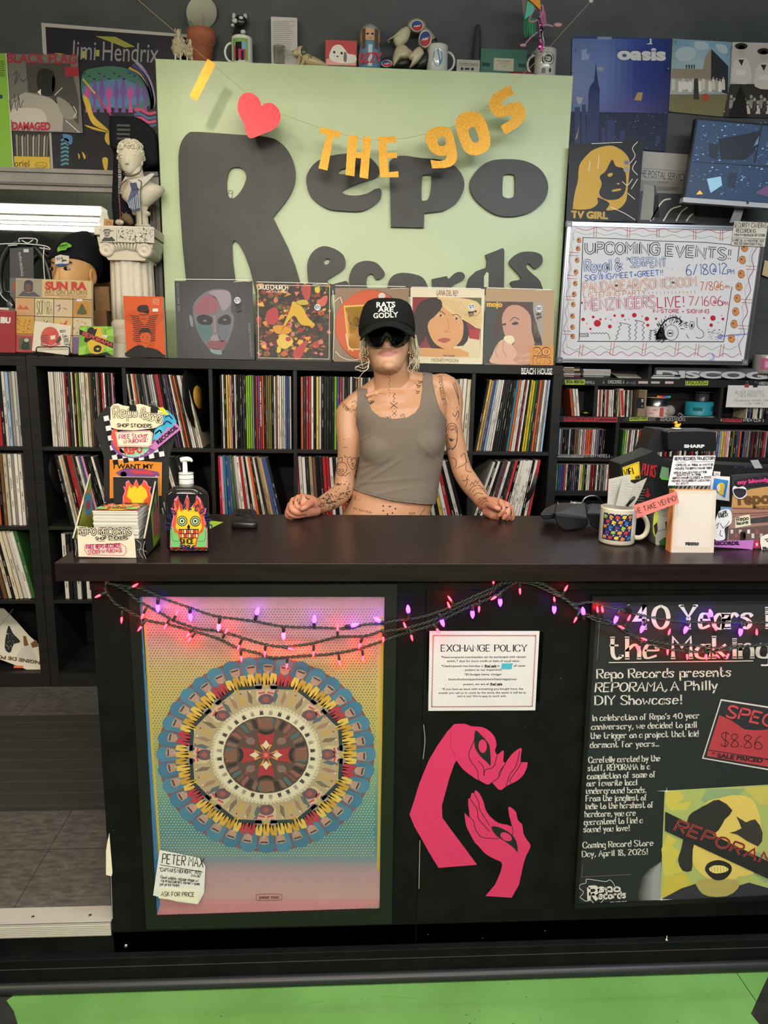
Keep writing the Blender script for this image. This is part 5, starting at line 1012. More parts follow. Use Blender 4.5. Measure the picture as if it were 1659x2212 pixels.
m=MB(wall(fr-.002)); m.slab(E1(1145,612,1260,590,1340,548,1370,556,1330,600,1235,692,1190,650),.005,'c9c4bc','cloth'); m.build('collar',bs)
m=MB(wall(fr-.006)); kn=E1(1150,640,1205,632,1222,690,1165,700); bl=E1(1160,700,1215,695,1232,860,1172,892,1125,815); m.slab(bl,.006,'55607c','cloth'); m.slab(kn,.01,'4c5672','cloth',z=.003); m.build('necktie',bs)
m=MB(wall(fr-.0063))
for k in range(7):x=1135+k*15; m.line(E1(x,800-k*14+8,x+max(2,12),870-abs(k-3)*4),1.7,'aeb3bd','cloth')
m.build('tie_stripes',bs)
def beads(nm,lab,path,n,r_,cols,dy):
 P=catmull([bp(x,y,0) for x,y in path],12); d=np.concatenate([[0],np.cumsum(np.linalg.norm(np.diff(P,axis=0),axis=1))]); m=MB()
 for k,s_ in enumerate(np.linspace(0,d[-1],n)):q=np.array([np.interp(s_,d,P[:,j]) for j in range(3)]); q[1]=dy if np.isscalar(dy) else np.interp(s_,d,np.linspace(dy[0],dy[1],len(d))); m.ball(q,r_,cols[k%len(cols)],'metal',8)
 m.build(nm,label=lab,cat='beads')
beads('bead_choker','three rows of silver beads wound round the bust neck',[(1135,560),(1160,592),(1210,596),(1270,570),(1290,530)],20,.0032,['a9a59c','8d8a84'],fr-.003)
beads('bead_choker','dark beads just under the silver rows on the bust neck',[(1130,585),(1160,605),(1210,606),(1262,585)],17,.003,['6d5f55','8a7a70'],fr-.005)
beads('bead_necklace','pink and silver bead string hanging at the left of the bust tie',[(1150,640),(1105,690),(1092,760),(1100,860),(1108,990)],44,.0027,['8a4a58','a9787c','9a5a66'],(fr-.002,fr-.01))
beads('bead_necklace','silver bead string hanging at the right of the bust tie',[(1260,640),(1285,660),(1278,760),(1288,900),(1295,1020)],40,.003,['b0aba0','8f8b84'],(fr-.002,fr-.01))
beads('bead_necklace','thin dark bead string between the tie and the silver string',[(1225,700),(1228,800),(1238,900),(1242,1010)],40,.0019,['5d5850','86807a'],(fr-.004,fr-.01))
# bits on the capital
p=at(234,483,yc-.06); m=MB(wall(p[1])); m.slab(E1(922,950,1005,962,998,1022,918,1018),.004,'a8804f','wood'); m.up(); m.line(E1(945,1010,950,985,975,985,980,1010),1.2,'5d3f22',sm=3); m.build('wooden_tile',label='small wooden tile with a burnt drawing on the column top left',cat='tile')
p=bp(1170,1005,-.075); t=thing('brown_critter','small brown horned toy animal on the column beside the bust foot','toy',p); m=MB(); m.loft([np.array([bp(x,y,-.075)+[0,u_(r_)*math.cos(a),u_(r_)*math.sin(a)] for a in np.arange(12)*2*math.pi/12]) for x,y,r_ in ((1118,985,8),(1135,968,24),(1160,975,36),(1195,990,40),(1216,1005,22),(1222,1010,6))],'6d5a42','fur'); m.build('critter_body',t); m=MB(); [m.tube([bp(1140,955,-.075),bp(1140+d,925,-.08)],[u_(6),u_(1.5)],'8a7658','satin',6) for d in (-18,30)]; m.build('horn',t)
m=MB(); m.ball(bp(1100,1010,-.07),(u_(34),u_(26),u_(22)),'b9ad98','plaster',10); m.ball(bp(1125,1015,-.085),(u_(20),u_(20),u_(16)),'c2b7a4','plaster',8); m.build('pale_stone',label='pale lumpy stone on the column top under the pink beads',cat='stone')
# giant telephone handset cushion
yk=3.52; t=thing('phone_cushion','long black handset shaped case with white keys behind the bust','case',at(280,480,yk)); m=MB(); w1=wall(yk)
P=[tuple(q) for q in C1(708,765,740,752,880,760,950,800,1000,860,1020,1000,1010,1060,905,1100,880,1240,900,1450,735,1450,735,1000,712,940)]
q=w1.hit(catmull(P,3,True)); cc=q.mean(0); m.loft([w1.w(cc+(q-cc)*s_,z) for s_,z in ((.9,-.03),(1,-.01),(1,.02),(.93,.04),(.7,.046),(.05,.046))],'1b1c1f','cloth'); m.build('case_body',t)
m=MB(wall(yk-.047))
for k in range(4):m.poly(C1(748,795+k*28,832,797+k*28,832,810+k*28,748,808+k*28),'45474a')
for k,s_ in enumerate('1 4 7 * R S P'.split()):y=1032+k*33; m.rect(*C1(757,y-18)[0],*C1(777,y+10)[0],'a9aaa8',z=.0008); m.hand(s_,C1(761,y+6)[0],C1(773,y+6)[0],6,1.2,'232427',z=.0012)
m.build('keys',t)
# -- five records leaning on the sign
GA='records leaning against the sign'
Q=[(377,607),(545,607),(550,777),(383,774)]; m,t,pl=book('display_record','dark grey record with a blotched pale face, first of the row below the sign','record',Q,3.222,.005,'35363c',9,'55555a',GA); H5=cr(340,570,2.9625); m.grad(Q,[['34353b','3a3b42','34353b'],['3c3d44','4c4d55','3a3b42'],['33343a','3c3d43','33343a']],10,k=10)
m.poly(H5(235,250,330,170,450,170,475,230,470,300,490,340,480,420,440,520,390,575,330,540,270,460,235,350),'6a6a72',sm=4); m.up()
for q,cc in (((240,270,310,200,380,220,385,300,320,320,255,320),'8a5560'),((330,180,450,175,470,250,420,300,390,240),'8d8490'),((250,380,330,360,350,450,310,500,270,450),'4f6a6c'),((380,360,460,350,460,440,420,500,390,470),'5d646c'),((320,500,420,490,445,510,400,550,340,540),'7c4a54'),((350,460,390,455,400,490,345,490),'8b8088'),((205,330,225,345,228,400,212,390),'7d7f86'),((340,540,400,550,410,580,350,570),'7a8a8a')):m.poly(H5(*q),cc,sm=4)
m.up(); m.poly(H5(255,340,300,325,350,345,345,385,290,390,258,370),'2b2c33',sm=4); m.poly(H5(392,350,440,325,470,345,465,385,420,390,390,380),'2b2c33',sm=4); m.poly(H5(360,330,372,330,376,440,362,440),'9a7078'); m.up()
m.disc(*H5(305,365)[0],4,2.2,'6d7074',n=10); m.disc(*H5(432,358)[0],4,2.2,'6d7074',n=10); m.text('WE ARE CHAOS',(389,673),(386,612),4.5,'85868a'); m.text('MARILYN MANSON',(536,699),(541,770),4.5,'85868a'); price(m,513,649,'$75'); scribble(m,509,663,['Ultra rare','w/7in','Sealed'],12,'121216'); m.build('cover',t); bag(m,Q,t,8)
Q=[(552,610),(716,613),(716,781),(554,778)]; m,t,pl=book('display_record','busy red, yellow and green collage record, second of the row below the sign','record',Q,3.222,.005,'2a211c',9,'5a4a40',GA)
for k in range(300):
 x,y=R6.uniform(553,712),R6.uniform(611,776); s_=R6.uniform(3,11); a=R6.uniform(0,6.3); n=R6.choice([3,4,5,6]); m.poly([(min(715,max(553,x+s_*R6.uniform(.5,1)*math.cos(a+6.28*j/n))),min(778,max(612,y+s_*R6.uniform(.3,1)*math.sin(a+6.28*j/n)))) for j in range(n)],R6.choice(['8a2a22','a83a2c','5d1f1c','c9852a','d0a040','3c4a24','55602c','221a16','1c1a14','7a4a20','b0562a','42301e','c06a5a','2e3a20']),z=EPS+k*EPS*.01)
m.z+=5*EPS
for q,cc in (((790,440,850,290,870,240,930,280,960,340,1000,380,1000,395,920,390,870,330),'c9a02c'),((740,400,800,395,860,420,830,450,760,445),'c98a2c'),((700,310,740,280,770,290,770,370,720,390,695,360),'a8323a'),((770,460,830,455,870,500,820,545,770,520),'d0b050'),((870,560,950,490,960,500,920,600,880,610),'a83a34'),((690,470,740,445,780,470,740,500,700,495),'4a241c'),((770,530,790,530,788,565,765,565),'d0b238'),((890,240,950,230,965,260,900,262),'b5a03c'),((920,150,980,140,970,230,940,220),'a8403a'),((1010,150,1040,155,1035,185,1010,180),'d0b040'),((1020,260,1060,210,1090,210,1070,270),'c4584a')):m.poly(H5(*q),cc,sm=3)
m.up(); m.disc(*H5(838,482)[0],6,5,'a32a2a',n=12); m.line([(557,616),(712,618),(711,776),(559,773)],1.2,'d8c8b0',closed=True); m.hand('DRUG CHURCH',(557,625),(622,626),9.5,1.8,'d9cfc0',slant=-.1); m.text('HIT YOUR HEAD',(576,633),(622,633),5,'d9cfc0'); price(m,686,664,'$70'); scribble(m,676,682,['Tri-color','Club ed 300','2015'],11,'14110e'); m.build('cover',t); bag(m,Q,t,2)
Q=[(724,622),(884,622),(880,783),(721,781)]; m,t,pl=book('display_record','orange picture disc on brown card in clear plastic, third of the row','record',Q,3.222,.004,'8a705a',9,'8a705a',GA); J=cr(700,590,3.19)
m.disc(800,704,76,78,'2b1d18',n=64); m.up(); m.disc(799.3,703.5,75,77,'c2522a',n=64,z=.0012); m.z=.0016; m.poly(J(135,225,500,205,505,530,165,530),'d2b04a'); m.up(); m.poly(J(145,235,490,215,495,520,172,520),'c98a3a')
for q,cc in (((150,240,300,225,260,330,180,420,170,300),'d8b03c'),((250,300,420,220,490,230,400,330,300,420),'b5602c'),((180,430,270,360,330,430,260,510,180,515),'d9a24a'),((300,430,480,330,490,500,350,515),'c77a34'),((220,300,270,340,250,380,200,340),'5d4a44')):m.poly(J(*q),cc,sm=4)
m.up(); m.line(J(165,290,175,340,220,365,280,355,330,380),1.6,'3a2a22',sm=4); m.disc(*J(398,158)[0],7.5,6.5,'d8d4cc'); m.up(); m.text('LIMITED',(819,639),(830,639),2,'4a4a4a'); m.text('PICTURE DISC',(818,642),(831,642),1.7,'4a4a4a'); m.build('disc_and_card',t); bag(m,[(722,622),(884,622),Q[2],Q[3]],t,10)
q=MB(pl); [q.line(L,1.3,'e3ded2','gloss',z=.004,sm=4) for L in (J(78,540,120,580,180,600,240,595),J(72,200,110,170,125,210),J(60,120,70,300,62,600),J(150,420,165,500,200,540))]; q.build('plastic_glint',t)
Q=[(887,621),(1047,624),(1042,787),(885,785)]; m,t,pl=book('display_record','cream bordered record, dark haired portrait under a straw sun hat, fourth of the row','record',Q,3.222,.005,'d8cdb0',9,'b9ad94',GA)
m.poly(J(610,165,1085,170,1075,585,605,570),'7d2626'); m.up(); m.poly(J(1000,170,1085,172,1082,290,1010,260),'53602f'); m.poly(J(900,420,1075,385,1075,585,880,585),'cfc09c'); m.poly(J(990,390,1075,385,1070,460,1000,450),'a02a2c',z=m.z+EPS*.5); m.up()
m.poly(J(640,230,690,185,790,165,880,200,960,300,1000,420,960,500,880,500,740,520,700,430,650,520,608,520,608,330),'2c1f1b',sm=2); m.up(); m.poly(J(608,525,700,515,850,525,930,520,1000,575,605,570),'c9935a',sm=2)
m.poly(J(745,250,800,215,880,240,950,320,960,400,940,470,880,520,830,522,760,480,720,400,712,320),'cb9460',sm=4); m.up(); m.poly(J(640,235,780,175,815,230,760,300,720,340,690,460,640,470),'2c1f1b',sm=3)
m.poly(J(780,170,870,168,1000,180,1085,230,1080,385,1000,345,900,290,830,240),'d3b681',sm=2); m.up()
for k in range(7):m.line(J(800+k*22,172+k*4,880+k*24,250+k*8,1000+k*12,330-k*10,1076,375-k*26),.8,'b08f5c',sm=4)
m.poly(J(780,462,830,446,872,458,830,482),'a4503f',sm=4); m.poly(J(778,288,805,281,826,299,797,304),'c9a98a',sm=3); m.poly(J(888,307,912,303,933,321,907,323),'c9a98a',sm=3); m.up(); m.disc(*J(803,293)[0],2.9,2.6,'3a3a34',n=10); m.disc(*J(912,314)[0],2.9,2.6,'3a3a34',n=10); m.line(J(765,272,800,262,835,286),1.4,'2c1f1b',sm=3); m.line(J(880,290,915,286,945,312),1.4,'2c1f1b',sm=3); m.line(J(850,320,862,380,830,405,870,408),.9,'9a6238',sm=3)
m.text('LANA DEL REY',(943,638),(990,640),12,'7a2a2a',bold=.0); m.text('HONEYMOON',(932,781),(990,783),7.5,'85795c'); m.hand('Music to watch',(958,769),(982,770),2.6,.7,'3a2a1e'); price(m,1019,663,'$75'); scribble(m,1012,678,['Red brown vinyl','2015'],13,'101012',7,-.3); m.build('cover',t); bag(m,Q,t,2)
Q=[(1050,622),(1198,626),(1194,789),(1046,787)]; m,t,pl=book('display_record','brown card record with a portrait and yellow title, last of the row','record',Q,3.222,.005,'a98a66',9,'9a7c5a',GA)
m.poly(J(1115,195,1515,200,1500,560,1420,630,1092,625),'3a3c38'); m.up(); m.poly(J(1440,200,1515,200,1505,480,1440,480),'9a8f84'); m.poly(J(1205,260,1240,205,1330,198,1420,215,1450,300,1480,400,1500,480,1440,470,1400,400,1300,240,1230,300,1180,480,1170,400),'4a2f22',sm=2); m.up()
m.poly(J(1225,310,1270,230,1350,225,1420,290,1430,400,1450,500,1420,625,1180,625,1250,540,1310,480,1250,440),'b98a72',sm=3); m.up(); m.poly(J(1160,560,1200,480,1260,450,1300,500,1330,560,1300,600,1330,625,1150,620),'cba089',sm=3); m.poly(J(1240,440,1290,430,1312,460,1290,490,1250,470),'d8d0a8',sm=4,z=m.z+EPS); m.up(2)
m.line(J(1200,480,1180,540,1200,580),.9,'8a5f4c',sm=3); m.line(J(1240,470,1230,530,1260,580),.9,'8a5f4c',sm=3); m.line(J(1280,330,1310,305,1345,320),1.6,'3a251c',sm=3); m.poly(J(1290,350,1320,335,1340,348,1315,358),'3a2b26',sm=3); m.poly(J(1225,355,1245,345,1255,352,1238,362),'3a2b26',sm=3); m.hand('Claudia',J(1350,580)[0],J(1420,560)[0],5,.7,'cdb59a'); m.hand('xo',J(1340,612)[0],J(1410,604)[0],5,.7,'cdb59a')
m.text('mojo',(1051,662),(1085,663),10.5,'d5a02e',bold=.06); m.poly(J(1422,498,1582,500,1578,635,1420,633),'c9852e'); m.up(); m.text('20',J(1440,570)[0],J(1560,570)[0],18,'7a3f18',bold=.05); m.text('HITS',J(1437,625)[0],J(1562,625)[0],14,'7a3f18',bold=.03); m.up(); m.text('20',J(1443,566)[0],J(1557,566)[0],15,'d9a04a',bold=.0); m.text('HITS',J(1442,622)[0],J(1556,622)[0],11.5,'d9a04a'); price(m,1164,667,'$100'); scribble(m,1158,682,['Yellow','gold'],12,'101012',7,-.2); m.build('cover',t); bag(m,Q,t,1)
# == whiteboard, notes, shelf labels
E=cr(1190,440,3.537); YW=3.42; wp=wall(YW); Q=[(1226,479),(1656,491),(1613,789),(1203,783)]
t=thing('whiteboard','framed whiteboard of upcoming events in marker, right of the green sign','whiteboard',at(1420,786,YW))
m=MB(wp); m.slab(Q,.016,'d6d6dc','ceramic'); m.build('board',t)
m=MB(wp)
for a,b,w_ in ((0,1,9),(1,2,9),(2,3,9),(3,0,7)):
 A,B=np.array(Q[a],float),np.array(Q[b],float); d=(B-A)/np.hypot(*(B-A)); n=np.array([-d[1],d[0]])*w_; m.slab([tuple(A),tuple(B),tuple(B+n),tuple(A+n)],.02,'b4b5bb','metal',z=.006); m.line([tuple(A+n*.55),tuple(B+n*.55)],1.4,'7d7e84','metal',z=.0065)
m.build('frame',t)
for x in (1280,1560):p=at(x,500,YW); m=MB(); m.box(p[0]-.01,p[0]+.01,YW+.017,YB-.002,p[2]-.01,p[2]+.01,'3a3b3e','metal'); m.build('wall_bracket',t)
for k,(x,y) in enumerate(((1229,484),(1650,496),(1608,783),(1208,778))):m=MB(wp); m.slab([(x-6,y-6),(x+6,y-6),(x+6,y+6),(x-6,y+6)],.022,'6b6e75','plastic',z=.008); m.disc(x,y,2.2,2.2,'9a9ca2','plastic',z=.0085,n=10); m.build('corner_cap',t)
m=MB(wp); K='ceramic'; m.z=EPS*2
def wl(L,w_,c,sm=0,cl=False):m.line(E(*L),w_,c,K,sm=sm,closed=cl)
def wave(a,b,n,amp,col,w_):
 L=[]; a,b=np.array(a,float),np.array(b,float); d=b-a; nn=np.array([-d[1],d[0]])/np.hypot(*d)
 for k in range(n+1):L+=list(a+d*k/n+nn*amp*(1 if k%2 else -1))
 wl(L,w_,col,4)
wave((185,190),(1370,215),14,12,'a8485a',1.1); wave((195,225),(1370,262),16,10,'7fae84',1.1); wave((180,195),(170,280),2,8,'7f8aa8',1.0); wave((150,360),(95,1150),12,8,'9a5a80',1.1); wave((165,250),(120,1100),14,7,'8fb08f',.9); wave((85,1140),(1440,1160),24,15,'a0508a',1.2); wave((120,1105),(1425,1100),20,14,'7fae84',1.2); wave((1560,330),(1440,1160),10,14,'8f4a86',1.5); wave((1535,340),(1425,1100),12,10,'9ab59a',.9)
for x,y in ((340,215),(595,220),(820,220),(1100,235),(1305,245)):
 for d in (-9,9):wl((x+d,y-42,x+d-4,y+40),1.2,'b5523f')
for x,y in ((232,1125),(470,1110),(715,1110),(965,1110),(1118,1120),(1308,1125)):
 for d in (-12,10):wl((x+d+5,y-50,x+d-8,y+45),1.2,'b5623f')
for x,y in ((170,385),(155,560),(140,722),(112,985),(1530,490),(1500,745),(1470,945)):
 for d in (-12,12):wl((x-42,y+d-2,x+42,y+d+2),1.1,'b0584a')
for k,(x,y) in enumerate([(215,280),(207,343),(200,432),(191,522),(186,610),(178,692),(170,770),(165,858),(165,943),(166,1014)]+[(1480,337),(1463,430),(1455,538),(1437,634),(1425,724),(1412,825),(1400,920),(1380,1030)]):
 r_=4.6 if k<10 else 7.5; c=E(x,y)[0]; m.disc(*c,r_*.95,r_*1.2,'c98a5a',K,n=14,z=EPS*2); m.line([(c[0]+r_*math.cos(a),c[1]+r_*1.2*math.sin(a)) for a in np.linspace(0,5.8,10)],.9,'7a3f28',K,z=EPS*3); m.disc(c[0]-r_*.3,c[1]-r_*.2,1.4,1.8,'2b1a16',K,n=8,z=EPS*4)
m.z=EPS*2
wl((245,258,215,1045),1.6,'2b2b30'); wl((240,258,560,270,800,285,1170,295,1440,320),1.4,'3a3a40'); wl((1440,320,1425,445),1.6,'2b2b30'); wl((1383,635,1320,1055),1.4,'2b2b30'); wl((200,1052,1320,1055),1.8,'2b2b30')
def ml(s,x0,y0,x1,y1,h,w_,c,oc=None,**k):m.hand(s,E(x0,y0)[0],E(x1,y1)[0],h/3.537,w_,c,K,outline=(.5,oc) if oc else None,**k)
WHT='d2d2d8'
ml('UPCOMING',268,378,825,385,78,6.2,'2b2b2f',WHT); ml('EVENTS!',880,392,1362,425,76,6.2,'2b2b2f',WHT)
ml('Royal & ',262,520,570,505,86,5.6,'4668a8',WHT); ml('the',578,430,612,434,22,1.2,'4668a8'); ml('SERPENT',610,482,880,482,66,4.8,'4668a8',WHT)
ml('....',895,498,1010,498,20,2.0,'4668a8'); ml('6/18@12',1035,545,1345,535,80,1.9,'4668a8'); ml('PM',1350,540,1400,538,36,1.8,'4668a8'); ml('SIGNING/MEET+GREET!!',262,588,855,545,40,1.7,'4668a8')
ml('PANDABEAR/SONICBOOM',248,675,1110,630,72,4.6,'cf8a62',WHT); ml('7/8@6',1142,665,1320,655,66,1.8,'c97a52'); ml('PM',1333,650,1365,650,24,1.5,'c97a52'); ml('LISTENING PARTY',250,716,725,694,34,1.4,'c98a62'); ml('!!!!!!!!!!!!!',740,700,1100,692,26,1.4,'c98a62')
ml('THE',232,765,240,766,16,1.2,'b54a5c');
ml('MENZINGERS',262,815,795,790,82,4.8,'b8506a',WHT); ml('LIVE!',815,795,1015,788,80,2.6,'b8506a'); ml('7/16@6',1055,780,1310,776,70,1.8,'b8506a'); ml('PM',1312,778,1352,778,28,1.6,'b8506a'); ml('IN-STORE + SIGNING',778,832,1208,836,26,1.6,'b0506e')
for x,y,r_ in ((246,884,14),(323,866,11),(275,918,4),(355,914,27),(378,884,9),(419,880,6),(450,938,15),(458,887,5),(302,957,9),(487,855,10),(548,856,13),(565,886,5),(596,884,4),(507,905,3),(637,852,18),(697,860,5),(733,880,17),(740,928,12),(803,879,9),(1170,874,7),(1238,874,21),(1303,855,4),(1314,881,11),(1278,909,4),(1224,928,14)):m.disc(*E(x,y)[0],r_/3.5,r_/3.6,'b52f38',K,n=14)
L=[]
for k in range(12):L+=[300+k*12,985+10*(k%2)]
wl(L+[440,1000,450,1040],1.1,'2b2b30',3); wl((222,992,285,990,285,1015,222,1016),1.0,'2b2b30',0,True)
for k in range(5):wl((232+k*11,994,238+k*11,1012),1,'2b2b30')
for (xa,xb,yt) in ((495,600,910),(645,705,890),(755,800,965)):
 L=[]
 for k in range(9):L+=[xa+(8 if k%2 else -8)+(xa*.0)+k*(5 if xa==495 else 1),1042-(1042-yt)*k/8]
 for k in range(1,9):L+=[xb+(8 if k%2 else -8),yt+(1042-yt)*k/8]
 wl(L,1.2,'2b2b30',3)
wl((805,1040,815,1000,845,930,880,890,930,870,980,880,1000,910),3,'2b2b30',4)
rw=random.Random(8)
for k in range(120):
 a=rw.uniform(2.3,5.9); r0=rw.uniform(66,130); x,y=930+r0*math.cos(a),985+r0*.95*math.sin(a); wl((x,y,x+18*math.cos(a+.5),y+18*math.sin(a+.5)),1.2,'27272b')
m.poly(E(805,1040,800,1000,830,950,860,940,870,1000,890,1040),'2b2b30',K); m.up(); m.disc(*E(920,985)[0],15,17,WHT,K,n=24); m.line([(E(920,985)[0][0]+15*math.cos(a),E(920,985)[0][1]+17*math.sin(a)) for a in np.linspace(0,6.28,24)],1.2,'2b2b30',K); m.up(); m.disc(*E(910,990)[0],6.4,7,WHT,K,n=20); m.line([(E(910,990)[0][0]+6.4*math.cos(a),E(910,990)[0][1]+7*math.sin(a)) for a in np.linspace(0,6.28,20)],1.2,'2b2b30',K); m.disc(*E(904,990)[0],2,2,'2b2b30',K,n=8); m.disc(*E(916,990)[0],2,2,'2b2b30',K,n=8)
wl((935,890,938,860,945,868,950,855,957,868,965,858,962,892),1.2,'2b2b30'); wl((1062,900,1090,905,1092,940,1070,960,1058,930,1066,905),1.1,'2b2b30',3); m.disc(*E(1076,932)[0],2.4,4.4,'2b2b30',K,n=10); wl((1115,870,1120,940,1160,975,1165,1010,1140,1028,1105,1020),1.2,'2b2b30',4); wl((1035,995,1045,1020,1055,1030),1.2,'2b2b30',3)
for k in range(34):x,y=rw.uniform(1180,1310),rw.uniform(960,1045); wl((x,y,x+12,y-7),.9,'3a3a40')
m.build('marker_writing',t)
m=MB(wp); m.z=EPS*1.5; m.poly(E(1280,1010,1500,990,1505,1002,1320,1018,1300,1035,1275,1030),'8a8ed8',K,sm=2); m.poly(E(1230,1140,1250,1160,1245,1195,1215,1205,1210,1190,1235,1180),'a4a4dc',K,sm=3); m.build('blue_smudge',t)
m=MB(wall(YW-.009)); m.slab([(1586,478),(1659,481),(1652,533),(1580,530)],.0006,'d3cec4','paper'); m.up(); p_='paper'
m.hand('SECURITY CAMERAS',(1585,491),(1656,492),10,1.1,'26262b',p_); m.hand('RECORDING',(1590,502),(1632,503),8,1.1,'26262b',p_); m.hand('FRONT/MID/BACK OF STORE',(1586,510),(1653,511),5,.9,'26262b',p_); m.line([(1582,513),(1655,517)],.9,'26262b',p_); m.hand('CAREFUL W/ MONITOR, NOT',(1582,521),(1650,524),5,.9,'26262b',p_); m.hand("BOLTED DOWN! DON'T PULL",(1586,528),(1648,531),5,.9,'26262b',p_)
m.build('warning_note',label='handwritten white security note taped over the whiteboard top right corner',cat='note')
m=MB(wall(3.58)); m.slab([(1652,562),(1675,568),(1668,602),(1646,594)],.0006,'c9b48c','paper'); m.build('tan_card',label='small tan card on the wall at the right photo edge beside the whiteboard',cat='card')
# shelf edge labels
cp=wall(YC-.0006)
def tagp(q,col,txt=None,tc='22261a',h=6,w_=1.1,lab=None,nm='shelf_label'):
 m=MB(cp); m.slab(q,.0003,col,'paper'); m.up()
 if txt:m.hand(txt,(q[3][0]+2,q[3][1]-3),(q[2][0]-2,q[2][1]-3),h,w_,tc,'paper')
 m.build(nm,cds,label=lab)
T_=cr(1190,770,6.381)
tagp(T_(190,322,470,318,466,388,200,388),'9db53a','SPECIAL ORDER CDs\u2193',lab='lime special order tag'); tagp(T_(180,836,655,838,645,900,175,896),'a8303c','NEW CD BACKSTOCK \u2193','3a1014',lab='long red backstock tag'); tagp(T_(658,840,918,838,918,905,655,903),'a8303c','USED CD BACKSTOCK\u2193','3a1014',4,lab='short red backstock tag')
tagp(T_(1082,835,1335,830,1332,885,1080,890),'9db53a','CD BACKSTOCK!',lab='lime backstock tag'); tagp(T_(1208,340,1335,342,1338,375,1204,374),'b9a49c',None,'a8303c',3,lab='small pink shelf tag'); tagp(T_(1380,342,1500,344,1500,375,1380,374),'a5a49e',None,'77766f',3,lab='small grey shelf tag'); tagp(T_(1575,342,1690,344,1690,376,1575,376),'c4aca6',None,'a8303c',3,lab='small white and red shelf tag')
T2=cr(1380,780,5.946); tagp(T2(598,252,892,252,888,312,596,312),'9db53a','DISCOGS\u2193',h=7,w_=1.4,lab='lime discs-online tag'); tagp(T2(1078,733,1330,740,1322,785,1076,780),'a8303c','BACKSTOCK\u2193','3a1014',5,lab='red backstock tag at right')
T3=cr(1160,900,6.381); tagp(T3(258,520,655,520,640,565,255,560),'8d8c88','BACKSTICK','4d4c48',3,lab='grey tape strip')
m=MB(cp)
for s,x0,y0,x1,y1,h,c in (('VINYL\u2193',1264,829,1284,829,6,'a5a5a2'),('\u2193',1302,828,1306,828,6,'a5a5a2'),('DISCOGS \u2193',1314,828,1348,828,6,'b5b5b2'),('A\u2192Z',1353,829,1373,829,4,'8a8a88'),('\u2193S',1348,909,1357,909,5,'55565a'),('DERS',1399,909,1416,909,6,'77787a'),('\u2193BACKSTOCK\u2193',1426,909,1480,909,7,'a5a5a2'),('\u2193',1556,909,1560,909,6,'a5a5a2'),('\u2193NEW CDs \u2193',1605,910,1650,911,6,'b5b5b2'),('\u2193STICKY NOTES \u2193',1263,987,1317,988,6,'a5a5a2'),('USED CDs',1640,830,1668,831,5,'b5b5b2')):m.hand(s,(x0,y0),(x1,y1),h,1.0,c,'paper')
m.build('chalk_writing',cds)
# card hung with two clips
t=thing('ticket_card','white card with pencil writing clipped to the disc shelf edge at right','card',at(1620,880,YC-.01)); pk=wall(YC-.006); m=MB(pk); m.slab(T2(1148,310,1700,315,1700,600,1115,592),.0005,'cac8c6','paper'); m.up()
for s,x0,y0,x1,y1,h in (('BLACK COUNTRY,',1240,418,1610,418,40),('NEW ROAD TIX',1285,460,1615,460,34),('(Giveaway winner: Joey',1230,520,1690,510,26),('(215)',1365,560,1590,555,22)):m.hand(s,T2(x0,y0)[0],T2(x1,y1)[0],h/5.946,.8,'8a8886','paper')
m.build('card',t)
for x,c in ((1385,'a03a40'),(1495,'222327')):
 q=T2(x,315)[0]; p=at(*q,YC-.008); m=MB(); m.loft([np.array([(p[0]+a*w_,p[1]+d,p[2]+h) for a,d in ((-1,-.004),(1,-.004),(1,.004),(-1,.004))]) for w_,h in ((.010,-.006),(.009,.004),(.007,.008))],c,'plastic',False); m.tube(catmull([p+[-.004,-.004,.006],p+[-.006,-.005,.016],p+[.000,-.006,.020],p+[.005,-.005,.016],p+[.004,-.004,.006]],4),.0011,'c0c0c2','metal',6); m.build('binder_clip',label='%s binder clip holding the white ticket card'%('red' if c[0]=='a' else 'black'),cat='clip')
# bits lying in the disc shelf bays
def flat_cyl(px,py0,py1,w_,col,name,label,cat,Yc=YC+.06,mt='satin',hole=None,extra=None,z0=None):
 p=at(px,py1,Yc); r=w_/2/FPX*np.linalg.norm(p-CAM); z0=Z1 if z0 is None else z0; h=float(at(px,py0,Yc-r)[2])-z0; t=thing(name,label,cat,(p[0],Yc,z0)); m=MB(); m.lathe((p[0],Yc,z0),[(r,0),(r,h),(r*.5,h),(r*.5,0)],col,mt,36,caps=False); m.build('roll',t); return t,(p[0],Yc,z0),r,h
t,p,r,h=flat_cyl(1416,879,901,46,'c4aaa2','tape_roll','pale pink fragile tape roll lying in the upper disc shelf bay','tape'); m=MB(); wpatch(m,p,r,-6,14,.003,h-.003,'a8504c'); [wpatch(m,np.array(p),r,a,a+26,h*.3,h*.42,'b5807a',n=5) for a in (-60,24)]; [wpatch(m,np.array(p),r,a,a+22,h*.62,h*.74,'b5807a',n=5) for a in (-40,40)]; m.build('print',t); zt=p[2]+h
t,p2,r2,h2=flat_cyl(1418,861,879,34,'9a9b9c','tape_roll','silver duct tape roll stacked on the pink tape roll','tape',mt='metal',z0=zt+.0004)
z3=p2[2]+h2; m=MB(); m.lathe((p2[0],YC+.06,z3+.0005),[(.001,0),(.052,.002),(.054,.004),(.02,.004)],'c9c2b4','gloss',30);
for k,c in enumerate(('c98a2e','c9502e','b03a5a','5a4a9a','3a7ab0','4aa06a')):m.box(p2[0]-.022+k*.011,p2[0]-.011+k*.011,YC+.012,YC+.014,z3+.004,z3+.014,c,'gloss')
m.build('rainbow_disc',label='flat disc with rainbow edged card resting on the silver tape roll',cat='disc')
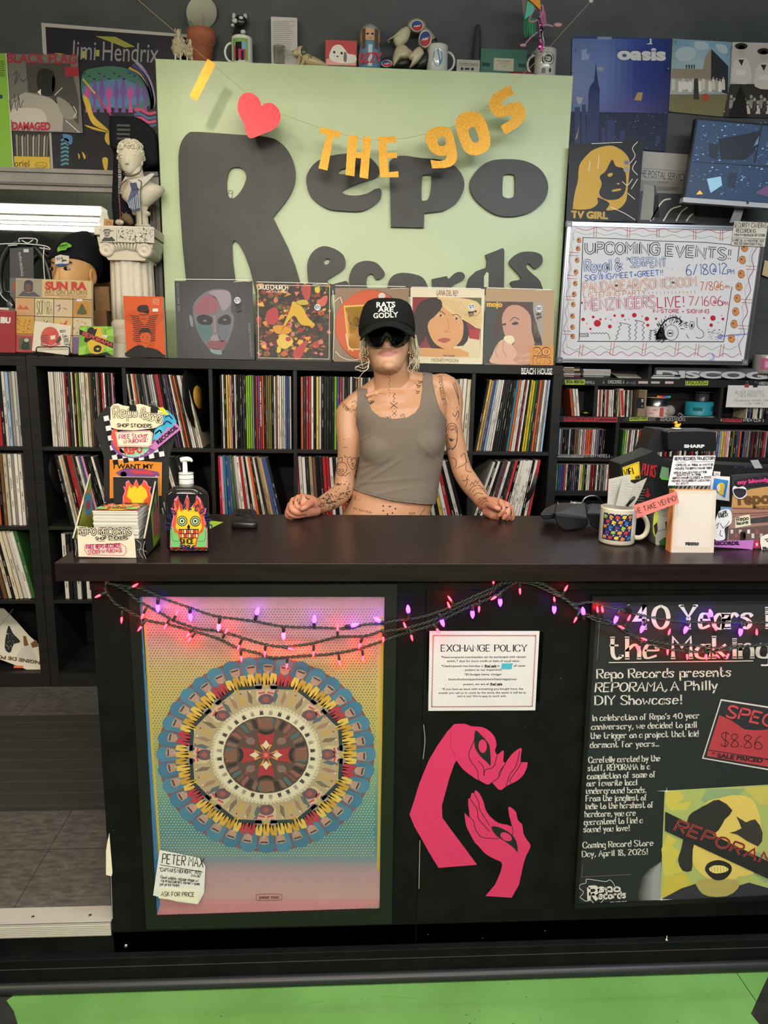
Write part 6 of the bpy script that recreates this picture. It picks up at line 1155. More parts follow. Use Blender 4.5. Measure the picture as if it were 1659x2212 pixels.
p=at(1446,900,YC+.05); t=thing('string_ball','grey ball of twine beside the pink tape roll','twine',(p[0],YC+.055,Z1)); m=MB(); m.ball((p[0],YC+.055,Z1+.028),(.026,.026,.028),'8d8880','cloth',16); m.build('ball',t)
m=MB(); m.tube(catmull([(p[0]-.02,YC+.03,Z1+.004),(p[0],YC+.02,Z1+.004),(p[0]+.03,YC+.03,Z1+.006),(p[0]+.035,YC+.02,Z1+.02),(p[0]+.055,YC+.02,Z1+.004),(p[0]+.02,YC+.014,Z1+.003)],5),.002,'a8a49c','cloth',6); m.build('loose_end',t)
p0,p1=at(1464,902,YC+.01),at(1547,902,YC+.01); m=MB(); m.box(p0[0],p1[0],YC+.008,YC+.12,Z1,Z1+.0098,'232327','gloss'); m.box(p0[0]+.01,p1[0]-.015,YC+.0075,YC+.008,Z1+.003,Z1+.007,'8a8a8d','gloss'); m.build('compact_disc',label='black disc case lying flat under the teal tape roll',cat='CD')
t,p,r,h=flat_cyl(1508,869,897,52,'24808f','tape_roll','teal tape roll lying on the black disc case','tape',z0=Z1+.0102); m=MB(); wpatch(m,p,r,-50,-10,h*.35,h*.6,'1d5a66'); wpatch(m,p,r,30,60,h*.35,h*.7,'1d5a66'); m.build('print',t); zt=p[2]+h
t,p,r,h=flat_cyl(1516,848,869,26,'2a2c2f','tape_dispenser','dark clear reel standing on the teal tape roll','tape',mt='plastic',z0=zt+.0004); m=MB(); m.lathe((p[0],p[1],p[2]+h),[(r*.4,0),(.045,.001),(.045,.003),(r*.4,.003)],'2f3134','plastic',30,caps=False); m.build('flange',t)
p0,p1=at(1376,900,YC+.01),at(1393,900,YC+.01); zt=float(at(1384,842,YC+.01)[2]); t=thing('chunky_book','thick brown and black box set standing right of the small discs','box',((p0[0]+p1[0])/2,YC+.06,Z1)); m=MB(); m.box(p0[0],p1[0],YC+.008,YC+.13,Z1,zt,'7d6a50','paper'); m.build('case',t); m=MB(wall(YC+.0074)); m.poly(T_(1190,565,1290,570,1285,715,1180,712),'1b1d26'); m.up(); m.rect(*T_(1248,585)[0],*T_(1274,630)[0],'a9a9ad'); m.rect(*T_(1250,675)[0],*T_(1264,695)[0],'a9a9ad')
for k in range(8):m.line(T_(1195,470+k*11,1296,472+k*11),.7,'4a3c2c')
m.build('spine_print',t)
p0,p1=at(1339,905,YC+.0),at(1351,905,YC); zt=float(at(1344,839,YC)[2]); a=math.radians(-7); m=MB()
V=[(p0[0]+x*math.cos(a)+z*math.sin(a),y,Z1+.0005+z*math.cos(a)+x*-math.sin(a)) for z in (0,zt-Z1-.003) for x,y in ((0,YC-.012),(.017,YC-.012),(.017,YC+.115),(0,YC+.115))]
m.add(V,[(0,1,5,4),(1,2,6,5),(2,3,7,6),(3,0,4,7),(4,5,6,7),(3,2,1,0)],'c9b79a','paper'); m.add([np.array(V[0])*.85+np.array(V[1])*.15+[0,-.0006,.006],np.array(V[0])*.1+np.array(V[1])*.9+[0,-.0006,.006],np.array(V[4])*.1+np.array(V[5])*.9+[0,-.0006,-.006],np.array(V[4])*.85+np.array(V[5])*.15+[0,-.0006,-.006]],[(0,1,2,3)],'a82a32','gloss'); m.build('slim_box',label='tall cream box with red spine leaning out of the upper disc row',cat='box')
p=at(1260,898,YC+.04); m=MB(); m.tube([(p[0]-.02,YC+.03,Z1+.016),(p[0]+.03,YC+.02,Z1+.012)],.010,'6d6238','metal',12); m.build('small_can',label='small brass coloured canister lying beside the leaning disc cases',cat='can')
p=at(1283,896,YC+.01); m=MB(); m.ball((p[0],YC+.012,Z1+.0075),.0075,'c4c4c8','metal',12); m.build('steel_ball',label='shiny steel ball beside the brass canister',cat='ball')
# == things on the counter
K1=cr(150,850,5.027); zt_=ZT+.0006
FL=[('d0709a',1.0),('c9502e',.82),('d0982e',.62),('cdb833',.44)]
def flame_skull(m,bx,by,w_,h_,px=True,full=True):
 """shop logo print: pink and orange flames, yellow skull with ringed eyes and red teeth; box origin, width, height (down)"""
 def q(*a):return [(bx+w_*a[i],by+h_*a[i+1]) for i in range(0,len(a),2)]
 for k,(c,s_) in enumerate(FL[:2]):
  o=.03*k
  m.poly(q(.02+o,.98,.03+o,.62,.10+o,.42,.04+o,.26,.13+o,.30,.12+o,.12+o,.22,.05+o*2,.26,.14,.36,.26+o,.40,.14+o,.46,.02+o*2,.50,.10+o,.56,.26,.66,.16+o,.70,.04+o*2,.80-o,.10+o,.86-o,.26,.95-o,.28+o,.90-o,.44,.98-o,.62,.99-o,.98),c,px=px,sm=0); m.up()
 m.poly(q(.20,.40,.24,.22,.30,.34,.42,.24,.50,.34,.60,.22,.74,.34,.80,.44,.84,.62,.72,.74,.64,.98,.36,.98,.30,.74,.16,.62),'d2b22c',px=px); m.up()
 if not full:return
 for x in (.33,.67):
  for r_,c in ((.135,'17161a'),(.115,'a9b58a'),(.09,'17161a'),(.068,'a9c09a'),(.03,'17161a')):m.disc(bx+w_*x,by+h_*.50,w_*r_,w_*r_,c,px=px,n=18); m.up(.5)
 m.poly(q(.46,.60,.50,.55,.54,.60,.52,.64,.48,.64),'17161a',px=px); m.poly(q(.24,.64,.76,.64,.72,.80,.28,.80),'17161a',px=px); m.up()
 for r_ in range(2):
  for k in range(8):x=.265+k*.06; m.poly(q(x,.655+r_*.075,x+.045,.655+r_*.075,x+.045,.715+r_*.075,x,.715+r_*.075),['b53a30','cf6a3a','d8c0a0'][(k+r_)%3],px=px)
 m.poly(q(.03,.66,.10,.58,.14,.70,.22,.72,.28,.86,.30,.96,.04,.96),'6fae6a',px=px); m.poly(q(.97,.66,.90,.58,.86,.70,.78,.72,.72,.86,.70,.96,.96,.96),'6fae6a',px=px)
# -- sticker display box
YA,YBk=1.755,1.902; t=thing('sticker_display','black cardboard counter display full of shop stickers at the counter left end','display',(-.55,1.83,zt_)); fa,ba=wall(YA),wall(YBk)
xa0,xa1=float(at(159,1200,YA)[0]),float(at(315,1206,YA)[0]); zf=float(at(240,1164,YA)[2]); zb=float(at(292,1026,YBk)[2])
m=MB(); m.box(xa0,xa1,YA,YA+.003,zt_,zf,'2c2a2a','gloss'); m.box(xa0,xa1,YA+.003,YBk,zt_,zt_+.003,'1d1c1d','paper'); m.build('tray_front',t)
for nm,x in (('side_panel',xa0),('side_panel',xa1-.003)):
 m=MB(); V=[(x+dx,y,z) for dx in (0,.003) for y,z in ((YA,zt_),(YBk,zt_),(YBk,zb),(YA,zf))]; m.add(V,[(0,3,2,1),(4,5,6,7),(0,1,5,4),(1,2,6,5),(2,3,7,6),(3,0,4,7)],'1c1b1c','paper')
 a,b=np.array(V[3]),np.array(V[2]); m.tube([a+[.0015,0,.001],b+[.0015,0,.001]],.0022,'b5ae9c','paper',6); m.build(nm,t)
hb=K1(255,320,400,140,1010,150,1160,440,1085,690,1080,860,1075,1180,375,1180,375,830,372,690)
m=MB(ba); m.slab(hb,.003,'171617','paper'); m.build('back_panel',t)
sL=Plane((xa0+.0034,YA,0),(0,1,0),(0,0,1)); m=MB(sL); m.poly([(.01,zf-.0),(.145,zb-.005),(.145,zt_+.05),(.02,zt_+.02)],'8f9a3a',px=False); m.up(); m.disc(.112,zb-.07,.028,.030,'3a86a0',px=False); m.disc(.112,zb-.07,.034,.036,'b5783a',px=False,z=m.z-EPS/2); m.up(); m.disc(.112,zb-.072,.014,.012,'a83a3a',px=False); m.poly([(.03,zt_+.03),(.06,zt_+.07),(.075,zt_+.02)],'2f6a4c',px=False); m.build('inner_sticker',t,label='sun and badge sticker inside the left flap')
sR=Plane((xa1+.0002,YBk,0),(0,1,0),(0,0,1)); sR=Plane((xa1+.0003,YA,0),(0,1,0),(0,0,1)); m=MB(sR); zR=lambda y:zf+(zb-zf)*y/(YBk-YA)
m.poly([(.075,zt_+.006),(.146,zt_+.016),(.146,zb-.02),(.066,zR(.066)-.012)],'86b53a',px=False); m.up(); m.poly([(.084,zt_+.03),(.138,zt_+.036),(.138,zb-.045),(.08,zR(.08)-.035)],'c9567a',px=False); m.up()
for k in range(7):m.line([(.088+k*.007,zt_+.04),(.09+k*.007,zt_+.10+.004*k)],.0022,['b53a40','6aa8c0','d08a9a'][k%3],px=False)
m.disc(.098,zt_+.105,.010,.014,'3a7a3c',px=False,z=m.z+EPS); m.build('side_sticker',t,label='green and pink sticker on the outer right flap')
# header stickers and signs
mh=lambda Y:MB(wall(Y))
m=mh(YBk-.0036); q0,q1,q2,q3=[np.array(p) for p in K1(368,250,930,120,1035,680,480,778)]
m.slab([tuple(q0),tuple(q1),tuple(q2),tuple(q3)],.0004,'c9c9cc'); m.up()
def bil(a,b):return tuple((q0*(1-a)+q1*a)*(1-b)+(q3*(1-a)+q2*a)*b)
for i in range(10):
 for j in range(10):
  if (i+j)%2 and (i<2 or j>7):m.poly([bil(i/10,j/10),bil((i+1)/10,j/10),bil((i+1)/10,(j+1)/10),bil(i/10,(j+1)/10)],'17161a')
m.poly([bil(.2,.0),bil(1,.0),bil(1,.8),bil(.2,.8)],'1b1a1d'); m.up(); m.disc(*K1(708,540)[0],51,32,'7d4a86',n=40); m.up(); m.poly(K1(455,480,470,400,520,390,540,560,600,640,560,640,500,580),'c95040',sm=3); m.poly(K1(545,600,700,570,860,580,830,640,720,690,600,670),'7fb59a',sm=3); m.up(); m.text('REPO',K1(600,660)[0],K1(800,640)[0],15,'b53a34',bold=.06); [m.disc(*K1(x,y)[0],1.1,1.1,'d8d0d8',n=8) for x,y in ((800,660),(830,630),(760,680),(860,640),(740,670),(470,500))]
m.build('check_sticker',t,label='checked black and white sticker with a round purple badge')
m=mh(YBk-.0052); m.slab(K1(905,480,925,400,1000,300,1010,175,1060,180,1140,255,1165,310,1100,400,1010,440),.0004,'3a95b5'); m.up(); m.poly(K1(960,150,1020,150,1090,240,1020,230),'b9b53a'); m.poly(K1(905,500,960,370,1010,370,980,480),'4aa0bd',sm=2)
for q in ((930,440,980,400,1000,430),(1020,340,1060,300,1110,330),(1040,260,1080,240,1120,280)):m.line(K1(*q),3,'1d2a5c',sm=3)
m.build('cloud_sticker',t); m=mh(YBk-.0066); m.slab(K1(860,590,1045,400,1065,360,1100,385,1150,312,1212,385,930,615),.0005,'b06aa8'); m.up(); m.text('RECORDS.',K1(965,553)[0],K1(1182,372)[0],8,'1d1a20',bold=.06); m.build('ribbon_sticker',t)
m=mh(YBk-.0080); m.slab(K1(445,150,480,118,525,108,580,130,650,140,760,112,830,128,900,158,1000,190,1020,270,1012,330,930,375,700,402,530,392,448,370),.0008,'d0c2a6','paper'); m.up()
m.hand('Repo',K1(485,270)[0],K1(735,245)[0],24,4.6,'1d1c1e','paper',outline=(.5,'d0c2a6')); m.hand('Records',K1(765,265)[0],K1(1000,320)[0],22,4.2,'1d1c1e','paper',outline=(.5,'d0c2a6')); m.z+=2*EPS; m.hand('\u2022SHOP STICKERS\u2022',K1(510,360)[0],K1(905,370)[0],7,1.5,'1d1c1e','paper')
m.build('paper_sign',t,label='cream handwritten shop stickers sign'); m=mh(YBk-.0092); m.slab(K1(497,420,870,402,905,430,892,560,855,582,525,575),.0006,'d6ccb4','paper'); m.up(); m.line(K1(505,430,870,408,895,430,885,555,850,572,530,562),1.0,'c04a74','paper',closed=True); m.hand('FREE Sticker',K1(540,498)[0],K1(855,470)[0],9,1.6,'b5326a','paper'); m.hand('W/ PURCHASE!',K1(590,550)[0],K1(850,520)[0],8,1.5,'b5326a','paper'); m.build('paper_sign',t,label='small pink framed free sticker sign')
for x,y in ((695,150),(925,172)):
 p=at(*K1(x,y)[0],YBk-.004); m=MB(); m.loft([np.array([(p[0]+a*w_,p[1]+d,p[2]+h) for a,d in ((-1,-.007),(1,-.007),(1,.007),(-1,.007))]) for w_,h in ((.0085,-.008),(.0085,.002),(.007,.006))],'151517','plastic',False)
 for dx in (-.004,.004):m.tube(catmull([p+[dx-.002,-.004,.005],p+[dx-.004,-.006,.014],p+[dx,-.007,.019],p+[dx+.004,-.006,.014],p+[dx+.002,-.004,.005]],4),.0009,'b5b5b8','metal',6)
 m.build('binder_clip',t)
m=mh(YBk-.0040); m.slab(K1(437,715,1005,748,1000,1110,437,1140),.0006,'c2782a'); m.up(); m.text('I WANT MY',K1(480,815)[0],K1(915,815)[0],9.5,'1c1512',bold=.03); m.poly(K1(500,860,600,810,780,815,960,850,985,880,940,915,560,905),'6a3f72'); m.poly(K1(640,830,860,835,940,880,700,870),'a83a40',z=m.z+EPS); m.disc(*K1(588,878)[0],7,6,'c9a84a'); m.build('orange_card',t)
yp=1.884; m=mh(yp); m.slab(K1(475,905,960,912,965,1240,480,1240),.006,'161517','paper',side='d8d2c4'); m.up(); bx,by=K1(570,925)[0]; flame_skull(m,bx,by,67,62,full=False); m.build('upright_pad',t,label='black upright sticker pad with pink flames')
xs0_,xs1_=float(at(200,1100,1.772)[0]),float(at(297,1104,1.772)[0]); zs=float(at(248,1103,1.772)[2]); m=MB()
n_=26
for k in range(n_):
 z0_,z1_=zt_+.0035+(zs-zt_-.0035)*k/n_,zt_+.0035+(zs-zt_-.0035)*(k+1)/n_-.0004; o=R6.uniform(-.0012,.0012); m.box(xs0_+o,xs1_+o,1.772+R6.uniform(0,.002),1.872,z0_,z1_,['c9c5bc','bdb8ae','d2cec6','a9a49b'][k%4],'paper')
m.build('sticker_stack',t,label='tall stack of white edged stickers')
pt_=Plane((xs0_,1.773,zs-.0002),(1,0,0),(0,1,0)); m=MB(pt_); m.z=.0003; w_,h_=xs1_-xs0_,.098; m.poly([(0,0),(w_,0),(w_,h_),(0,h_)],'1b1a1c',px=False); m.up(); flame_skull(m,0,.092,w_,-.09,px=False,full=True); m.build('top_sticker',t)
ff=YA-.0009; m=mh(ff); m.slab(K1(80,1440,640,1490,705,1545,725,1785,100,1772),.0006,'cfc4ae','paper'); m.up(); m.hand('REPO RECORDS',K1(100,1535)[0],K1(665,1535)[0],14,5.0,'1b1a1c','paper',outline=(.35,'cfc4ae')); m.z+=2*EPS; m.hand('\u2022SHOP STICKERS\u2022',K1(275,1588)[0],K1(645,1580)[0],6,1.5,'1b1a1c','paper'); m.line(K1(300,1600,385,1602),.8,'1b1a1c','paper'); m.line(K1(435,1594,615,1592),.8,'1b1a1c','paper')
m.line(K1(175,1640,560,1632,610,1660,618,1720,590,1755,200,1750,165,1700),1.1,'b8487a','paper',closed=True); m.hand('FREE REPO RECORDS',K1(188,1690)[0],K1(555,1668)[0],8.5,1.9,'b5326a','paper'); m.hand('STICKER W/ PURCHASE',K1(205,1742)[0],K1(575,1718)[0],7.5,1.4,'b5406a','paper'); m.build('front_label',t,label='cream handwritten label on the tray front')
m=mh(ff-.0008); [m.line(K1(*q),.9,'a9a49c','gloss',sm=3) for q in ((730,1590,780,1640,760,1720,800,1790),(820,1600,800,1700,830,1790),(60,1590,75,1680,60,1760),(735,1700,780,1690,835,1720))]; m.build('tape_glint',t)
# -- sanitiser bottle
yb_=1.835; xb=float(at(408,1188,yb_)[0]); hw_=86/2/FPX*1.93; zz=lambda y:float(at(408,y,yb_)[2]); t=thing('pump_bottle','pump bottle with flaming skull shop logo label on the counter','bottle',(xb,yb_,zt_))
def rr(w_,d_,z,r_=.5,n=40):return np.array([(xb+w_*np.sign(math.cos(a))*abs(math.cos(a))**r_,yb_+d_*np.sign(math.sin(a))*abs(math.sin(a))**r_,z) for a in np.arange(n)*2*math.pi/n])
z1,z2,z3=zz(1068),zz(1056),zz(1050); m=MB(); m.loft([rr(hw_*.88,.024,zt_),rr(hw_*.97,.027,zt_+.006),rr(hw_,.0285,zt_+.014),rr(hw_,.0285,z1-.006),rr(hw_*.93,.027,z1+.004),rr(hw_*.70,.024,z2+.002),rr(hw_*.40,.02,z3)],'1a1a1c','ceramic'); m.build('bottle_body',t)
m=MB(); r_=29.5/2/FPX*1.9; z4=zz(1026); m.lathe((xb,yb_,0),[(r_,z3-.001),(r_,z4+.003),(r_*.93,z4),(r_*.9,z4-.0),(.007,z4)],'c9c8c4','plastic',28)
for k in range(3):m.lathe((xb,yb_,0),[(r_*1.02,z3+.006+k*.012),(r_*1.03,z3+.008+k*.012),(r_*1.02,z3+.010+k*.012)],'bdbcb8','plastic',28)
m.build('collar',t); m=MB(); z5=zz(997); m.lathe((xb-.002,yb_,0),[(.0065,z4),(.0062,z4+.004),(.0055,z5),(.001,z5)],'d0cfcb','plastic',18); m.tube(catmull([(xb-.012,yb_,z5+.003),(xb,yb_,z5+.006),(xb+.012,yb_-.003,z5+.005),(xb+.017,yb_-.006,z5+.001)],4),[.0062]*7+[.0058,.005,.0042,.0035,.0032,.003][:6],'d4d3cf','plastic',12); m.build('pump_head',t)
pb=wall(yb_-.0287); m=MB(pb); m.slab(K1(1090,1090,1500,1090,1510,1700,1085,1700),.0004,'141315'); m.up(); bx,by=K1(1085,1080)[0]; flame_skull(m,bx,by,84,121,full=True)
for q in ((1120,1240,1150,1160,1185,1260,1175,1130,1225,1250),(1250,1240,1280,1130,1320,1240),(1345,1240,1390,1130,1420,1250,1440,1170,1465,1250)):m.line(K1(*q),1.5,'8a2f2a',sm=3)
m.up();
for s,a in zip('REPO RECORDS',np.linspace(math.pi*1.06,-.08,12)):
 c=np.array(K1(1297,1420)[0])+[38*math.cos(a),-33*math.sin(a)]; d=np.array([math.sin(a),math.cos(a)]); m.hand(s,tuple(c-d*2.6),tuple(c+d*2.6),12,2.6,'232a55') if s!=' ' else None
m.hand('SINCE',K1(1205,1630)[0],K1(1350,1625)[0],10,2.0,'17161a'); m.hand('1986',K1(1195,1692)[0],K1(1370,1692)[0],9,2.6,'232a55'); [m.line([(370+k*4.4,1189),(371+k*4.4,1181+3*(k%3)),(373+k*4.4,1188)],1.2,['a8402c','8a2a24','6a8a3a'][k%3]) for k in range(18)]
m.line(K1(1112,1480,1125,1590,1190,1600),.9,'2d5a34',sm=3); m.line(K1(1480,1480,1470,1590,1400,1600),.9,'2d5a34',sm=3); m.build('label_print',t)
# sticky note, black card reader
pz=Plane((0,0,zt_),(1,0,0),(0,1,0)); m=MB(pz); m.slab([(446,1124),(482,1128.5),(452,1143.5),(440,1146)],.0004,'9fbf35','paper',z=.0008); m.build('sticky_note',label='lime green sticky note lying flat beside the pump bottle',cat='note')
a,b,c,d=atz(498,1128,zt_+.02),atz(557,1129,zt_+.02),atz(553,1099,zt_+.026),atz(503,1098,zt_+.026); t=thing('card_reader','small black keypad card reader lying on the counter left of the hand','reader',((a+b)/2)*[1,1,0]+[0,.1,zt_]); m=MB()
def rrect(A,B,C,D,z=None,k=.18,g=0.0):
 P=[np.array(q,float) for q in (A,B,C,D)]; ctr=sum(P)/4; P=[p_+(ctr-p_)*g for p_ in P]; L=[]
 for i in range(4):
  p_,a_,b_=P[i],P[i-1],P[(i+1)%4]; s0,s1=p_+(a_-p_)*k,p_+(b_-p_)*k
  for u in np.linspace(0,1,5):L.append((1-u)**2*s0+2*u*(1-u)*p_+u*u*s1)
 L=np.array(L)
 if z is not None:L[:,2]=z
 return L
m.loft([rrect(a,b,c,d,zt_,g=.04),rrect(a,b,c,d,zt_+.006),rrect(a,b,c,d)-[0,0,.004],rrect(a,b,c,d,g=.05)],'1b1a1c','plastic'); m.build('reader_body',t,bevel=.0)
m=MB(); ex,ey=(b-a),(d-a); nz=np.array([0,0,.0012])
for r_ in range(4):
 for k in range(5):o=a+ex*(.2+.13*k)+ey*(.50+.11*r_); m.ball(o+nz*.6,(.0042,.006,.002),'121113','plastic',8)
m.build('keys',t); m=MB(); o=a+ex*.70+ey*.25+nz; m.tube([o+ex*.26*math.cos(q)+ey*.14*math.sin(q) for q in np.linspace(0,6.28,24)],.0008,'3a383a','plastic',5); m.tube([a+ex*.14+ey*.46+nz,a+ex*.86+ey*.46+nz],.0014,'0c0c0d','plastic',5); m.build('pad',t)
# -- payment terminal
V3=cr(1160,900,6.381); t=thing('payment_terminal','black payment terminal with contactless symbol lying behind the patterned mug','terminal',atz(1240,1140,zt_));
yq0,yq1=2.06,2.22
def wedge(nm,pf,pb_,y0,y1,col='161618',g=.05):
 """front outline pf on depth y0, rear outline pb_ on depth y1 (pixels)"""
 A=wall(y0); B=wall(y1); a=A.w(A.hit(pf)); b=B.w(B.hit(pb_)); a[:,2]=np.maximum(a[:,2],zt_); b[:,2]=np.maximum(b[:,2],zt_); ca,cb=a.mean(0),b.mean(0); m=MB(); m.loft([ca+(a-ca)*.92-[0,.004,0],a,b,cb+(b-cb)*.92+[0,.004,0]],col,'plastic',False); m.build(nm,t,bevel=.003)
wedge('terminal_body',V3(238,1330,700,1390,705,1480,640,1540,400,1572,330,1545,270,1480),V3(275,1188,640,1182,690,1205,700,1300,600,1330,400,1330,290,1300),yq0,yq1)
wedge('terminal_base',V3(690,1330,905,1340,900,1540,830,1560,740,1500),V3(690,1218,770,1195,905,1210,900,1300,760,1300,700,1290),2.08,2.20,'1a1a1d')
wedge('paper_lid',V3(50,1330,240,1330,245,1405,90,1412,45,1370),V3(105,1270,270,1190,285,1260,230,1330,110,1330),2.1,2.23,'141416')
m=MB(); P=[at(*V3(x,y)[0],2.26) for x,y in ((625,1190),(660,1125),(720,1098),(790,1096),(850,1125),(892,1185),(900,1215))]; m.tube(catmull(P,5),.0036,'8d8d90','metal',10); m.build('chrome_loop',t)
fp_=Plane(at(*V3(480,1400)[0],yq0-.002),(1,0,0),(0,yq1-yq0,float(at(*V3(480,1185)[0],yq1)[2]-at(*V3(480,1390)[0],yq0)[2]))); m=MB(fp_); m.z=.0035; m.text('Dejavoo',V3(462,1208)[0],V3(612,1212)[0],4,'c9c9c9',bold=.03); m.line(V3(415,1222,560,1250),.7,'5a5a5c'); [m.line([(V3(490,1300)[0][0]+r_*math.cos(a_),V3(490,1300)[0][1]+r_*.8*math.sin(a_)) for a_ in np.linspace(-.9,.9,8)],.8,'4a4a4d') for r_ in (-8,-5,-2,2,5,8)]; m.line(V3(282,1190,350,1380),1.1,'a9a9ac'); m.build('print',t)
# -- mug of receipts
pm_=atz(1331,1171,zt_); t,p,r,H=mug_at('mug',1331,1171,72,float(pm_[1]),.1,'d3cbb9','white mug with colourful book pattern holding receipts and a pen')
for o in t.children:
 if o.name.startswith('handle'):bpy.data.objects.remove(o)
p=np.array([p[0],p[1],zt_]); t.location.z=zt_; WORLD[t.name]=p
H=float(at(1331,1094,p[1])[2])-zt_
for o in list(t.children):bpy.data.objects.remove(o)
m=MB(); m.lathe(p,[(r*.92,0),(r,.005),(r*1.0,H-.004),(r*1.01,H-.001),(r*.985,H),(r*.92,H-.003),(r*.9,.012),(.002,.008)],'d3cbb9','ceramic',48); m.build('mug_body',t)
P=[at(*V3(x,y)[0],p[1]) for x,y in ((1310,1365),(1400,1345),(1470,1375),(1515,1450),(1525,1530),(1490,1620),(1410,1668),(1300,1655))]; m=MB(); m.tube(catmull(P,5),.0068,'d3cbb9','ceramic',12); m.build('handle',t)
m=MB(); wpatch(m,p,r,-72,27,H*.14,H*.87,'232850',n=22); rk=random.Random(12); bc=['c98a2e','3a6a9a','b53a34','5a3f72','d0b83a','8fae3a','c9782e']
def wpol(pts,col,z):V=wrap(p,r,pts,z); m.add(V,[tuple(range(len(V)))],col,'ceramic')
for i in range(5):
 for j in range(5):
  a=-62+j*20+(i%2)*9; h=H*(.20+.145*i);
  if a>20:continue
  c=bc[(i*3+j*2)%7]; s_=rk.choice([-1,1]); wpol([(a-7,h-.003+s_*.002),(a+5,h-.005),(a+7,h+.004+s_*.002),(a-5,h+.006)],c,.0008); wpol([(a+1,h-.003),(a+5,h-.004),(a+6,h-.002),(a+2,h-.001)],'1d2244',.0011)
  wpol([(a+8,h+.007),(a+11,h+.010),(a+13,h+.008),(a+10,h+.006)],'cfd0d6',.0008)
m.build('book_pattern',t,label='navy patch with scattered colourful books')
yy=p[1]
def receipt(pts,Y,label,back=.0,col='a9a79f'):m=MB(Plane((0,Y,0),(1,0,back),(0,0,1))); m.slab(pts,.0005,col,'paper'); m.up(); [m.line([(pts[0][0]+4,pts[0][1]+6+k*6),(pts[0][0]+4+R6.uniform(10,22),pts[0][1]+7+k*6)],.5,'8d8b84','paper') for k in range(7)]; m.build('receipt',label=label,cat='receipt')
receipt(V3(988,862,1200,812,1290,795,1290,960,1230,1240,970,1210),yy+.006,'back folded grey receipt standing in the patterned mug',.1); receipt(V3(1180,845,1345,925,1230,1240,1085,1225),yy-.008,'front creased receipt standing in the patterned mug',.3,'a5a39b'); receipt(V3(1345,925,1518,842,1400,1110,1330,1235,1232,1240),yy-.006,'receipt flap leaning right out of the patterned mug',-.35,'9d9b93')
m=MB(); a,b=at(*V3(1235,1235)[0],yy-.014),at(*V3(1350,1102)[0],yy-.016); m.tube([a,a*.15+b*.85,b],[.0038,.0042,.0028],'141416','plastic',10); m.build('pen',label='black pen standing in the patterned mug of receipts',cat='pen')
# -- payment sign block and notes
W5=cr(1380,900,5.946); yv=1.822; xv0,xv1=float(at(1447,1190,yv)[0]),float(at(1542,1190,yv)[0]); t=thing('payment_block','white wrapped block sign with orange edges reading venmo','sign',((xv0+xv1)/2,yv+.015,zt_)); vp=lean(1494,1197,yv,6); vp.o[2]=zt_
m=MB(vp); m.slab(W5(455,935,998,942,960,1782,402,1778),.03,'c9844f','paper',side='c07a48'); m.build('block',t,bevel=.002); m=MB(vp); m.z=.0012; m.poly(W5(470,945,994,950,955,1765,412,1760),'b9ada0','paper'); m.up(); m.poly(W5(505,985,955,990,910,1675,462,1670),'bfb4aa','paper'); m.up(); m.line(W5(490,1450,940,1458),.8,'b9aea0','paper'); m.line(W5(480,1500,475,1670),.8,'bdb09a','paper'); m.text('venmo',W5(590,1648)[0],W5(768,1652)[0],8.5,'26262b','paper',bold=.07,slant=.3); m.build('paper_face',t)
m=MB(wall(yv-.012)); m.slab([(1368,1092),(1462,1061),(1467,1086),(1376,1120)],.0006,'cc6f68','paper'); m.up(); m.hand('WE TAKE VENMO!',(1374,1111),(1463,1080),11,1.4,'3a2426','paper'); m.line([(1371,1098),(1380,1095)],.7,'8a4a48','paper'); m.line([(1380,1116),(1392,1112)],.7,'8a4a48','paper'); m.build('pink_note',label='pink strip note about venmo stuck to the white block',cat='note')
yn=1.90; m=MB(wall(yn)); m.slab(W5(448,502,988,500,915,885,375,885),.0008,'cfcdd2','paper'); m.up()
for s,x0,y0,x1,y1,h,w_ in (('REPO RECORDS TRAJECTORY',462,560,978,552,38,1.4),('-OPENS in 1986 in WAYNE',465,636,955,628,26,1.2),('-MOVES TO BRYN MAWR 1989',455,682,935,672,26,1.2),('-OPENS 2nd LOCATION AT 538',440,735,870,722,24,1.1),('SOUTH ST. IN 1998',485,765,795,756,24,1.1),('-BRYN MAWR CLOSES in 2002',425,803,925,788,24,1.2),('-MOVES TO CURRENT LOCATION',415,840,915,830,24,1.1),('IN 2017',480,872,635,868,22,1.1)):m.hand(s,W5(x0,y0)[0],W5(x1,y1)[0],h/5.946,w_,'26262b','paper')
m.line(W5(480,588,605,580),.8,'3a3a40','paper'); m.line(W5(655,580,975,575),.8,'3a3a40','paper'); m.build('history_note',label='white handwritten note of shop dates above the venmo block',cat='note')
m=MB(); a,b=at(*W5(733,500)[0],yn+.003),at(*W5(733,452)[0],yn+.003); m.tube([a,b],.0012,'c9c9cc','metal',6); c=at(*W5(700,1000)[0],yn+.004); m.tube([a,[c[0],yn+.004,zt_]],.0012,'c9c9cc','metal',6); m.build('note_wire',label='thin wire stand carrying the shop dates note',cat='stand')
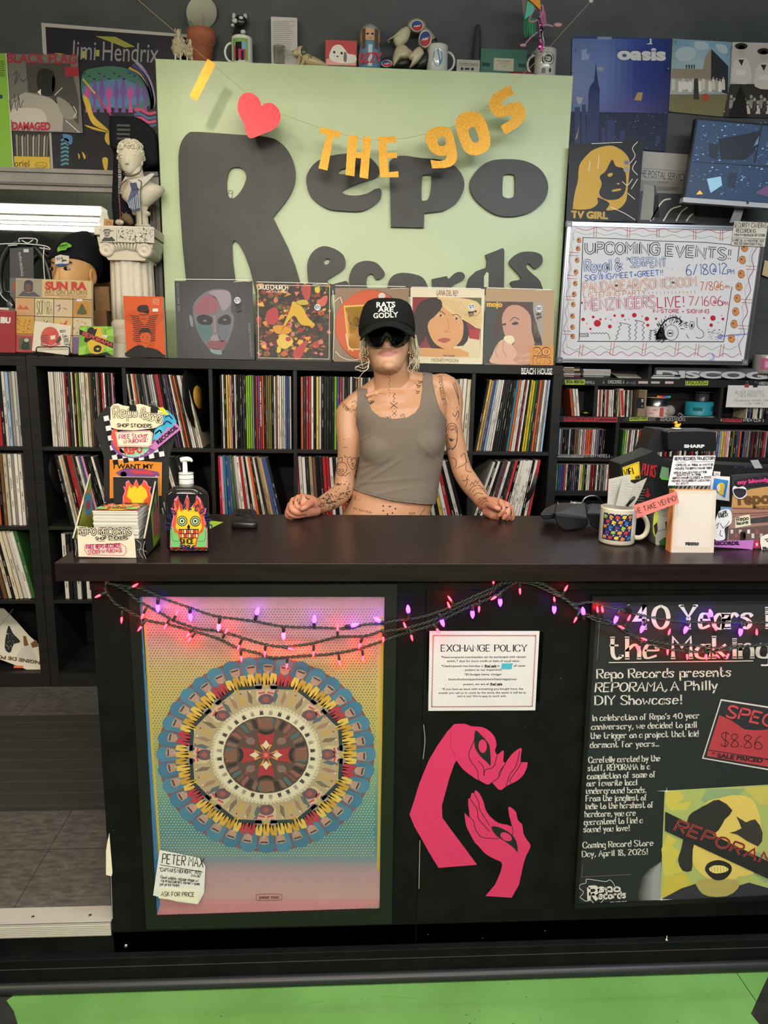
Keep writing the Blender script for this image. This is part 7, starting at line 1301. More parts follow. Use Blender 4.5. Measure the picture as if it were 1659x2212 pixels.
# -- cash register with stickers
yr=2.02; t=thing('cash_register','black cash register with a raised customer display, back covered in stickers','register',(1.05,2.12,zt_)); rp=wall(yr)
m=MB(rp); m.slab([(1340,1003),(1400,980),(1412,974),(1440,996),(1480,1000),(1545,1003),(1760,1015),(1760,1152),(1340,1151)],.09,'0e0f10','satin'); m.build('register_body',t,bevel=.002)
m=MB(wall(yr+.10)); m.slab(T2(205,870,420,880,420,1160,380,1165,80,1172),.08,'151618','satin'); m.build('display_arm',t)
ysd=yr+.06; m=MB(wall(ysd)); P=W5(362,200,395,178,600,172,860,172,965,178,1000,200,1005,420,985,447,440,440,380,425); c=wall(ysd); q=c.hit(P); cc=q.mean(0); m.loft([c.w(cc+(q-cc)*s_,z) for s_,z in ((.95,-.075),(1,-.07),(1,-.004),(.97,0),(.05,.001))],'17181a','plastic',False); m.build('customer_display',t,bevel=.0015)
m=MB(wall(ysd-.0012)); m.text('SHARP',W5(580,398)[0],W5(845,398)[0],6.2,'c4c4c6',bold=.06); m.line(W5(380,190,600,184,860,184,985,196),1.2,'6a6a6d','plastic',sm=3); m.build('lettering',t)
p=at(*W5(490,165)[0],ysd+.015); zd=float(at(*W5(700,172)[0],ysd)[2])+.0012; t2=thing('rubber_duck','tiny yellow rubber duck on a white disc on top of the register display','toy',(p[0],ysd+.02,zd)); m=MB(); m.lathe((p[0],ysd+.02,zd),[(.013,0),(.013,.003),(.001,.003)],'c9c8c2','plastic',20); m.build('white_disc',t2)
m=MB(); m.ball((p[0]+.002,ysd+.02,zd+.009),(.0085,.007,.006),'d6a820','plastic',14); m.ball((p[0]-.003,ysd+.02,zd+.0175),(.0048,.0048,.0048),'d6a820','plastic',12); m.ball((p[0]+.010,ysd+.02,zd+.013),(.003,.003,.003),'d6a820','plastic',8); m.build('duck_body',t2); m=MB(); m.ball((p[0]-.0085,ysd+.02,zd+.0172),(.003,.0025,.0012),'c9602a','plastic',8); m.build('beak',t2)
def stk(q,col,draw=None,lab=None,Y=None,sm=0):m=MB(wall((Y or yr)-.0008)); m.slab(q,.0005,col,sm=sm); m.up(); (draw(m) if draw else None); m.build('sticker',t,label=lab)
stk(V3(1178,700,1410,618,1425,860,1200,880),'c9ab2a',lambda m:(m.hand('WIFI',V3(1215,818)[0],V3(1330,790)[0],14,2.2,'1d1c18'),m.hand('HERE',V3(1360,862)[0],V3(1420,852)[0],6,1.3,'1d1c18'),m.line(V3(1190,712,1402,636,1414,850),.8,'4a4020')),'yellow wireless internet sticker')
stk(V3(1430,600,1540,560,1659,640,1640,1090,1440,1120),'1b1a1b',lambda m:(m.hand('PUNKS',V3(1442,800)[0],V3(1625,830)[0],24,1.8,'a82a30'),m.disc(*V3(1525,1060)[0],5,9,'7d2226',n=12),m.line(V3(1490,1090,1525,990,1560,1090),1.4,'a82a30'),[m.line(V3(1470+k*40,880,1470+k*40,1080),.6,'3a3a3c') for k in range(4)]),'black poster sticker with red scratchy lettering')
stk(W5(265,780,295,640,385,660,385,820,300,810),'6a8a68',lambda m:(m.poly(W5(270,770,385,790,385,815,290,808),'57a83a'),)); stk(W5(370,890,450,885,455,930,400,958),'3f7a3c',lambda m:(m.disc(*W5(410,905)[0],5,3,'1d3a1c',n=12),),sm=0)
stk(W5(940,760,1230,775,1160,1085,900,1050),'cfcac8',lambda m:(m.poly(W5(965,790,1150,820,1105,1045,945,940),'2f76b5'),m.up(),m.poly(W5(1020,860,1070,850,1105,880,1090,960,1080,1010,1020,980,1005,920),'d2b23a',sm=3),m.poly(W5(1000,890,1030,870,1045,930,1020,960,1000,930),'d8c9b8',z=m.z+EPS,sm=3),m.text('USA',W5(1165,830)[0],W5(1195,836)[0],3,'3a3a40')),'blue and white card sticker with a yellow haired profile',yr-.04); stk(W5(965,700,1050,710,1040,770,960,755),'c9c7c4',lambda m:m.text('USA',W5(975,752)[0],W5(1030,754)[0],4.5,'2b2b30'))
m=MB(wall(yr-.0009)); [m.disc(1587+dx,1009+dy*.3,.9,.7,'3a3ae0','led',n=8) for dx,dy in ((0,0),(22,1),(26,1),(32,2),(3,0))]; m.build('status_lights',t)
m=MB(wall(yr-.001)); m.slab(W5(1430,562,1530,552,1590,660,1490,665),.0005,'8a8a8f','gloss'); m.slab(W5(470,888,915,888,905,935,455,935),.0005,'9a948a'); [m.poly(W5(480+k*54,890,505+k*54,890,480+k*54,932,455+k*54,932),'2a2826',z=.0009) for k in range(8)]; m.build('tape_strip',t)
# black box with frog green sticker left of the block
stk_y=1.90; m=MB(wall(stk_y)); m.slab(W5(205,1205,420,1200,420,1720,330,1745,215,1640),.05,'a9aaa2','gloss',side='5d5f58'); m.up(); m.poly(W5(335,1350,420,1330,420,1480,360,1490),'2d4a34'); m.poly(W5(260,1600,380,1540,400,1700,300,1690),'3a6a3c',sm=2); m.line(W5(250,1470,370,1440),1,'3a3a3a'); m.line(W5(300,1270,400,1290),.9,'55555a'); m.poly(W5(330,1600,400,1580,380,1720),'2a2a2a'); m.build('green_print_carton',label='pale carton with green print standing behind the venmo block',cat='carton')
m=MB(wall(1.872)); m.slab(W5(182,1400,195,1250,225,1212,252,1240,248,1330,240,1480,205,1545,185,1490),.002,'a5b04a',sm=0); m.up(); m.poly(W5(190,1400,235,1350,242,1470,208,1525),'2d2024'); m.build('lime_cutout',label='narrow lime and dark cut-out card leaning on the pale carton',cat='card')
# -- sticker board at the right end
yk=1.86; kp=wall(yk); t=thing('sticker_board','small board plastered with band stickers and a shop front photo, right counter end','board',(1.12,yk,zt_)); Kb=W5
m=MB(kp); m.slab(Kb(1200,760,1420,740,1700,730,1700,1740,1440,1705,960,1690,1190,1150),.012,'2a2c30','satin'); m.build('board',t)
def on(q,col,draw=None,z=0,lab=None,nm='sticker'):m=MB(wall(yk-.0006-z)); m.slab(q,.0005,col); m.up(); (draw(m) if draw else None); m.build(nm,t,label=lab)
def shop(m):
 for k in range(5):m.poly(Kb(1205,1170+k*36,1700,1180+k*22,1700,1190+k*22,1205,1184+k*36),['7a4a46','9a6a60','6a3f3e'][k%3])
 m.poly(Kb(1155,1440,1700,1390,1700,1600,1155,1580),'5a4a48'); m.poly(Kb(1240,1290,1420,1255,1440,1390,1235,1430),'c4c0a8',z=m.z+EPS); m.poly(Kb(1430,1310,1700,1270,1700,1350,1430,1370),'3a3a3c',z=m.z+EPS); m.z+=2*EPS
 m.hand('Repo',Kb(1258,1345)[0],Kb(1405,1318)[0],8,1.8,'2a2a26'); m.hand('Records',Kb(1258,1392)[0],Kb(1405,1368)[0],6,1.6,'2a2a26')
 for k in range(10):x=1175+k*54; m.rect(*Kb(x,1450+(k%2)*50)[0],*Kb(x+34,1500+(k%2)*60)[0],['b9b0ae','8a4a4c','a9a0a0','6a3a3c','c9c4c4'][k%5])
 m.poly(Kb(1300,1480,1370,1475,1370,1590,1300,1590),'2a1c1c')
on(Kb(1190,1150,1700,1120,1700,1640,1130,1600),'8a6a62',shop,lab='photo of a brick shop front')
on(Kb(1205,1010,1440,930,1700,890,1700,1180,1190,1165),'a37c50',lambda m:(m.text('repo',Kb(1270,1130)[0],Kb(1690,1110)[0],24,'5a3f28',bold=.05),m.text('records',Kb(1480,1185)[0],Kb(1700,1175)[0],8,'6d4f34',bold=.04)),.001,'torn cardboard with stencilled letters')
on(Kb(1235,820,1280,800,1700,745,1700,870,1300,905,1245,870),'2d1f2a',lambda m:m.text('my bloody valentine',Kb(1268,868)[0],Kb(2050,790)[0],7.5,'b83a70',bold=.05),.002,'dark strip sticker with pink lettering')
on([tuple(x) for x in catmull(Kb(1205,930,1230,890,1280,910,1340,895,1380,930,1385,1000,1340,1050,1280,1055,1220,1010),3,True)],'c4c0c4',lambda m:(m.poly(Kb(1215,935,1280,920,1370,935,1375,990,1330,1035,1280,1040,1230,1000),'2a2733',sm=2),m.line(Kb(1230,960,1270,930,1300,960,1340,925,1365,960),.8,'8a8494')),.003,'black cat shaped sticker with white edge')
on(Kb(1050,1155,1195,1165,1185,1230,1050,1220),'5d7a9c',None,.001)
on([tuple(x) for x in catmull(Kb(1010,1260,1040,1210,1110,1190,1170,1200,1195,1270,1190,1360,1150,1400,1100,1440,1110,1560,1050,1590,970,1570,965,1400),3,True)],'c6c6cc',lambda m:(m.hand('MAJOR',Kb(1025,1270)[0],Kb(1130,1238)[0],6,1.5,'2a2a30'),m.hand('THREAT',Kb(1020,1305)[0],Kb(1150,1278)[0],6,1.5,'2a2a30'),m.line(Kb(1045,1370,1080,1430,1130,1390,1160,1340),1.2,'2a2a30'),m.line(Kb(1050,1460,1040,1520,1075,1540),1.2,'2a2a30'),m.line(Kb(990,1400,1030,1360,1000,1440),1.6,'2a2a30')),.004,'white cut-out sticker with black lettering')
on(Kb(962,1600,1480,1585,1460,1712,1400,1700,962,1672),'a566a8',lambda m:m.text('RECORDS.',Kb(960,1648)[0],Kb(1295,1645)[0],7,'2a1a30',bold=.07),.005,'purple ribbon sticker'); on(Kb(1480,1590,1560,1570,1560,1690,1470,1690),'9a2f4a',lambda m:m.rect(*Kb(1500,1620)[0],*Kb(1530,1660)[0],'c9a0a8'),.002)
on([tuple(x) for x in catmull(Kb(1560,1580,1600,1530,1700,1520,1700,1740,1620,1740,1575,1700),3,True)],'cbc6bd',lambda m:(m.text('\u201cGO',Kb(1620,1610)[0],Kb(1700,1600)[0],7,'2a2a2a',bold=.04),m.text('PHILLY',Kb(1590,1720)[0],Kb(1800,1715)[0],7.5,'2a2a2a',bold=.06)),.006,'white round edged quote sticker')
# == counter front: posters, sheets, painted arms, string lights
YP=1.740; P3=cr(280,1380,2.86)
t=thing('framed_poster','framed comic mandala poster behind clear plastic on the left half of the counter front','poster',at(575,2000,YP)); fp=wall(YP)
Qi=[np.array(q,float) for q in ((300,1289),(831,1289),(820,1965),(338,1980))]; Qo=[np.array(q,float) for q in ((276,1264),(858,1262),(846,1996),(316,2008))]
m=MB(wall(YP-.006))
for k in range(4):a,b=k,(k+1)%4; m.slab([tuple(Qo[a]),tuple(Qo[b]),tuple(Qi[b]),tuple(Qi[a])],.012,'0d0d0e','satin')
m.build('frame',t)
m=MB(fp)
def gy(y):
 st=((1289,'b08494'),(1370,'b5868c'),(1440,'b89a66'),(1520,'b5a058'),(1590,'a39c5c'),(1660,'7d9470'),(1730,'4f8480'),(1800,'3d7684'),(1850,'5f7f88'),(1885,'a5868c'),(1940,'b08a8c'),(1952,'b8787a'),(1966,'b07c80'),(1980,'b4a8a8'))
 for (y0,c0),(y1,c1_) in zip(st,st[1:]):
  if y<=y1:f_=(y-y0)/(y1-y0); return np.array(lin(c0))*(1-f_)+np.array(lin(c1_))*f_
 return np.array(lin(st[-1][1]))
def ex(y):f_=(y-1289)/(1972-1289); return 300+38*f_,831-11*f_
ys=np.linspace(1289,1965,61)
for y0,y1 in zip(ys,ys[1:]):
 (a,b),(c,d)=ex(y0),ex(y1); k=lambda x,y,y_:y+15*(1-(x-338)/482)*(1 if y_>1960 else 0); m.poly([(a,y0),(b,y0),(d,y1),(c,k(c,y1,y1))],gy((y0+y1)/2),'paper')
m.up(); (a0,b0)=ex(1289); m.poly([(300,1289),(307,1289),(346,1955),(338,1980)],'3a6a94','paper'); m.poly([(307,1330),(312,1330),(350,1880),(345,1880)],'b59a3a','paper'); m.poly([(823,1330),(829,1330),(820,1880),(814,1880)],'b59a3a','paper')
# printed dot screen
D,Fc,Cc=[],[],[]; tt=np.arange(6)*math.pi/3
for j,y in enumerate(np.arange(1316,1900,5.6)):
 a,b=ex(y); f_=min(1,max(0,(y-1600)/130)); r_=1.45 if y<1560 else 1.35+.5*f_; g=gy(y); c=np.array(lin('3c6a5e')) if y<1640 else np.array(lin('a5a878'))
 if y<1420:c=np.array(lin('6a5a70'))
 if y>1850:c=np.array(lin('8a7080')); r_=1.1
 for x in np.arange(a+16+(3.3 if j%2 else 0),b-14,6.6):
  D.append(np.stack([x+r_*np.cos(tt),y+r_*np.sin(tt)],1)); Cc.append(tuple(c))
D=np.vstack(D); Wd=fp.w(fp.hit(D),m.z+EPS); b_=m.nv; m.v.append(Wd); m.nv+=len(Wd); k_=m.mi('paper')
for i in range(len(Cc)):m.f.append([b_+6*i+5-q for q in range(6)]); m.c.append(Cc[i]); m.m.append(k_); m.s.append(False)
m.build('print',t)
MC=(575,1629); RX,RY=237,213
m=MB(fp); m.z=EPS*4
def pol(r_,a):return (MC[0]+RX*r_*math.sin(a),MC[1]-RY*r_*math.cos(a))
def sect(r0,r1,a0,a1,col,n=3):A=np.linspace(a0,a1,n); m.poly([pol(r1,a) for a in A]+[pol(r0,a) for a in A[::-1]],col,'paper')
m.disc(*MC,RX*.985,RY*.985,'7a4a46','paper',n=90); m.up()
for k in range(36):
 a=2*math.pi*k/36; w_=.083
 m.poly([pol(1.0-.045*abs(q)**2.2,a+q*w_) for q in np.linspace(-1,1,7)]+[pol(.80,a+w_*.9),pol(.80,a-w_*.9)],'41738c' if k%2 else '3a6a86','paper')
m.up()
for k in range(36):
 a=2*math.pi*k/36; s_=.02; m.poly([pol(.915-.012*abs(q)**2,a+s_+q*.052) for q in np.linspace(-1,1,5)]+[pol(.84,a+s_+.044),pol(.815,a+s_),pol(.84,a+s_-.044)],'b58f7c','paper'); m.poly([pol(.90,a+s_-.042),pol(.90,a+s_+.042),pol(.885,a+s_+.036),pol(.885,a+s_-.036)],'27343f','paper',z=m.z+EPS*.5); m.poly([pol(.838,a+s_-.014),pol(.838,a+s_+.014),pol(.832,a+s_)],'c9b8ac','paper',z=m.z+EPS*.5)
m.up()
for k in range(72):a=2*math.pi*k/72; m.poly([pol(.83,a-.03),pol(.72,a-.06),pol(.64,a),pol(.72,a+.05),pol(.82,a+.03)],['b5923a','c0a04a','a8822e'][k%3] if k%9 not in (2,3) else '98303a','paper'); m.poly([pol(.79,a),pol(.71,a+.02),pol(.70,a-.01)],'1f1c1a','paper',z=m.z+EPS*.5)
m.up(); m.disc(*MC,RX*.69,RY*.69,'9a8a6c','paper',n=72); m.up()
for k in range(48):a=2*math.pi*k/48; m.poly([pol(.68,a),pol(.60,a+.05),pol(.52,a+.02),pol(.56,a-.03)],['b5a06a','4c5a62','8a6a58','a88a4a','6a5a48','b0a080'][k%6],'paper'); m.disc(*pol(.655,a+.03),2.2,2.2,'8a3a38' if k%2 else 'c0b090','paper',n=6)
m.up()
for k in range(8):
 a=2*math.pi*(k+.5)/8
 for s_ in (-1,1):m.poly([pol(.70,a+s_*.34),pol(.735,a+s_*.03),pol(.70,a+s_*.03),pol(.668,a+s_*.33)],'243238','paper'); m.disc(*pol(.69,a+s_*.30),9,7,'77727a','paper',n=10); m.poly([pol(.67,a+s_*.36),pol(.66,a+s_*.26),pol(.60,a+s_*.30),pol(.62,a+s_*.38)],'b59080','paper'); m.poly([pol(.64,a+s_*.37),pol(.63,a+s_*.28),pol(.615,a+s_*.285),pol(.625,a+s_*.375)],'a03a40','paper',z=m.z+EPS*.5)
 m.disc(*pol(.56,a+.39),17,12,'5a4550','paper',n=14); m.disc(*pol(.56,a+.39),7,6,'8a4a44','paper',n=10,z=m.z+EPS*.5)
m.up(); m.disc(*MC,RX*.51,RY*.51,'b5ac92','paper',n=16); m.up(); m.disc(*MC,RX*.475,RY*.475,'c2baa2','paper',n=24); m.up()
for k in range(90):a=2*math.pi*k/90; m.line([pol(.50,a),pol(.485,a+.03)],.9,'55504a','paper')
for k in range(32):a=2*math.pi*(k+.5)/32; m.poly([pol(.45,a-.03),pol(.46,a),pol(.45,a+.03),pol(.405,a+.045),pol(.405,a-.045)],'3c3a38' if k%3 else '8a8272','paper'); m.disc(*pol(.455,a),2.6,3,'b5a68c','paper',n=8,z=m.z+EPS*.5)
m.up(); m.disc(*MC,RX*.39,RY*.39,'4f3e38','paper',n=8*4); m.up()
for k in range(40):a=2*math.pi*k/40; m.poly([pol(.385,a-.05),pol(.36,a+.06),pol(.27,a+.05),pol(.29,a-.06)],['5d4038','3f5a5a','6a5244','2a2422','7a4a44'][k%5],'paper')
m.up()
for k in range(4):
 a=math.pi/2*k
 m.poly([pol(.37,a-.12),pol(.385,a),pol(.37,a+.12),pol(.28,a+.22),pol(.26,a),pol(.28,a-.22)],'6a4a3c','paper'); m.poly([pol(.27,a-.30),pol(.235,a),pol(.27,a+.30),pol(.21,a+.2),pol(.21,a-.2)],'23201e','paper'); m.poly([pol(.24,a-.34),pol(.12,a-.5),pol(.05,a),pol(.12,a+.5),pol(.24,a+.34),pol(.20,a)],'8a2a30','paper',z=m.z+EPS*.5); m.poly([pol(.15,a),pol(.105,a+.32),pol(.06,a),pol(.105,a-.32)],'b8ac94','paper',z=m.z+EPS*1.5); m.poly([pol(.27,a+.785-.05),pol(.27,a+.785+.05),pol(.15,a+.785+.1),pol(.15,a+.785-.1)],'7d3a3c','paper'); m.disc(*pol(.20,a+.785),10,8,'6d5a55','paper',n=10,z=m.z+EPS)
m.up(3)
for k in range(8):a=math.pi/4*k+.39; m.poly([pol(.11,a-.1),pol(.12,a+.1),pol(.03,a)],'b5823a','paper')
m.rect(MC[0]-8,MC[1]-8,MC[0]+8,MC[1]+8,'98303a','paper',z=m.z+EPS); m.rect(MC[0]-4,MC[1]-4,MC[0]+4,MC[1]+4,'b5644c','paper',z=m.z+EPS*2)
m.build('mandala',t)
m=MB(fp); m.z=EPS*4; L=[tuple(q) for q in catmull([(556,1932),(581,1930.5),(606,1931.5),(609,1937.5),(606,1943.5),(581,1944.5),(556,1944.5),(553.5,1938)],4,True)]; m.line(L,1.2,'6d4038','paper',closed=True); m.text('peter max',(560,1941),(604,1940.5),7.5,'6d3a34','paper',bold=.04); m.disc(794,1961,3.2,3,'8a8078','paper',n=12); m.line([(801,1961),(816,1960.5)],4,'9a9088','paper'); m.build('print_lettering',t)
m=MB(wall(YP-.0035)); m.slab([tuple(q) for q in Qi],.002,'e6e6ea','clear'); m.build('clear_cover',t)
yt=1.7325; m=MB(wall(yt)); m.slab(P3(185,1305,430,1355,468,1405,460,1570,420,1640,300,1625,145,1585),.0006,'c9c9c6','paper'); m.up();
for s,x0,y0,x1,y1,h,w_ in (('PETER MAX',200,1385,455,1412,58,2.0),('"CAPTAINS MIDNIGHT" 1970',185,1435,440,1455,22,1.2),('24x36"',380,1468,440,1474,14,1.0),('-Good wobbly vintage shape w/',185,1478,425,1502,18,1.0),('rip in bottom left corner + some',195,1500,432,1522,18,1.0),('pin prick holes.',188,1522,310,1530,18,1.0)):m.hand(s,P3(x0,y0)[0],P3(x1,y1)[0],h/2.86,w_,'232326','paper')
m.line(P3(188,1395,455,1440),1.3,'232326','paper'); m.build('price_note',label='white handwritten price note taped over the mandala poster lower left corner',cat='note')
m=MB(wall(yt-.0014)); m.slab(P3(188,1535,436,1556,414,1634,178,1602),.0005,'d2cdb8','paper'); m.up(); m.hand('ASK FOR PRICE',P3(195,1588)[0],P3(400,1592)[0],9,1.3,'26262a','paper'); m.build('price_slip',label='cream ask for price slip stuck on the white price note',cat='note')
# -- exchange policy sheet
X7=cr(880,1340,5.184); m=MB(wall(1.7446)); m.slab(X7(248,120,1480,120,1432,1008,234,1014),.0006,'c8c5c6','paper'); m.up()
def wavy(a,b,n,col):
 a,b=np.array(a,float),np.array(b,float); d=b-a; nn=np.array([-d[1],d[0]])/np.hypot(*d); m.line([tuple(a+d*k/n+nn*(.9 if k%2 else -.9)) for k in range(n+1)],.9,col,'paper',sm=3)
c_=X7(290,170,1438,170,1398,962,272,968)
for k in range(4):
 a,b=np.array(c_[k]),np.array(c_[(k+1)%4]); m.line([tuple(a),tuple(b)],3.2,'c9a0a6','paper',z=m.z-EPS*.5); wavy(a,b,56 if k%2==0 else 40,'6a2a38')
m.hand('EXCHANGE POLICY',X7(378,345)[0],X7(1335,345)[0],13.5,1.6,'232026','paper',nib=(1.0,2.6),serif=1.6)
for s,x0,y0,x1,y1 in (('*New/unopened merchandise can be exchanged with receipt',378,423,1330,418),('within 7 days for store credit or item of equal value.',442,466,1258,464),('*Used/opened merchandise is',380,522,848,521),('in',1008,519,1032,519),('all cases',1190,517,1320,517),('(subject to our inspection)',645,565,1052,562),('*$1/budget items, vintage/',638,616,1055,614),('books/buttons/patches/stickers/hats/magazines/',462,670,1225,668),('posters, etc are all',626,725,912,723),('*If you have an issue with something you bought here, the',385,780,1296,776),('sooner you call us or come by the store, the easier it will be to',348,822,1328,818),('sort it out! We\u2019re easy to work with.',558,860,1112,858)):m.text(s,X7(x0,y0)[0],X7(x1,y1)[0],4.3,'2a272c','paper',bold=.012)
for x0,y0,x1 in ((862,521,998),(925,723,1062)):m.text('final sale',X7(x0,y0)[0],X7(x1,y0)[0],4.6,'232026','paper',bold=.04,slant=.25); m.line([X7(x0,y0+6)[0],X7(x1,y0+5)[0]],.7,'232026','paper')
m.up(); m.poly(X7(1058,482,1180,480,1165,545,1050,545),'3f9fb8','paper'); m.build('policy_sheet',label='white exchange policy sheet with wavy red border on the counter front',cat='notice')
m=MB(wall(1.7448)); [m.slab(X7(*q),.0003,'2a2a2c','clear') for q in ((208,130,250,125,238,820,215,800),(1480,130,1530,130,1480,930,1440,930))]; m.build('clear_tape',bpy.data.objects['policy_sheet'])
# -- painted pink arms
A7=cr(840,1540,4.1475); PK='c22a5c'; m=MB(wall(1.7457)); m.z=EPS
m.poly([tuple(q) for q in catmull(A7(585,100,680,97,740,120,830,125,900,160,950,220,965,290,950,330,970,375,1005,347,1030,340,1025,420,1030,440,1050,440,1100,370,1172,315,1190,332,1180,440,1245,440,1215,540,1160,600,1100,632,1045,660,1010,688,975,680,925,622,905,636,870,638,805,600,790,598,720,550,660,500,605,425),2)]+A7(585,460,540,590,500,740,475,830,480,940,560,1050,680,1210,790,1360,445,1388,360,1250,300,1140,230,1020,185,910,225,790,270,640,310,540,360,420,430,300,520,170),PK,'satin'); m.up()
m.poly(A7(775,155,830,200,885,262,905,312,912,470,880,440,820,388,775,320,765,250),'14151a','satin',sm=2); m.line(A7(600,410,590,370,555,300,552,220,560,150),.9,'8a1a40','satin',sm=3)
for q in ((770,230,740,300,715,375,740,440,790,510,803,595),(797,430,845,480,852,565),(852,565,865,510,940,480,970,375),(1050,440,1010,510,985,575,925,620),(1172,340,1140,470,1080,560,1050,655),(1190,440,1140,520,1085,600,1095,628),(985,575,990,530,1030,470)):m.line(A7(*q),1.5,'14151a','satin',sm=4)
m.up(); m.disc(*A7(840,297)[0],9,14.6,PK,'satin',n=24,rot=-.05); m.build('painted_arm',label='pink painted arm with an eye in its palm, upper of two on the counter',cat='painting')
m=MB(wall(1.7457)); m.z=EPS
m.poly([tuple(q) for q in catmull(A7(677,895,690,1000,720,1070,770,1160,800,1190,870,1265,950,1310,1005,1335,1012,1380,990,1450,950,1540),3)]+A7(865,1640,1100,1655)+[tuple(q) for q in catmull(A7(1165,1540,1190,1430,1200,1380,1225,1290,1260,1220,1268,1180,1240,1140,1205,1080,1195,1000,1155,960,1140,890,1100,850,1070,845,1080,930,1102,1015,1060,1000,980,985,900,920,860,850,850,800,810,720,775,692,765,722,742,716,730,765,710,770,715,860,718,930),2)],PK,'satin'); m.up()
m.poly(A7(915,1020,980,1020,1060,1058,1122,1112,1150,1180,1153,1252,1120,1210,1040,1150,960,1098),'14151a','satin',sm=2)
for q in ((695,905,760,970,772,1030,832,1112,985,1125),(728,770,790,860,800,940,850,1005,905,1062),(765,722,805,800,812,860,905,1012),(1102,1015,1112,1060,1105,1100),(690,900,718,930,715,862)):m.line(A7(*q),1.5,'14151a','satin',sm=4)
m.up(); m.disc(*A7(1050,1108)[0],13.5,8,PK,'satin',n=24,rot=.5); m.build('painted_arm',label='pink painted hand with an eye in its palm, lower of two on the counter',cat='painting')
# -- framed release poster
R7_=cr(1200,1280,3.072); yq=1.736; t=thing('framed_poster','dark framed poster of white serif text and a shouting face, right counter front','poster',at(1440,1965,yq)); rq=wall(yq)
Qo=[np.array(q,float) for q in ((1280,1288),(1700,1283),(1700,1943),(1241,1963))]; Qi=[np.array(q,float) for q in ((1289,1301),(1690,1296),(1690,1934),(1249,1955))]
m=MB(wall(yq-.006))
for k in range(4):a,b=k,(k+1)%4; m.slab([tuple(Qo[a]),tuple(Qo[b]),tuple(Qi[b]),tuple(Qi[a])],.012,'121214','gloss')
m.build('frame',t)
m=MB(rq); m.slab([tuple(q) for q in Qi],.004,'171c1c','paper'); m.up(); WH='bdb8b4'
for k in range(9):f_=k/9; m.poly(R7_(535+f_*120,1990,570+f_*85,1880,620+f_*50,1830,700,1785,695,2052,540+f_*110,2056),np.array(lin('171c1c'))*(1-f_)+np.array(lin('8a8d8f'))*f_,'paper',z=m.z+k*EPS*.3)
m.z+=EPS*4
def sf(s,x0,y0,x1,y1,h,th=None,it=0.0):h=h/3.072; m.hand(s,R7_(x0,y0)[0],R7_(x1,y1)[0],h,h*.1,WH,'paper',nib=(h*.085,h*.2),serif=h*.11,slant=it)
sf('40 Years in',525,238,1500,232,150); sf('the Making',358,436,1420,428,138); m.line(R7_(352,463,1310,452),2,WH,'paper'); sf('Repo Records presents',275,567,1163,554,58); sf('REPORAMA,',262,657,735,650,58,it=.14); sf('A Philly',765,648,1070,642,58); sf('DIY Showcase!',262,743,832,737,58)
for s,x0,y0,x1,y1 in (('In celebration of Repo\u2019s 40 year',243,850,953,832),('anniversary, we decided to pull',238,908,932,893),('the trigger on a project that laid',232,968,945,952),('dormant for years...',230,1028,682,1018),('Carefully curated by the',220,1128,690,1116),('staff, REPORAMA is a',216,1182,622,1170),('compilation of some of',211,1236,663,1222),('our favorite local',208,1283,537,1275),('underground bands.',205,1333,597,1326),('From the jangliest of',202,1383,605,1376),('indie to the harshest of',198,1435,648,1424),('hardcore, you are',195,1487,528,1478),('guaranteed to find a',190,1540,574,1526),('sound you love!',186,1588,488,1578),('Coming Record Store',182,1693,645,1677),('Day, April 18, 2026!',177,1752,608,1735)):sf(s,x0,y0,x1,y1,38)
m.line(R7_(275,445,292,180),.7,'8a6a6c','paper'); m.line(R7_(178,1805,172,1885,500,1868),.7,'7d6a68','paper')
m.line(R7_(160,2020,185,1985,158,1960,165,1935,200,1925,205,1900,260,1905,330,1915,360,1905,385,1930,395,1960),1.2,WH,'paper',sm=4); m.line(R7_(160,2020,200,2045,235,2040,262,2070,290,2065,330,2020),1.2,WH,'paper',sm=4)
m.hand('R',R7_(222,2040)[0],R7_(275,2038)[0],28,7.5,WH,'paper'); m.hand('epo',R7_(285,1985)[0],R7_(425,1978)[0],15,4.0,WH,'paper'); m.hand('ecords',R7_(290,2030)[0],R7_(465,2022)[0],14,3.4,WH,'paper'); m.text('SINCE 86\u2019',R7_(362,2066)[0],R7_(472,2060)[0],5,WH,'paper',bold=.05)
m.poly(R7_(1095,705,1700,800,1700,1228,970,1100),WH,'paper',z=m.z); m.up(); m.poly(R7_(1100,716,1700,810,1700,1218,980,1093),'1d2024','paper'); m.up(); m.poly(R7_(1085,810,1170,850,1250,905,1330,912,1420,905,1700,950,1700,1180,1005,1060),'9c3038','paper'); m.poly(R7_(1010,1045,1700,1150,1700,1205,1002,1082),'9c3038','paper',z=m.z+EPS); m.line(R7_(1012,1042,1700,1148),2,'1d2024','paper',z=m.z+2*EPS); m.up(3)
m.hand('SPECIAL',R7_(1128,818)[0],R7_(1640,930)[0],24,4.6,'b03a44','paper',slant=.1); m.hand('$8.86',R7_(1092,1012)[0],R7_(1365,1035)[0],28,1.6,'2a1418','paper'); m.text('* SALE PRICED *',R7_(1030,1085)[0],R7_(1410,1130)[0],8.5,'1d1416','paper',bold=.05); m.build('print',t)
m=MB(rq); m.z=EPS*8; m.poly(R7_(722,1312,1700,1255,1700,2040,692,2032),'97a05c','paper'); m.up()
for q,c in (((730,1320,820,1310,850,1360,800,1400,900,1380,870,1440,760,1440,728,1400),'b5a848'),((740,1600,800,1640,770,1680,830,1720,790,1780,850,1850,720,1880,700,1700),'b5a848'),((1000,1300,1250,1300,1200,1360,1100,1350,1050,1420,960,1380),'7d9468'),((1250,1290,1500,1280,1500,1420,1350,1400),'b0a450'),((1300,1700,1420,1760,1700,1800,1700,1960,1380,1920,1290,1840),'7d9468'),((720,1880,860,1860,900,1940,700,2025),'b0a040')):m.poly(R7_(*q),c,'paper')
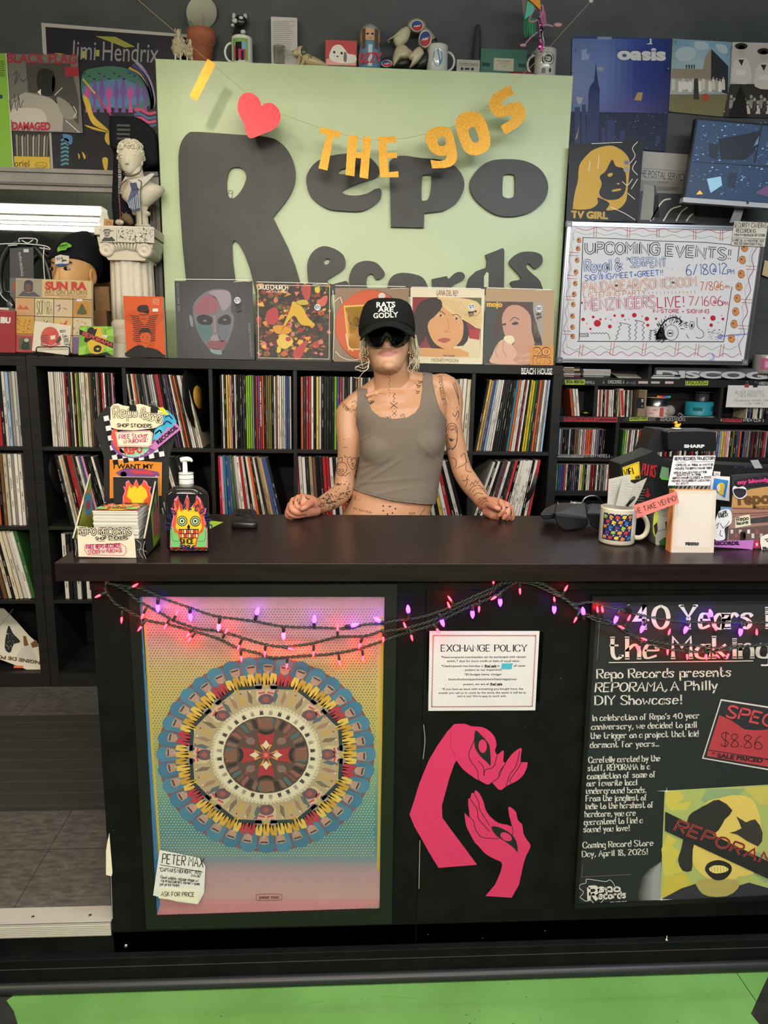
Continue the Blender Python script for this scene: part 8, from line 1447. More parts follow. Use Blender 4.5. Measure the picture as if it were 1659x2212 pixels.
m.up(); m.poly(R7_(905,1500,960,1440,1010,1380,1090,1360,1180,1340,1290,1360,1340,1440,1360,1560,1330,1700,1290,1800,1210,1880,1150,1920,1050,1910,960,1860,905,1780,900,1650),'c4ac58','paper',sm=3); m.poly(R7_(700,2030,830,1960,950,1920,1050,1950,1180,1950,1280,1920,1420,1960,1700,2000,1700,2040),'24262e','paper',sm=1,z=m.z+EPS); m.poly(R7_(945,1900,1200,1900,1205,1960,1130,2010,1010,2010,950,1970),'9a8c50','paper',sm=2,z=m.z+EPS*2); m.poly(R7_(1190,1880,1320,1800,1310,1860,1250,1880),'c4ac58','paper',z=m.z+EPS)
m.up(3); m.poly(R7_(850,1600,880,1480,930,1440,1010,1395,1080,1370,1170,1440,1120,1500,1080,1570,1010,1620,920,1650,905,1760,900,1840,840,1840,810,1770,830,1700),'22211f','paper',sm=2); m.poly(R7_(1195,1480,1260,1520,1320,1500,1370,1590,1340,1680,1200,1600,1150,1590,1230,1560),'2d2b26','paper',sm=2); m.poly(R7_(990,1840,1010,1790,1080,1770,1150,1795,1165,1840,1120,1895,1050,1900),'1b1a1a','paper',sm=4); m.poly(R7_(1030,1680,1050,1730,1100,1740,1110,1700),'6d6238','paper',sm=2); m.up(); m.poly(R7_(1015,1825,1050,1805,1110,1808,1145,1830,1120,1850,1060,1858,1025,1845),'d0bc6a','paper',sm=2); [m.line(R7_(1030+k*20,1812,1032+k*20,1850),.6,'3a3420','paper',z=m.z+EPS) for k in range(6)]
m.poly(R7_(724,1448,1700,1920,1700,2010+20,722,1576),'1a1a1c','paper',z=m.z+EPS*2); m.z+=EPS*3; m.hand('REPORAMA',R7_(782,1570)[0],R7_(1520,1850)[0],24,4.4,'b5443e','paper',outline=(.45,'2d1a1a'),slant=.1); m.z+=EPS*2; m.text('a philly',R7_(1335,1828)[0],R7_(1430,1848)[0],4.5,'2c3020','paper',slant=.2); m.text('showcase',R7_(1340,1858)[0],R7_(1450,1884)[0],4.5,'2c3020','paper',slant=.2)
for x,y in ((732,1310),(700,2030)):c=R7_(x,y)[0]; m.poly([(c[0]+(14 if k%2==0 else 2)*math.cos(k*math.pi/4)*(1.6 if k in (0,4) else .6),c[1]+(14 if k%2==0 else 2)*math.sin(k*math.pi/4)*.6) for k in range(8)],'c4c6c8','paper')
m.build('cover_picture',t,label='yellow and green cover picture with black band')
p=at(1357,1318,yq-.012); m=MB(); m.loft([np.array([(p[0]+a*w_,p[1]+d,p[2]+h) for a,d in ((-1,-.006),(1,-.006),(1,.006),(-1,.006))]) for w_,h in ((.008,-.006),(.008,.002),(.005,.005))],'17171a','plastic',False); m.tube(catmull([p+[-.003,0,.004],p+[-.005,-.002,.012],p+[0,-.003,.015],p+[.005,-.002,.012],p+[.003,0,.004]],4),.0009,'a9a9ad','metal',6); m.build('binder_clip',label='black binder clip holding the lights on the right poster top edge',cat='clip')
# -- string lights
L1,L2=cr(180,1220,2.4397),cr(800,1220,1.9313); YLW=1.722
def wire(nm,root,pts,r_=.0016,twist=.0024):
 pl_=wall(YLW); P=catmull(pl_.w(pl_.hit(pts)),10); d=np.concatenate([[0],np.cumsum(np.linalg.norm(np.diff(P,axis=0),axis=1))]); n=int(d[-1]/.004); s_=np.linspace(0,d[-1],n); P=np.stack([np.interp(s_,d,P[:,j]) for j in range(3)],1); m=MB()
 T=np.gradient(P,axis=0); T/=np.linalg.norm(T,axis=1)[:,None]; N=np.cross(T,[0,-1,0])
 for ph in (0,math.pi):m.tube(P+N*(twist*np.cos(s_*230+ph))[:,None]+np.outer(twist*np.sin(s_*230+ph),[0,-1,0]),r_,'1f2a24','plastic',6)
 m.build(nm,root)
def proto(nm,sl,sr,bl,br,col):
 m=MB(); m.lathe((0,0,0),[(sr*.7,-.002),(sr,0),(sr,sl*.8),(sr*.85,sl)],'1f2a24' if br<.004 else '221f24','plastic',10); s_=m.build('bulb_socket',base=(0,0,0)); m=MB(); m.lathe((0,0,0),[(br*.8,sl),(br,sl+bl*.25),(br*.9,sl+bl*.6),(br*.4,sl+bl*.9),(.0002,sl+bl)],col,'bulb',10,caps=False); b=m.build('bulb',base=(0,0,0)); return s_,b
def bulbs(root,protoL,L):
 s0,b0=protoL; first=True
 for b,tip in L:
  p=at(*b,YLW-.002); q=at(*tip,YLW-.004); d=Vector(q-p); R_=d.to_track_quat('Z','Y')
  s_=s0 if first else s0.copy(); bb=b0 if first else b0.copy()
  if not first:COL.objects.link(s_); COL.objects.link(bb)
  first=False; s_.parent=root; s_.location=Vector(p)-Vector(WORLD[root.name]); s_.rotation_mode='QUATERNION'; s_.rotation_quaternion=R_; bb.parent=s_; bb.location=(0,0,0)
UPW=L1(130,100,220,115,300,125,430,180,560,225,700,270,890,295,1060,325,1230,330,1400,335,1480,315,1590,310)+L2(60,245,120,232,200,222,290,195,350,170,420,138,510,97,560,72,640,66,720,76,770,115,850,162,920,156,1010,180,1060,190,1130,210,1250,230,1400,240,1530,240,1720,240)
WB=L1(120,95,122,140,170,205,230,240,330,290,450,315,580,350,700,385,820,440,920,465,1000,490,1150,480,1300,470,1440,445,1580,400)+L2(60,315,150,285,250,255,300,230,400,182,520,130,600,78,650,66,740,90,800,130,870,190,950,235,1050,255,1090,290,1170,315,1250,330,1350,335,1450,345,1720,330)
WC=L1(125,100,175,112,230,140,290,190,400,250,480,295,600,335,720,350,840,385,960,420,1060,430,1200,415,1340,380,1480,375,1580,345)+L2(60,278,150,265,260,232,330,196,420,152,500,117,560,78,660,76,760,117,830,152,900,205,1000,235,1070,282,1150,322,1250,352,1400,362,1550,342,1720,320)
rd=thing('string_lights','green wired string of small lit red bulbs draped along the counter front','lights',at(830,1350,YLW)); wire('wire',rd,WB); wire('wire',rd,WC)
pu=thing('string_lights','dark wired string of larger violet bulbs along the top of the counter front','lights',at(830,1330,YLW)); wire('wire',pu,UPW,.0015,.0022)
def pairs(f,*a):q=f(*a); return [(q[i],q[i+1]) for i in range(0,len(q),2)]
RB=pairs(L1,120,145,45,180,235,130,288,100,205,245,202,285,330,230,308,280,325,300,285,352,475,290,508,225,455,285,430,330,580,335,552,370,590,360,552,402,735,385,762,335,835,395,812,450,960,425,957,470,1050,432,1085,442,830,450,832,490,1075,490,1071,545,1215,425,1212,480,1340,375,1340,290,1470,385,1455,430,1470,450,1476,510,1345,475,1356,545,1582,350,1580,410)+pairs(L2,155,282,138,238,165,270,172,300,262,248,286,280,338,198,318,145,350,168,320,125,455,150,453,195,512,100,514,62,545,120,520,136,622,75,625,120,625,80,622,65,800,128,824,84,772,178,768,148,872,198,852,236,950,218,946,172,972,218,966,172,1065,252,1086,208,1075,275,1045,260,1170,322,1150,314,1132,318,1118,358,1238,312,1254,258,1240,330,1240,390,1320,350,1323,410,1400,350,1402,386,1425,358,1456,388,1505,350,1490,382,1612,312,1612,262,1450,290,1438,264)
PB=pairs(L1,393,178,393,268,560,225,564,270,905,290,920,238,1215,332,1218,285,1380,327,1424,318,1590,314,1560,296)+pairs(L2,161,222,154,145,288,206,313,275,424,168,428,240,540,118,543,184,768,148,767,200,892,228,888,196,1038,192,1018,245,1150,232,1134,268,1330,235,1312,280,1428,236,1412,170,1550,243,1544,284)
PK_=pairs(L1,720,280,708,368,1055,325,1055,388)
bulbs(rd,proto('red',.014,.0032,.016,.0026,(26,.10,.2)),RB); bulbs(pu,proto('violet',.015,.0042,.020,.0054,(1.5,.12,6.0)),PB); bulbs(pu,proto('rose',.015,.0042,.020,.0054,(1.3,.16,.5)),PK_)
# == the person behind the counter
YT0=2.50
def W3(x,y,Y=YT0):return at(x,y,Y)
per=thing('person','person in black cap, dark wraparound glasses and grey tank top leaning on the counter','person',(float(W3(835,1100)[0]),2.52,ZP))
def ell(xl,yl,xr,yr,dp,n=26,Y=YT0,fl=.85):a,b=W3(xl,yl,Y),W3(xr,yr,Y); c=(a+b)/2; h=(b-a)/2; t=np.arange(n)*2*math.pi/n; return np.array([c+h*np.sign(math.cos(q))*abs(math.cos(q))**fl+[0,-dp*math.sin(q),0] for q in t])
TOR=[ell(732,1260,934,1260,.105),ell(728,1170,934,1165,.105),ell(738,1112,930,1105,.095),ell(757,1075,938,1080,.088),ell(768,1040,946,1045,.085),ell(776,995,955,992,.088),ell(776,955,961,945,.095),ell(772,925,962,908,.094),ell(760,893,968,868,.082),ell(768,872,962,842,.062,Y=2.51),ell(790,850,925,822,.046,Y=2.515),ell(812,832,890,818,.042,Y=2.515)]
def torso(m):
 m.loft(TOR,'fff')
 for x,y in ((824,968),(912,954)):m.ball(W3(x,y,YT0-.034),(.068,.062,.070),'fff',n=22)
 for L in ([(832,822,2.525,.034),(806,846,2.525,.036),(768,872,2.515,.036),(752,886,2.51,.034)],[(862,812,2.525,.034),(896,824,2.525,.034),(935,832,2.515,.036),(962,842,2.51,.036)]):m.tube([W3(*p[:3]) for p in L],[p[3] for p in L],'fff',n=14)
 m.ball(W3(850,875,2.487),(.085,.055,.06),'fff',n=20)
NECK=[ell(790,880,905,868,.045,Y=2.525),ell(806,838,888,830,.048,Y=2.51),ell(808,815,884,812,.047,Y=2.50),ell(806,790,881,788,.048,Y=2.49),ell(806,760,880,760,.05,Y=2.48)]
HY=2.46; CH=W3(838,797,HY); sH=.225; hx=np.array([1,0,0.035]); tl=math.radians(11)
hup=np.array([-.02,math.sin(tl),math.cos(tl)]); hfw=np.array([0,-math.cos(tl),math.sin(tl)]); hc=CH+[0,.02,0]
def HP(s_,f,u):return hc+hx*s_+hfw*f+hup*u
def headring(u,w_,f,b,n=32):return np.array([HP(w_*1.03*math.sin(a),(f if math.cos(a)>0 else b)*np.sign(math.cos(a))*abs(math.cos(a))**.8,u*sH) for a in np.arange(n)*2*math.pi/n])
def body(m):
 torso(m); m.loft(NECK,'fff')
 m.loft([headring(*r_) for r_ in ((-.10,.012,.058,.0),(-.075,.030,.073,.01),(-.02,.044,.081,.035),(.08,.056,.079,.05),(.17,.063,.078,.06),(.25,.068,.080,.068),(.33,.071,.080,.078),(.42,.072,.081,.086),(.52,.071,.081,.092),(.62,.072,.078,.098),(.72,.073,.082,.10),(.84,.068,.074,.095),(.95,.045,.05,.06),(1,.01,.01,.01))],'fff')
 m.loft([np.array([HP(-.016+k*.8,.074,u*sH),HP(-.008+k*.3,.086+q*.8,u*sH),HP(0,.088+q,u*sH),HP(.008-k*.3,.086+q*.8,u*sH),HP(.016-k*.8,.074,u*sH),HP(0,.06,u*sH)]) for u,q,k in ((.375,.004,0),(.40,.019,-.002),(.435,.023,-.001),(.50,.015,.003),(.60,.006,.006),(.66,.0,.008))],'fff')
 m.tube([HP(s_,.080-.35*abs(s_)**1.4,(.285-.04*(s_/.03)**2*.0)*sH+.002*abs(s_)/.02) for s_ in np.linspace(-.026,.026,9)],[.002,.0045,.0062,.0068,.006,.0068,.0062,.0045,.002],'fff'); m.tube([HP(s_,.079-.35*abs(s_)**1.4,.243*sH) for s_ in np.linspace(-.023,.023,9)],[.002,.005,.0068,.0075,.0078,.0075,.0068,.005,.002],'fff')
 m.ball(HP(0,.068,-.01*sH),(.024,.02,.018),'fff')
 for s_ in (-1,1):m.ball(HP(s_*.044,.052,.46*sH),(.022,.022,.018),'fff'); m.ball(HP(s_*.075,-.005,.5*sH),(.008,.018,.030),'fff')
 # collar bones
 for L in ([(834,848),(812,848),(790,856)],[(850,844),(874,838),(900,832)]):m.tube(catmull([W3(x,y,2.474) for x,y in L],4),.008,'fff')
 # arms
 for A in ([(774,888,2.525,.042),(756,890,2.525,.045),(751,914,2.51,.041),(752,950,2.49,.037),(751,990,2.49,.035),(745,1030,2.49,.034),(741,1058,2.475,.035),(724,1075,2.42,.034),(706,1086,2.36,.030),(690,1094,2.31,.0255),(680,1097,2.28,.024)],
 [(938,838,2.52,.046),(962,840,2.52,.048),(974,868,2.52,.042),(977,914,2.51,.033),(984,960,2.51,.034),(993,1000,2.505,.034),(1001,1022,2.48,.034),(1016,1045,2.43,.034),(1032,1066,2.37,.030),(1044,1084,2.31,.025),(1050,1093,2.28,.0235)]):
  P=catmull(np.array([list(W3(x,y,Y))+[r_] for x,y,Y,r_ in A]),4); m.tube(P[:,:3],P[:,3],'fff',n=18)
 hands(m)
 # legs down to the platform
 for s_ in (-1,1):
  x0=per.location.x+s_*.075; m.tube([(x0,2.50,.98),(x0+s_*.01,2.52,.80),(x0+s_*.012,2.53,.62),(x0+s_*.012,2.55,.42),(x0+s_*.012,2.56,.24)],[.09,.082,.062,.052,.038],'fff',n=18); m.ball((x0+s_*.014,2.52,.225),(.04,.11,.032),'fff')
def hands(m):
 H1=dict(palm=[(686,1096,2.29,.023),(670,1088,2.255,.027),(652,1084,2.235,.027),(640,1089,2.23,.024)],heel=[(683,1102,2.27,.020),(662,1104,2.235,.021),(644,1106,2.225,.018)],
 f=[[(651,1076,2.235),(644,1075,2.214),(640,1090,2.192),(650,1101,2.192),(660,1101,2.205)],[(640,1082,2.235),(633,1081,2.215),(629,1099,2.190),(642,1108,2.188),(658,1107,2.198)],[(634,1092,2.235),(627,1090,2.220),(623,1107,2.198),(636,1115,2.194),(655,1114,2.203)],[(630,1102,2.24),(623,1100,2.228),(620,1113,2.212),(630,1119,2.21),(644,1119,2.218)]],th=[(682,1090,2.268),(670,1088,2.225),(661,1094,2.192),(653,1099,2.178)])
 H2=dict(palm=[(1046,1088,2.29,.023),(1060,1090,2.255,.026),(1076,1094,2.235,.027),(1086,1098,2.23,.024)],heel=[(1052,1102,2.27,.020),(1068,1110,2.235,.021),(1082,1113,2.225,.017)],
 f=[[(1074,1086,2.235),(1082,1086,2.212),(1087,1101,2.192),(1078,1113,2.194)],[(1088,1089,2.235),(1095,1090,2.215),(1098,1107,2.194),(1088,1119,2.197)],[(1096,1096,2.235),(1102,1097,2.219),(1104,1113,2.200),(1095,1121,2.204)],[(1100,1106,2.24),(1106,1106,2.227),(1107,1119,2.211),(1100,1123,2.215)]],th=[(1050,1089,2.268),(1060,1091,2.225),(1069,1095,2.195),(1077,1099,2.180)])
 for h in (H1,H2):
  for k in ('palm','heel'):P=np.array(h[k]); m.tube([W3(*p[:3]) for p in P],P[:,3],'fff',n=14)
  for i,f in enumerate(h['f']):P=catmull([W3(*p) for p in f],4); m.tube(P,np.linspace(.0098,.0074,len(P))*(1,1,.97,.88)[i],'fff',n=12); m.ball(P[-1],.0073*(1,1,.97,.88)[i],'fff',n=10); m.ball(W3(*f[1]),.0103*(1,1,.97,.88)[i],'fff',n=10)
  P=catmull([W3(*p) for p in h['th']],4); m.tube(P,np.linspace(.0135,.0086,len(P)),'fff',n=12); m.ball(P[-1],.0085,'fff',n=10)
def fuse(fn,vox,it):
 m=MB(); fn(m); o=m.build('sketch',base=(0,0,0)); r_=o.modifiers.new('r','REMESH'); r_.mode='VOXEL'; r_.voxel_size=vox; s_=o.modifiers.new('s','SMOOTH'); s_.iterations=it; s_.factor=.5
 bpy.context.view_layer.update(); e=o.evaluated_get(bpy.context.evaluated_depsgraph_get()); me=e.to_mesh()
 V=np.zeros(len(me.vertices)*3); me.vertices.foreach_get('co',V); N=np.zeros_like(V); me.vertices.foreach_get('normal',N); F=[tuple(p.vertices) for p in me.polygons]; e.to_mesh_clear(); bpy.data.objects.remove(o); return V.reshape(-1,3),N.reshape(-1,3),F
def pix(V):d=V-CAM; z=d@FW; return np.stack([IMW/2+FPX*(d@RT)/z,IMH/2-FPX*(d@UP)/z],1)
def sdist(P,poly):
 Q=np.asarray(poly,float); D=np.full(len(P),1e9); ins=np.zeros(len(P),bool)
 for a,b in zip(Q,np.roll(Q,-1,0)):
  e=b-a; t=np.clip(((P-a)@e)/(e@e),0,1); D=np.minimum(D,np.hypot(*(P-a-t[:,None]*e).T)); c=((a[1]>P[:,1])!=(b[1]>P[:,1])); x=e[0]*(P[:,1]-a[1])/(e[1] if abs(e[1])>1e-9 else 1e-9)+a[0]; ins^=c&(P[:,0]<x)
 return np.where(ins,D,-D)
def clip(V,F,g):
 V=[tuple(v) for v in V]; out=[]; cut={}
 def mid(i,j):
  k=(min(i,j),max(i,j))
  if k not in cut:t=g[i]/(g[i]-g[j]); cut[k]=len(V); V.append(tuple(np.array(V[i])*(1-t)+np.array(V[j])*t))
  return cut[k]
 for f in F:
  L=[]
  for i,j in zip(f,f[1:]+f[:1]):
   if g[i]>=0:L.append(i)
   if (g[i]>=0)!=(g[j]>=0):L.append(mid(i,j))
  if len(L)>2:out.append(tuple(L))
 used=sorted({i for f in out for i in f}); mp={i:k for k,i in enumerate(used)}; return np.array([V[i] for i in used]),[tuple(mp[i] for i in f) for f in out]
BV,BN,BF=fuse(body,.0029,3)
ctr=np.array([BV[list(f)].mean(0) for f in BF]); cp_=pix(ctr); SK=np.tile(np.array(lin('ba8a6a')),(len(BF),1))
N1=cr(740,620,4.327)
lip=N1(330,625,370,596,400,600,425,594,460,600,515,612,480,632,420,652,370,648); g=sdist(cp_,lip); fr_=ctr[:,1]<HY; SK[(g>-1)&fr_]=lin('a8625a')
hands_=(ctr[:,1]<2.30)&(ctr[:,2]<ZT+.09); SK[hands_]=lin('b87a60')
f_=(cp_[:,1]<800)&fr_&(g<=-1); SK[f_]=lin('bf9175')
m=MB(); m.v=[BV]; m.nv=len(BV); m.f=[list(f) for f in BF]; m.c=[tuple(c) for c in SK]; k=m.mi('skin'); m.m=[k]*len(BF); m.s=[True]*len(BF); bodyo=m.build('body',per,base=tuple(per.location))
bvh=BVHTree.FromPolygons([tuple(v) for v in BV],BF)
class Onto:
 """drawing laid on a curved surface along the sight lines"""
 n=FW
 def __init__(s,b,off):s.b=b; s.off=off
 def hit(s,pts):return np.asarray(pts,float).reshape(-1,2)
 def w(s,uv,z=0.0):
  R=[]
  for d in ray(uv[:,0],uv[:,1]):d=d/np.linalg.norm(d); h=s.b.ray_cast(Vector(CAM),Vector(d)); R.append(np.array(h[0])-d*(s.off+z) if h[0] is not None else CAM+d*2.62)
  return np.array(R)
# -- tank top
N2=cr(700,780,2.8); TOPP=N2(203,170,262,170,264,230,290,300,340,338,420,350,500,342,552,312,582,268,594,180,600,60,652,60,658,130,668,205,692,285,730,350,900,345,900,862,680,862,600,864,500,856,400,842,300,816,230,796,180,772,60,772,60,400,196,398,202,330)
V,N,F=fuse(torso,.0045,50); q=pix(V); w_=np.zeros(len(V))
for (x0,y0,x1,y1,a) in ((190,770,470,590,.005),(215,700,430,560,.0035),(200,740,600,700,.003),(225,640,350,600,.003),(230,480,330,420,.003),(300,810,520,760,.003),(560,480,700,620,.002),(640,140,700,330,.002)):
 (ax,ay),(bx,by)=N2(x0,y0,x1,y1); e=np.array([bx-ax,by-ay]); t_=np.clip(((q-[ax,ay])@e)/(e@e),0,1); d=np.hypot(*(q-[ax,ay]-t_[:,None]*e).T); w_+=a*np.exp(-(d/3.2)**2)*(1-.6*t_)
V=V+N*(.0045+w_+.012*np.clip((q[:,1]-1040)/50,0,1)*.5)[:,None]; V2,F2=clip(V,F,sdist(q,TOPP)); m=MB(); m.add(V2,F2,'756a5f','cloth',True); top=m.build('tank_top',per); so=top.modifiers.new('thick','SOLIDIFY'); so.thickness=.0022; so.offset=-1
bt=BVHTree.FromPolygons([tuple(v) for v in V2],F2); m=MB(Onto(bt,.0006)); m.line(N2(190,762,300,802,400,828,500,842,600,848,676,846),.8,'625850','cloth',sm=4); m.build('hem_stitching',top); m=MB(Onto(bt,.0006)); m.line(N2(271,232,296,296,344,330,420,342,498,334,546,305,575,264,587,180),.7,'655b52','cloth',sm=4); m.build('neckline_stitching',top)
# trousers and shoes, mostly hidden by the counter
def legs(m):
 m.loft([ell(724,1272,942,1270,.115),ell(722,1190,942,1185,.115),ell(727,1138,940,1132,.108)],'fff')
 for s_ in (-1,1):x0=per.location.x+s_*.078; m.tube([(x0,2.50,1.0),(x0+s_*.01,2.52,.80),(x0+s_*.012,2.53,.60),(x0+s_*.012,2.55,.40),(x0+s_*.012,2.56,.25)],[.10,.095,.078,.07,.062],'fff',n=18)
V,N,F=fuse(legs,.008,3); m=MB(); m.add(V,F,'1b1b1e','cloth',True); m.build('trousers',per)
for s_ in (-1,1):x0=per.location.x+s_*.092; m=MB(); m.ball((x0,2.51,ZP+.05),(.048,.13,.048),'19191b','satin'); m.build('shoe',per)
# -- cap
def zc_(y):return float(W3(838,y,HY)[2])
cx_=float(W3(838,700,HY)[0]); cy_=HY+.035; R_=[]
for y,hw,fr2,bk in ((726,57.5,.098,.115),(712,59.5,.106,.118),(695,57.5,.109,.116),(678,54.5,.107,.11),(662,49.5,.098,.10),(650,41,.078,.084),(644.5,29,.053,.058),(642.5,12,.02,.025),(642,2,.004,.004)):
 h=hw/FPX*HY*1.02; R_.append(np.array([(cx_+h*math.sin(a)-.0015,cy_-(fr2 if math.cos(a)>0 else bk)*np.sign(math.cos(a))*abs(math.cos(a))**.82,zc_(y)+(.022*max(0,math.cos(a)) if y>690 else .012*max(0,math.cos(a))*(y>655))) for a in np.arange(40)*2*math.pi/40]))
m=MB(); m.loft(R_,'1b1c1c','cloth'); capo=m.build('cap',per); CV=np.vstack(R_); n=40; CF=[(k*n+i,k*n+(i+1)%n,(k+1)*n+(i+1)%n,(k+1)*n+i) for k in range(len(R_)-1) for i in range(n)]; cb=BVHTree.FromPolygons([tuple(v) for v in CV],CF)
jo=catmull(N1(166,410,210,368,300,334,420,312,545,326,630,362,676,410),4); ed=catmull(N1(168,492,225,436,310,386,405,362,510,376,600,428,676,468),4); ON=Onto(cb,-.004); J_=ON.w(jo); k=len(jo); u=np.linspace(-1,1,k); E_=np.array([at(*p,2.375-.062*(1-a*a)) for p,a in zip(ed,u)]); M_=(J_+E_)/2+np.outer(1-u*u,[0,0,.006]); m=MB(); m.loft([np.vstack([A,A[::-1]-[0,0,.003]]) for A in (J_,M_,E_)],'1a1b1b','cloth',True); br=m.build('cap_brim',per)
m=MB(); m.tube(E_+[0,0,-.0015],.0022,'0f1010','cloth',6); m.tube(J_+[0,-.004,.0],.0012,'131414','cloth',5); m.build('brim_edge',br)
m=MB(Onto(cb,.0012));
for s,x0,y0,x1,y1,h in (('RATS',316,190,493,186,47),('ARE',330,232,476,229,40),('GODLY',288,292,522,280,46)):m.text(s,N1(x0,y0)[0],N1(x1,y1)[0],h/4.327,'d4d4d2','matte',bold=.03)
m.line(N1(400,98,405,150),.5,'101111','matte'); m.build('lettering',capo)
# -- wraparound glasses
xs=np.linspace(204,628,45); top_=np.interp(xs,[204,240,320,400,480,560,628],[448,392,355,345,352,380,445]); bot=np.interp(xs,[204,222,250,300,350,375,388,400,415,428,440,455,500,570,605,620,628],[480,525,552,563,560,545,510,482,474,480,500,540,556,548,520,490,470])
m=MB(); A_r,B_r=[],[]
for x,a,b in zip(xs,top_,bot):
 v=(x-415)/212; Y=2.386+.05*v*v+.012*v**4; A_r.append(at(*N1(x,a)[0],Y+.010)); B_r.append(at(*N1(x,b)[0],Y))
A_r,B_r=np.array(A_r),np.array(B_r); Md=(A_r+B_r)/2+[0,-.004,0]; n=len(xs); V=np.vstack([A_r,Md,B_r]); m.add(V,[(r_*n+i,(r_+1)*n+i,(r_+1)*n+i+1,r_*n+i+1) for r_ in range(2) for i in range(n-1)],'08080a','lens',True); gl=m.build('sunglasses',per); so=gl.modifiers.new('t','SOLIDIFY'); so.thickness=.0025
m=MB(); m.tube([A_r[0],A_r[0]+[-.004,.06,.004],A_r[0]+[.002,.12,.0]],.003,'0c0c0e','plastic',8); m.build('temple',gl); m=MB(); m.tube([A_r[-1],A_r[-1]+[.004,.06,.004],A_r[-1]+[-.002,.12,0]],.003,'0c0c0e','plastic',8); m.build('temple',gl)
# -- hair, jewellery
rh=random.Random(14)
for nm,x0,x1,sgn in (('hair',188,262,-1),('hair',616,690,1)):
 m=MB()
 for k in range(60):
  xa=rh.uniform(x0,x1); L_=rh.uniform(.55,1.0); yb2=(rh.uniform(640,800) if sgn>0 else rh.uniform(620,760)); Y0=rh.uniform(2.44,2.53); P=[]
  for j in range(7):
   f=j/6; P.append(at(*N1(xa+sgn*22*math.sin(2.2*f)+rh.uniform(-22,22)*f,450+(yb2-450)*f)[0],Y0-.01*f+rh.uniform(-.008,.008)))
  m.tube(catmull(P,3),np.linspace(rh.uniform(.0011,.002),.0005,19),rh.choice(['bfae8c','cbbd9e','a8946c','d6cab0','9c8862']),'hair',5)
 for q in ([(230,650,250,710,200,760,130,740,122,770,170,780),(245,690,240,760,190,800,150,850,105,845),(240,700,200,720,150,735,125,760),(250,690,228,770,160,790)] if sgn<0 else [(640,640,690,700,650,780,660,825),(690,560,725,600,700,660),(640,700,610,770,640,800),(680,650,710,740,690,760)]):m.tube(catmull([at(*p,2.44) for p in N1(*q)],4),.0011,'cbbd9e','hair',5)
 m.build(nm,per,label='wavy blond hair below the cap')
m=MB(); fo=Onto(bvh,.001)
for x,y in ((376,535),(444,538)):c=fo.w(np.array(N1(x,y)))[0]; m.tube([c+[.0045*math.cos(a),-.001,.0045*math.sin(a)] for a in np.linspace(.6,5.8,12)],.0009,'b5b0a8','metal',6)
m.build('nose_ring',per)
for x,y,Y in ((212,640,2.435),(648,632,2.44)):
 m=MB(); c=at(*N1(x,y)[0],Y); [m.ball(c+[.006*math.cos(a),-.002,.006*math.sin(a)],(.0042,.0025,.0042),'9a8466','metal',8) for a in np.arange(5)*1.2566]; m.ball(c+[0,-.004,0],.003,'b09a78','metal',8); m.build('earring',per)
# -- tattoos, drawn on the skin
TK='35291f'; m=MB(Onto(bvh,.0005)); N4=cr(940,800,3.85); N5=cr(600,840,4.38)
def tk(f,L,w_=.9,sm=3,cl=False):m.line(catmull(f(*L),3) if sm else f(*L),w_*1.25,TK,'matte',closed=cl)
for x,y in ((700,110),(706,145),(712,180),(718,214),(724,245)):tk(N2,(x-12,y-14,x+8,y-18,x+14,y+12,x-4,y+18),.8,3,True); tk(N2,(x-3,y-6,x+4,y-7,x+6,y+5,x,y+8),.6,3,True)
for k in range(9):tk(N2,(392+(k%2)*5,60+k*18,396+(k%2)*5,70+k*18),.8,0)
for q in ((420,190,430,200,418,212,428,225,420,235),(400,250,445,285),(445,250,400,285),(380,345,430,290,490,340),(425,285,425,340),(410,300,440,330),(440,300,410,330),(395,330,405,345),(460,325,470,340),(375,335,395,345),(475,318,490,326),(415,240,428,250)):tk(N2,q,1.0,0)
for x,y in ((290,245),(278,252),(572,150),(565,185),(580,125)):tk(N2,(x-12,y-8,x,y,x+14,y-4,x+4,y+8,x-10,y+10),1.3,0)
for q in ((300,210,345,195,375,205),(330,170,320,215),(500,160,530,150,555,130)):tk(N2,q,.5)
for q in ((125,290,132,282,140,292,148,286,144,298,134,300,125,290),(150,290,175,270),(165,250,190,240,205,262,190,300,175,290),(112,275,118,272,118,280,112,280),(90,468,120,472,150,468,205,474),(105,508,150,505),(118,522,140,520)):tk(N2,q,.8,0)
for q in ((690,640,660,660,662,700,710,765,745,700,740,660,710,655,700,680,690,650),(630,630,690,690),(628,628,640,648,655,640),(560,740,570,705,610,695,645,710,655,750,640,790,590,820,560,790,555,750),(560,760,585,762,590,780,565,780),(595,762,620,762,622,782,598,782),(575,795,595,800,612,793),(690,700,715,705,700,720,720,735),(600,830,620,815,640,822,665,800,690,795),(550,850,580,855),(535,885,575,880),(560,640,600,620),(575,660,610,650,605,690)):tk(N5,q,1.0,2)
for k in range(70):x,y=rh.uniform(395,690),0; y=rh.uniform(880,1060) if x>540 else rh.uniform(1000,1130); tk(N5,(x,y,x+rh.uniform(-26,26),y+rh.uniform(-18,18),x+rh.uniform(-26,26),y+rh.uniform(-18,18)),rh.uniform(.6,1.4),2)
m.disc(*N5(487,1060)[0],4,7,'4f443e','matte',n=12,rot=-.2); tk(N5,(470,1040,500,1030,505,1080,480,1090,468,1060),.8)
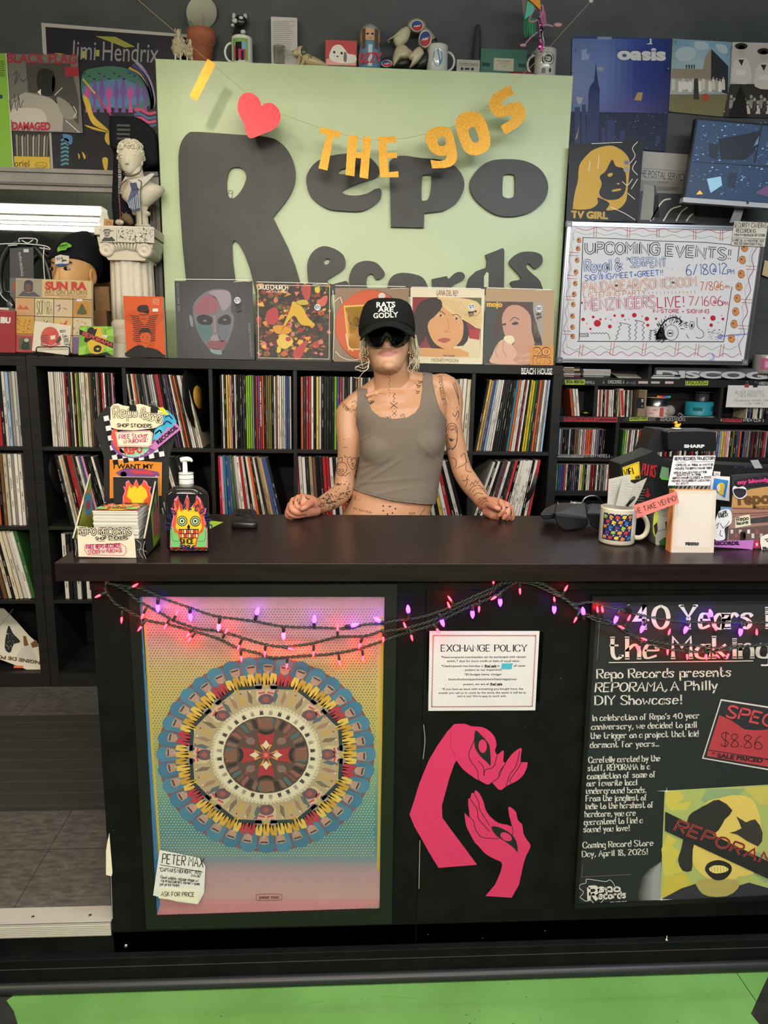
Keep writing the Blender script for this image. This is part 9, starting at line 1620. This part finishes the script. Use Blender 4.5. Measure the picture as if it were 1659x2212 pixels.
for q in ((95,480,120,445,160,445,185,490,180,580,165,640,120,650,95,580,95,480),(105,500,125,465,165,470,178,520),(110,560,135,590,160,570),(100,520,110,600,130,640),(185,500,180,600,150,650),(108,640,110,665,125,640),(140,640,145,660,155,650),(110,725,165,735,175,790,140,830),(210,720,245,690,260,770),(170,820,230,790,265,760),(255,780,260,835,325,850),(220,880,226,876),(236,872,242,868),(228,890,234,888),(225,915,255,915,275,868),(250,970,268,930,262,900,285,915),(290,960,310,930,320,950,335,915,350,940,365,910),(275,1020,310,970,360,955,410,990),(290,1050,330,990,390,985,430,1030),(310,1060,350,1020,400,1030),(345,1080,400,1060,440,1080),(360,1110,390,1080,430,1060),(380,1120,410,1090,445,1085),(150,320,185,310),(145,355,165,385,190,335,195,380,175,420),(150,110,170,170,190,230,200,290),(165,100,185,170,195,240)):tk(N4,q,1.0,2)
m.disc(*N4(132,577)[0],3.6,3.6,'4f443e','matte',n=10); m.poly(N4(120,490,150,478,168,488,150,500,125,502),'8f5550','matte')
for q in ((545,1120,560,1118,555,1150,545,1160),(585,1140,605,1140,595,1190,585,1185),(630,1150,635,1190,628,1220)):tk(N4,q,2.2,0)
N3=cr(600,1030,4.76)
for q in ((205,220,200,250,215,280,230,260),(150,250,165,260,155,285),(120,310,112,340),(285,205,300,225,330,230),(120,360,130,340)):tk(N3,q,1.6,0)
m.hand('its horrible .',N2(175,895)[0],N2(295,925)[0],5,.7,TK,'matte'); m.hand('CAFE',N2(515,928)[0],N2(552,926)[0],4,.8,TK,'matte'); tk(N2,(178,815,160,828,182,830,192,845,190,815),.8,0); tk(N2,(612,890,580,935),.9,0)
for x,y in ((358,876),(358,906),(384,926),(432,893),(414,919)):m.disc(*N2(x,y)[0],1.9,1.9,TK,'matte',n=10)
m.build('tattoo',bodyo,label='dark line tattoos')
c=Onto(bvh,.001).w(np.array(N2(398,878)))[0]; m=MB(); m.ball(c,(.004,.003,.003),'8a7a68','metal',8); m.build('navel_stud',per)
m=MB(Onto(bvh,.0006)); m.disc(*N3(280,322)[0],5.2,4.2,'cf9a88','skin',n=12,rot=.4); m.disc(*N4(516,1143)[0],4.6,3.6,'cf9a88','skin',n=12,rot=.2); m.build('thumb_nail',bodyo)
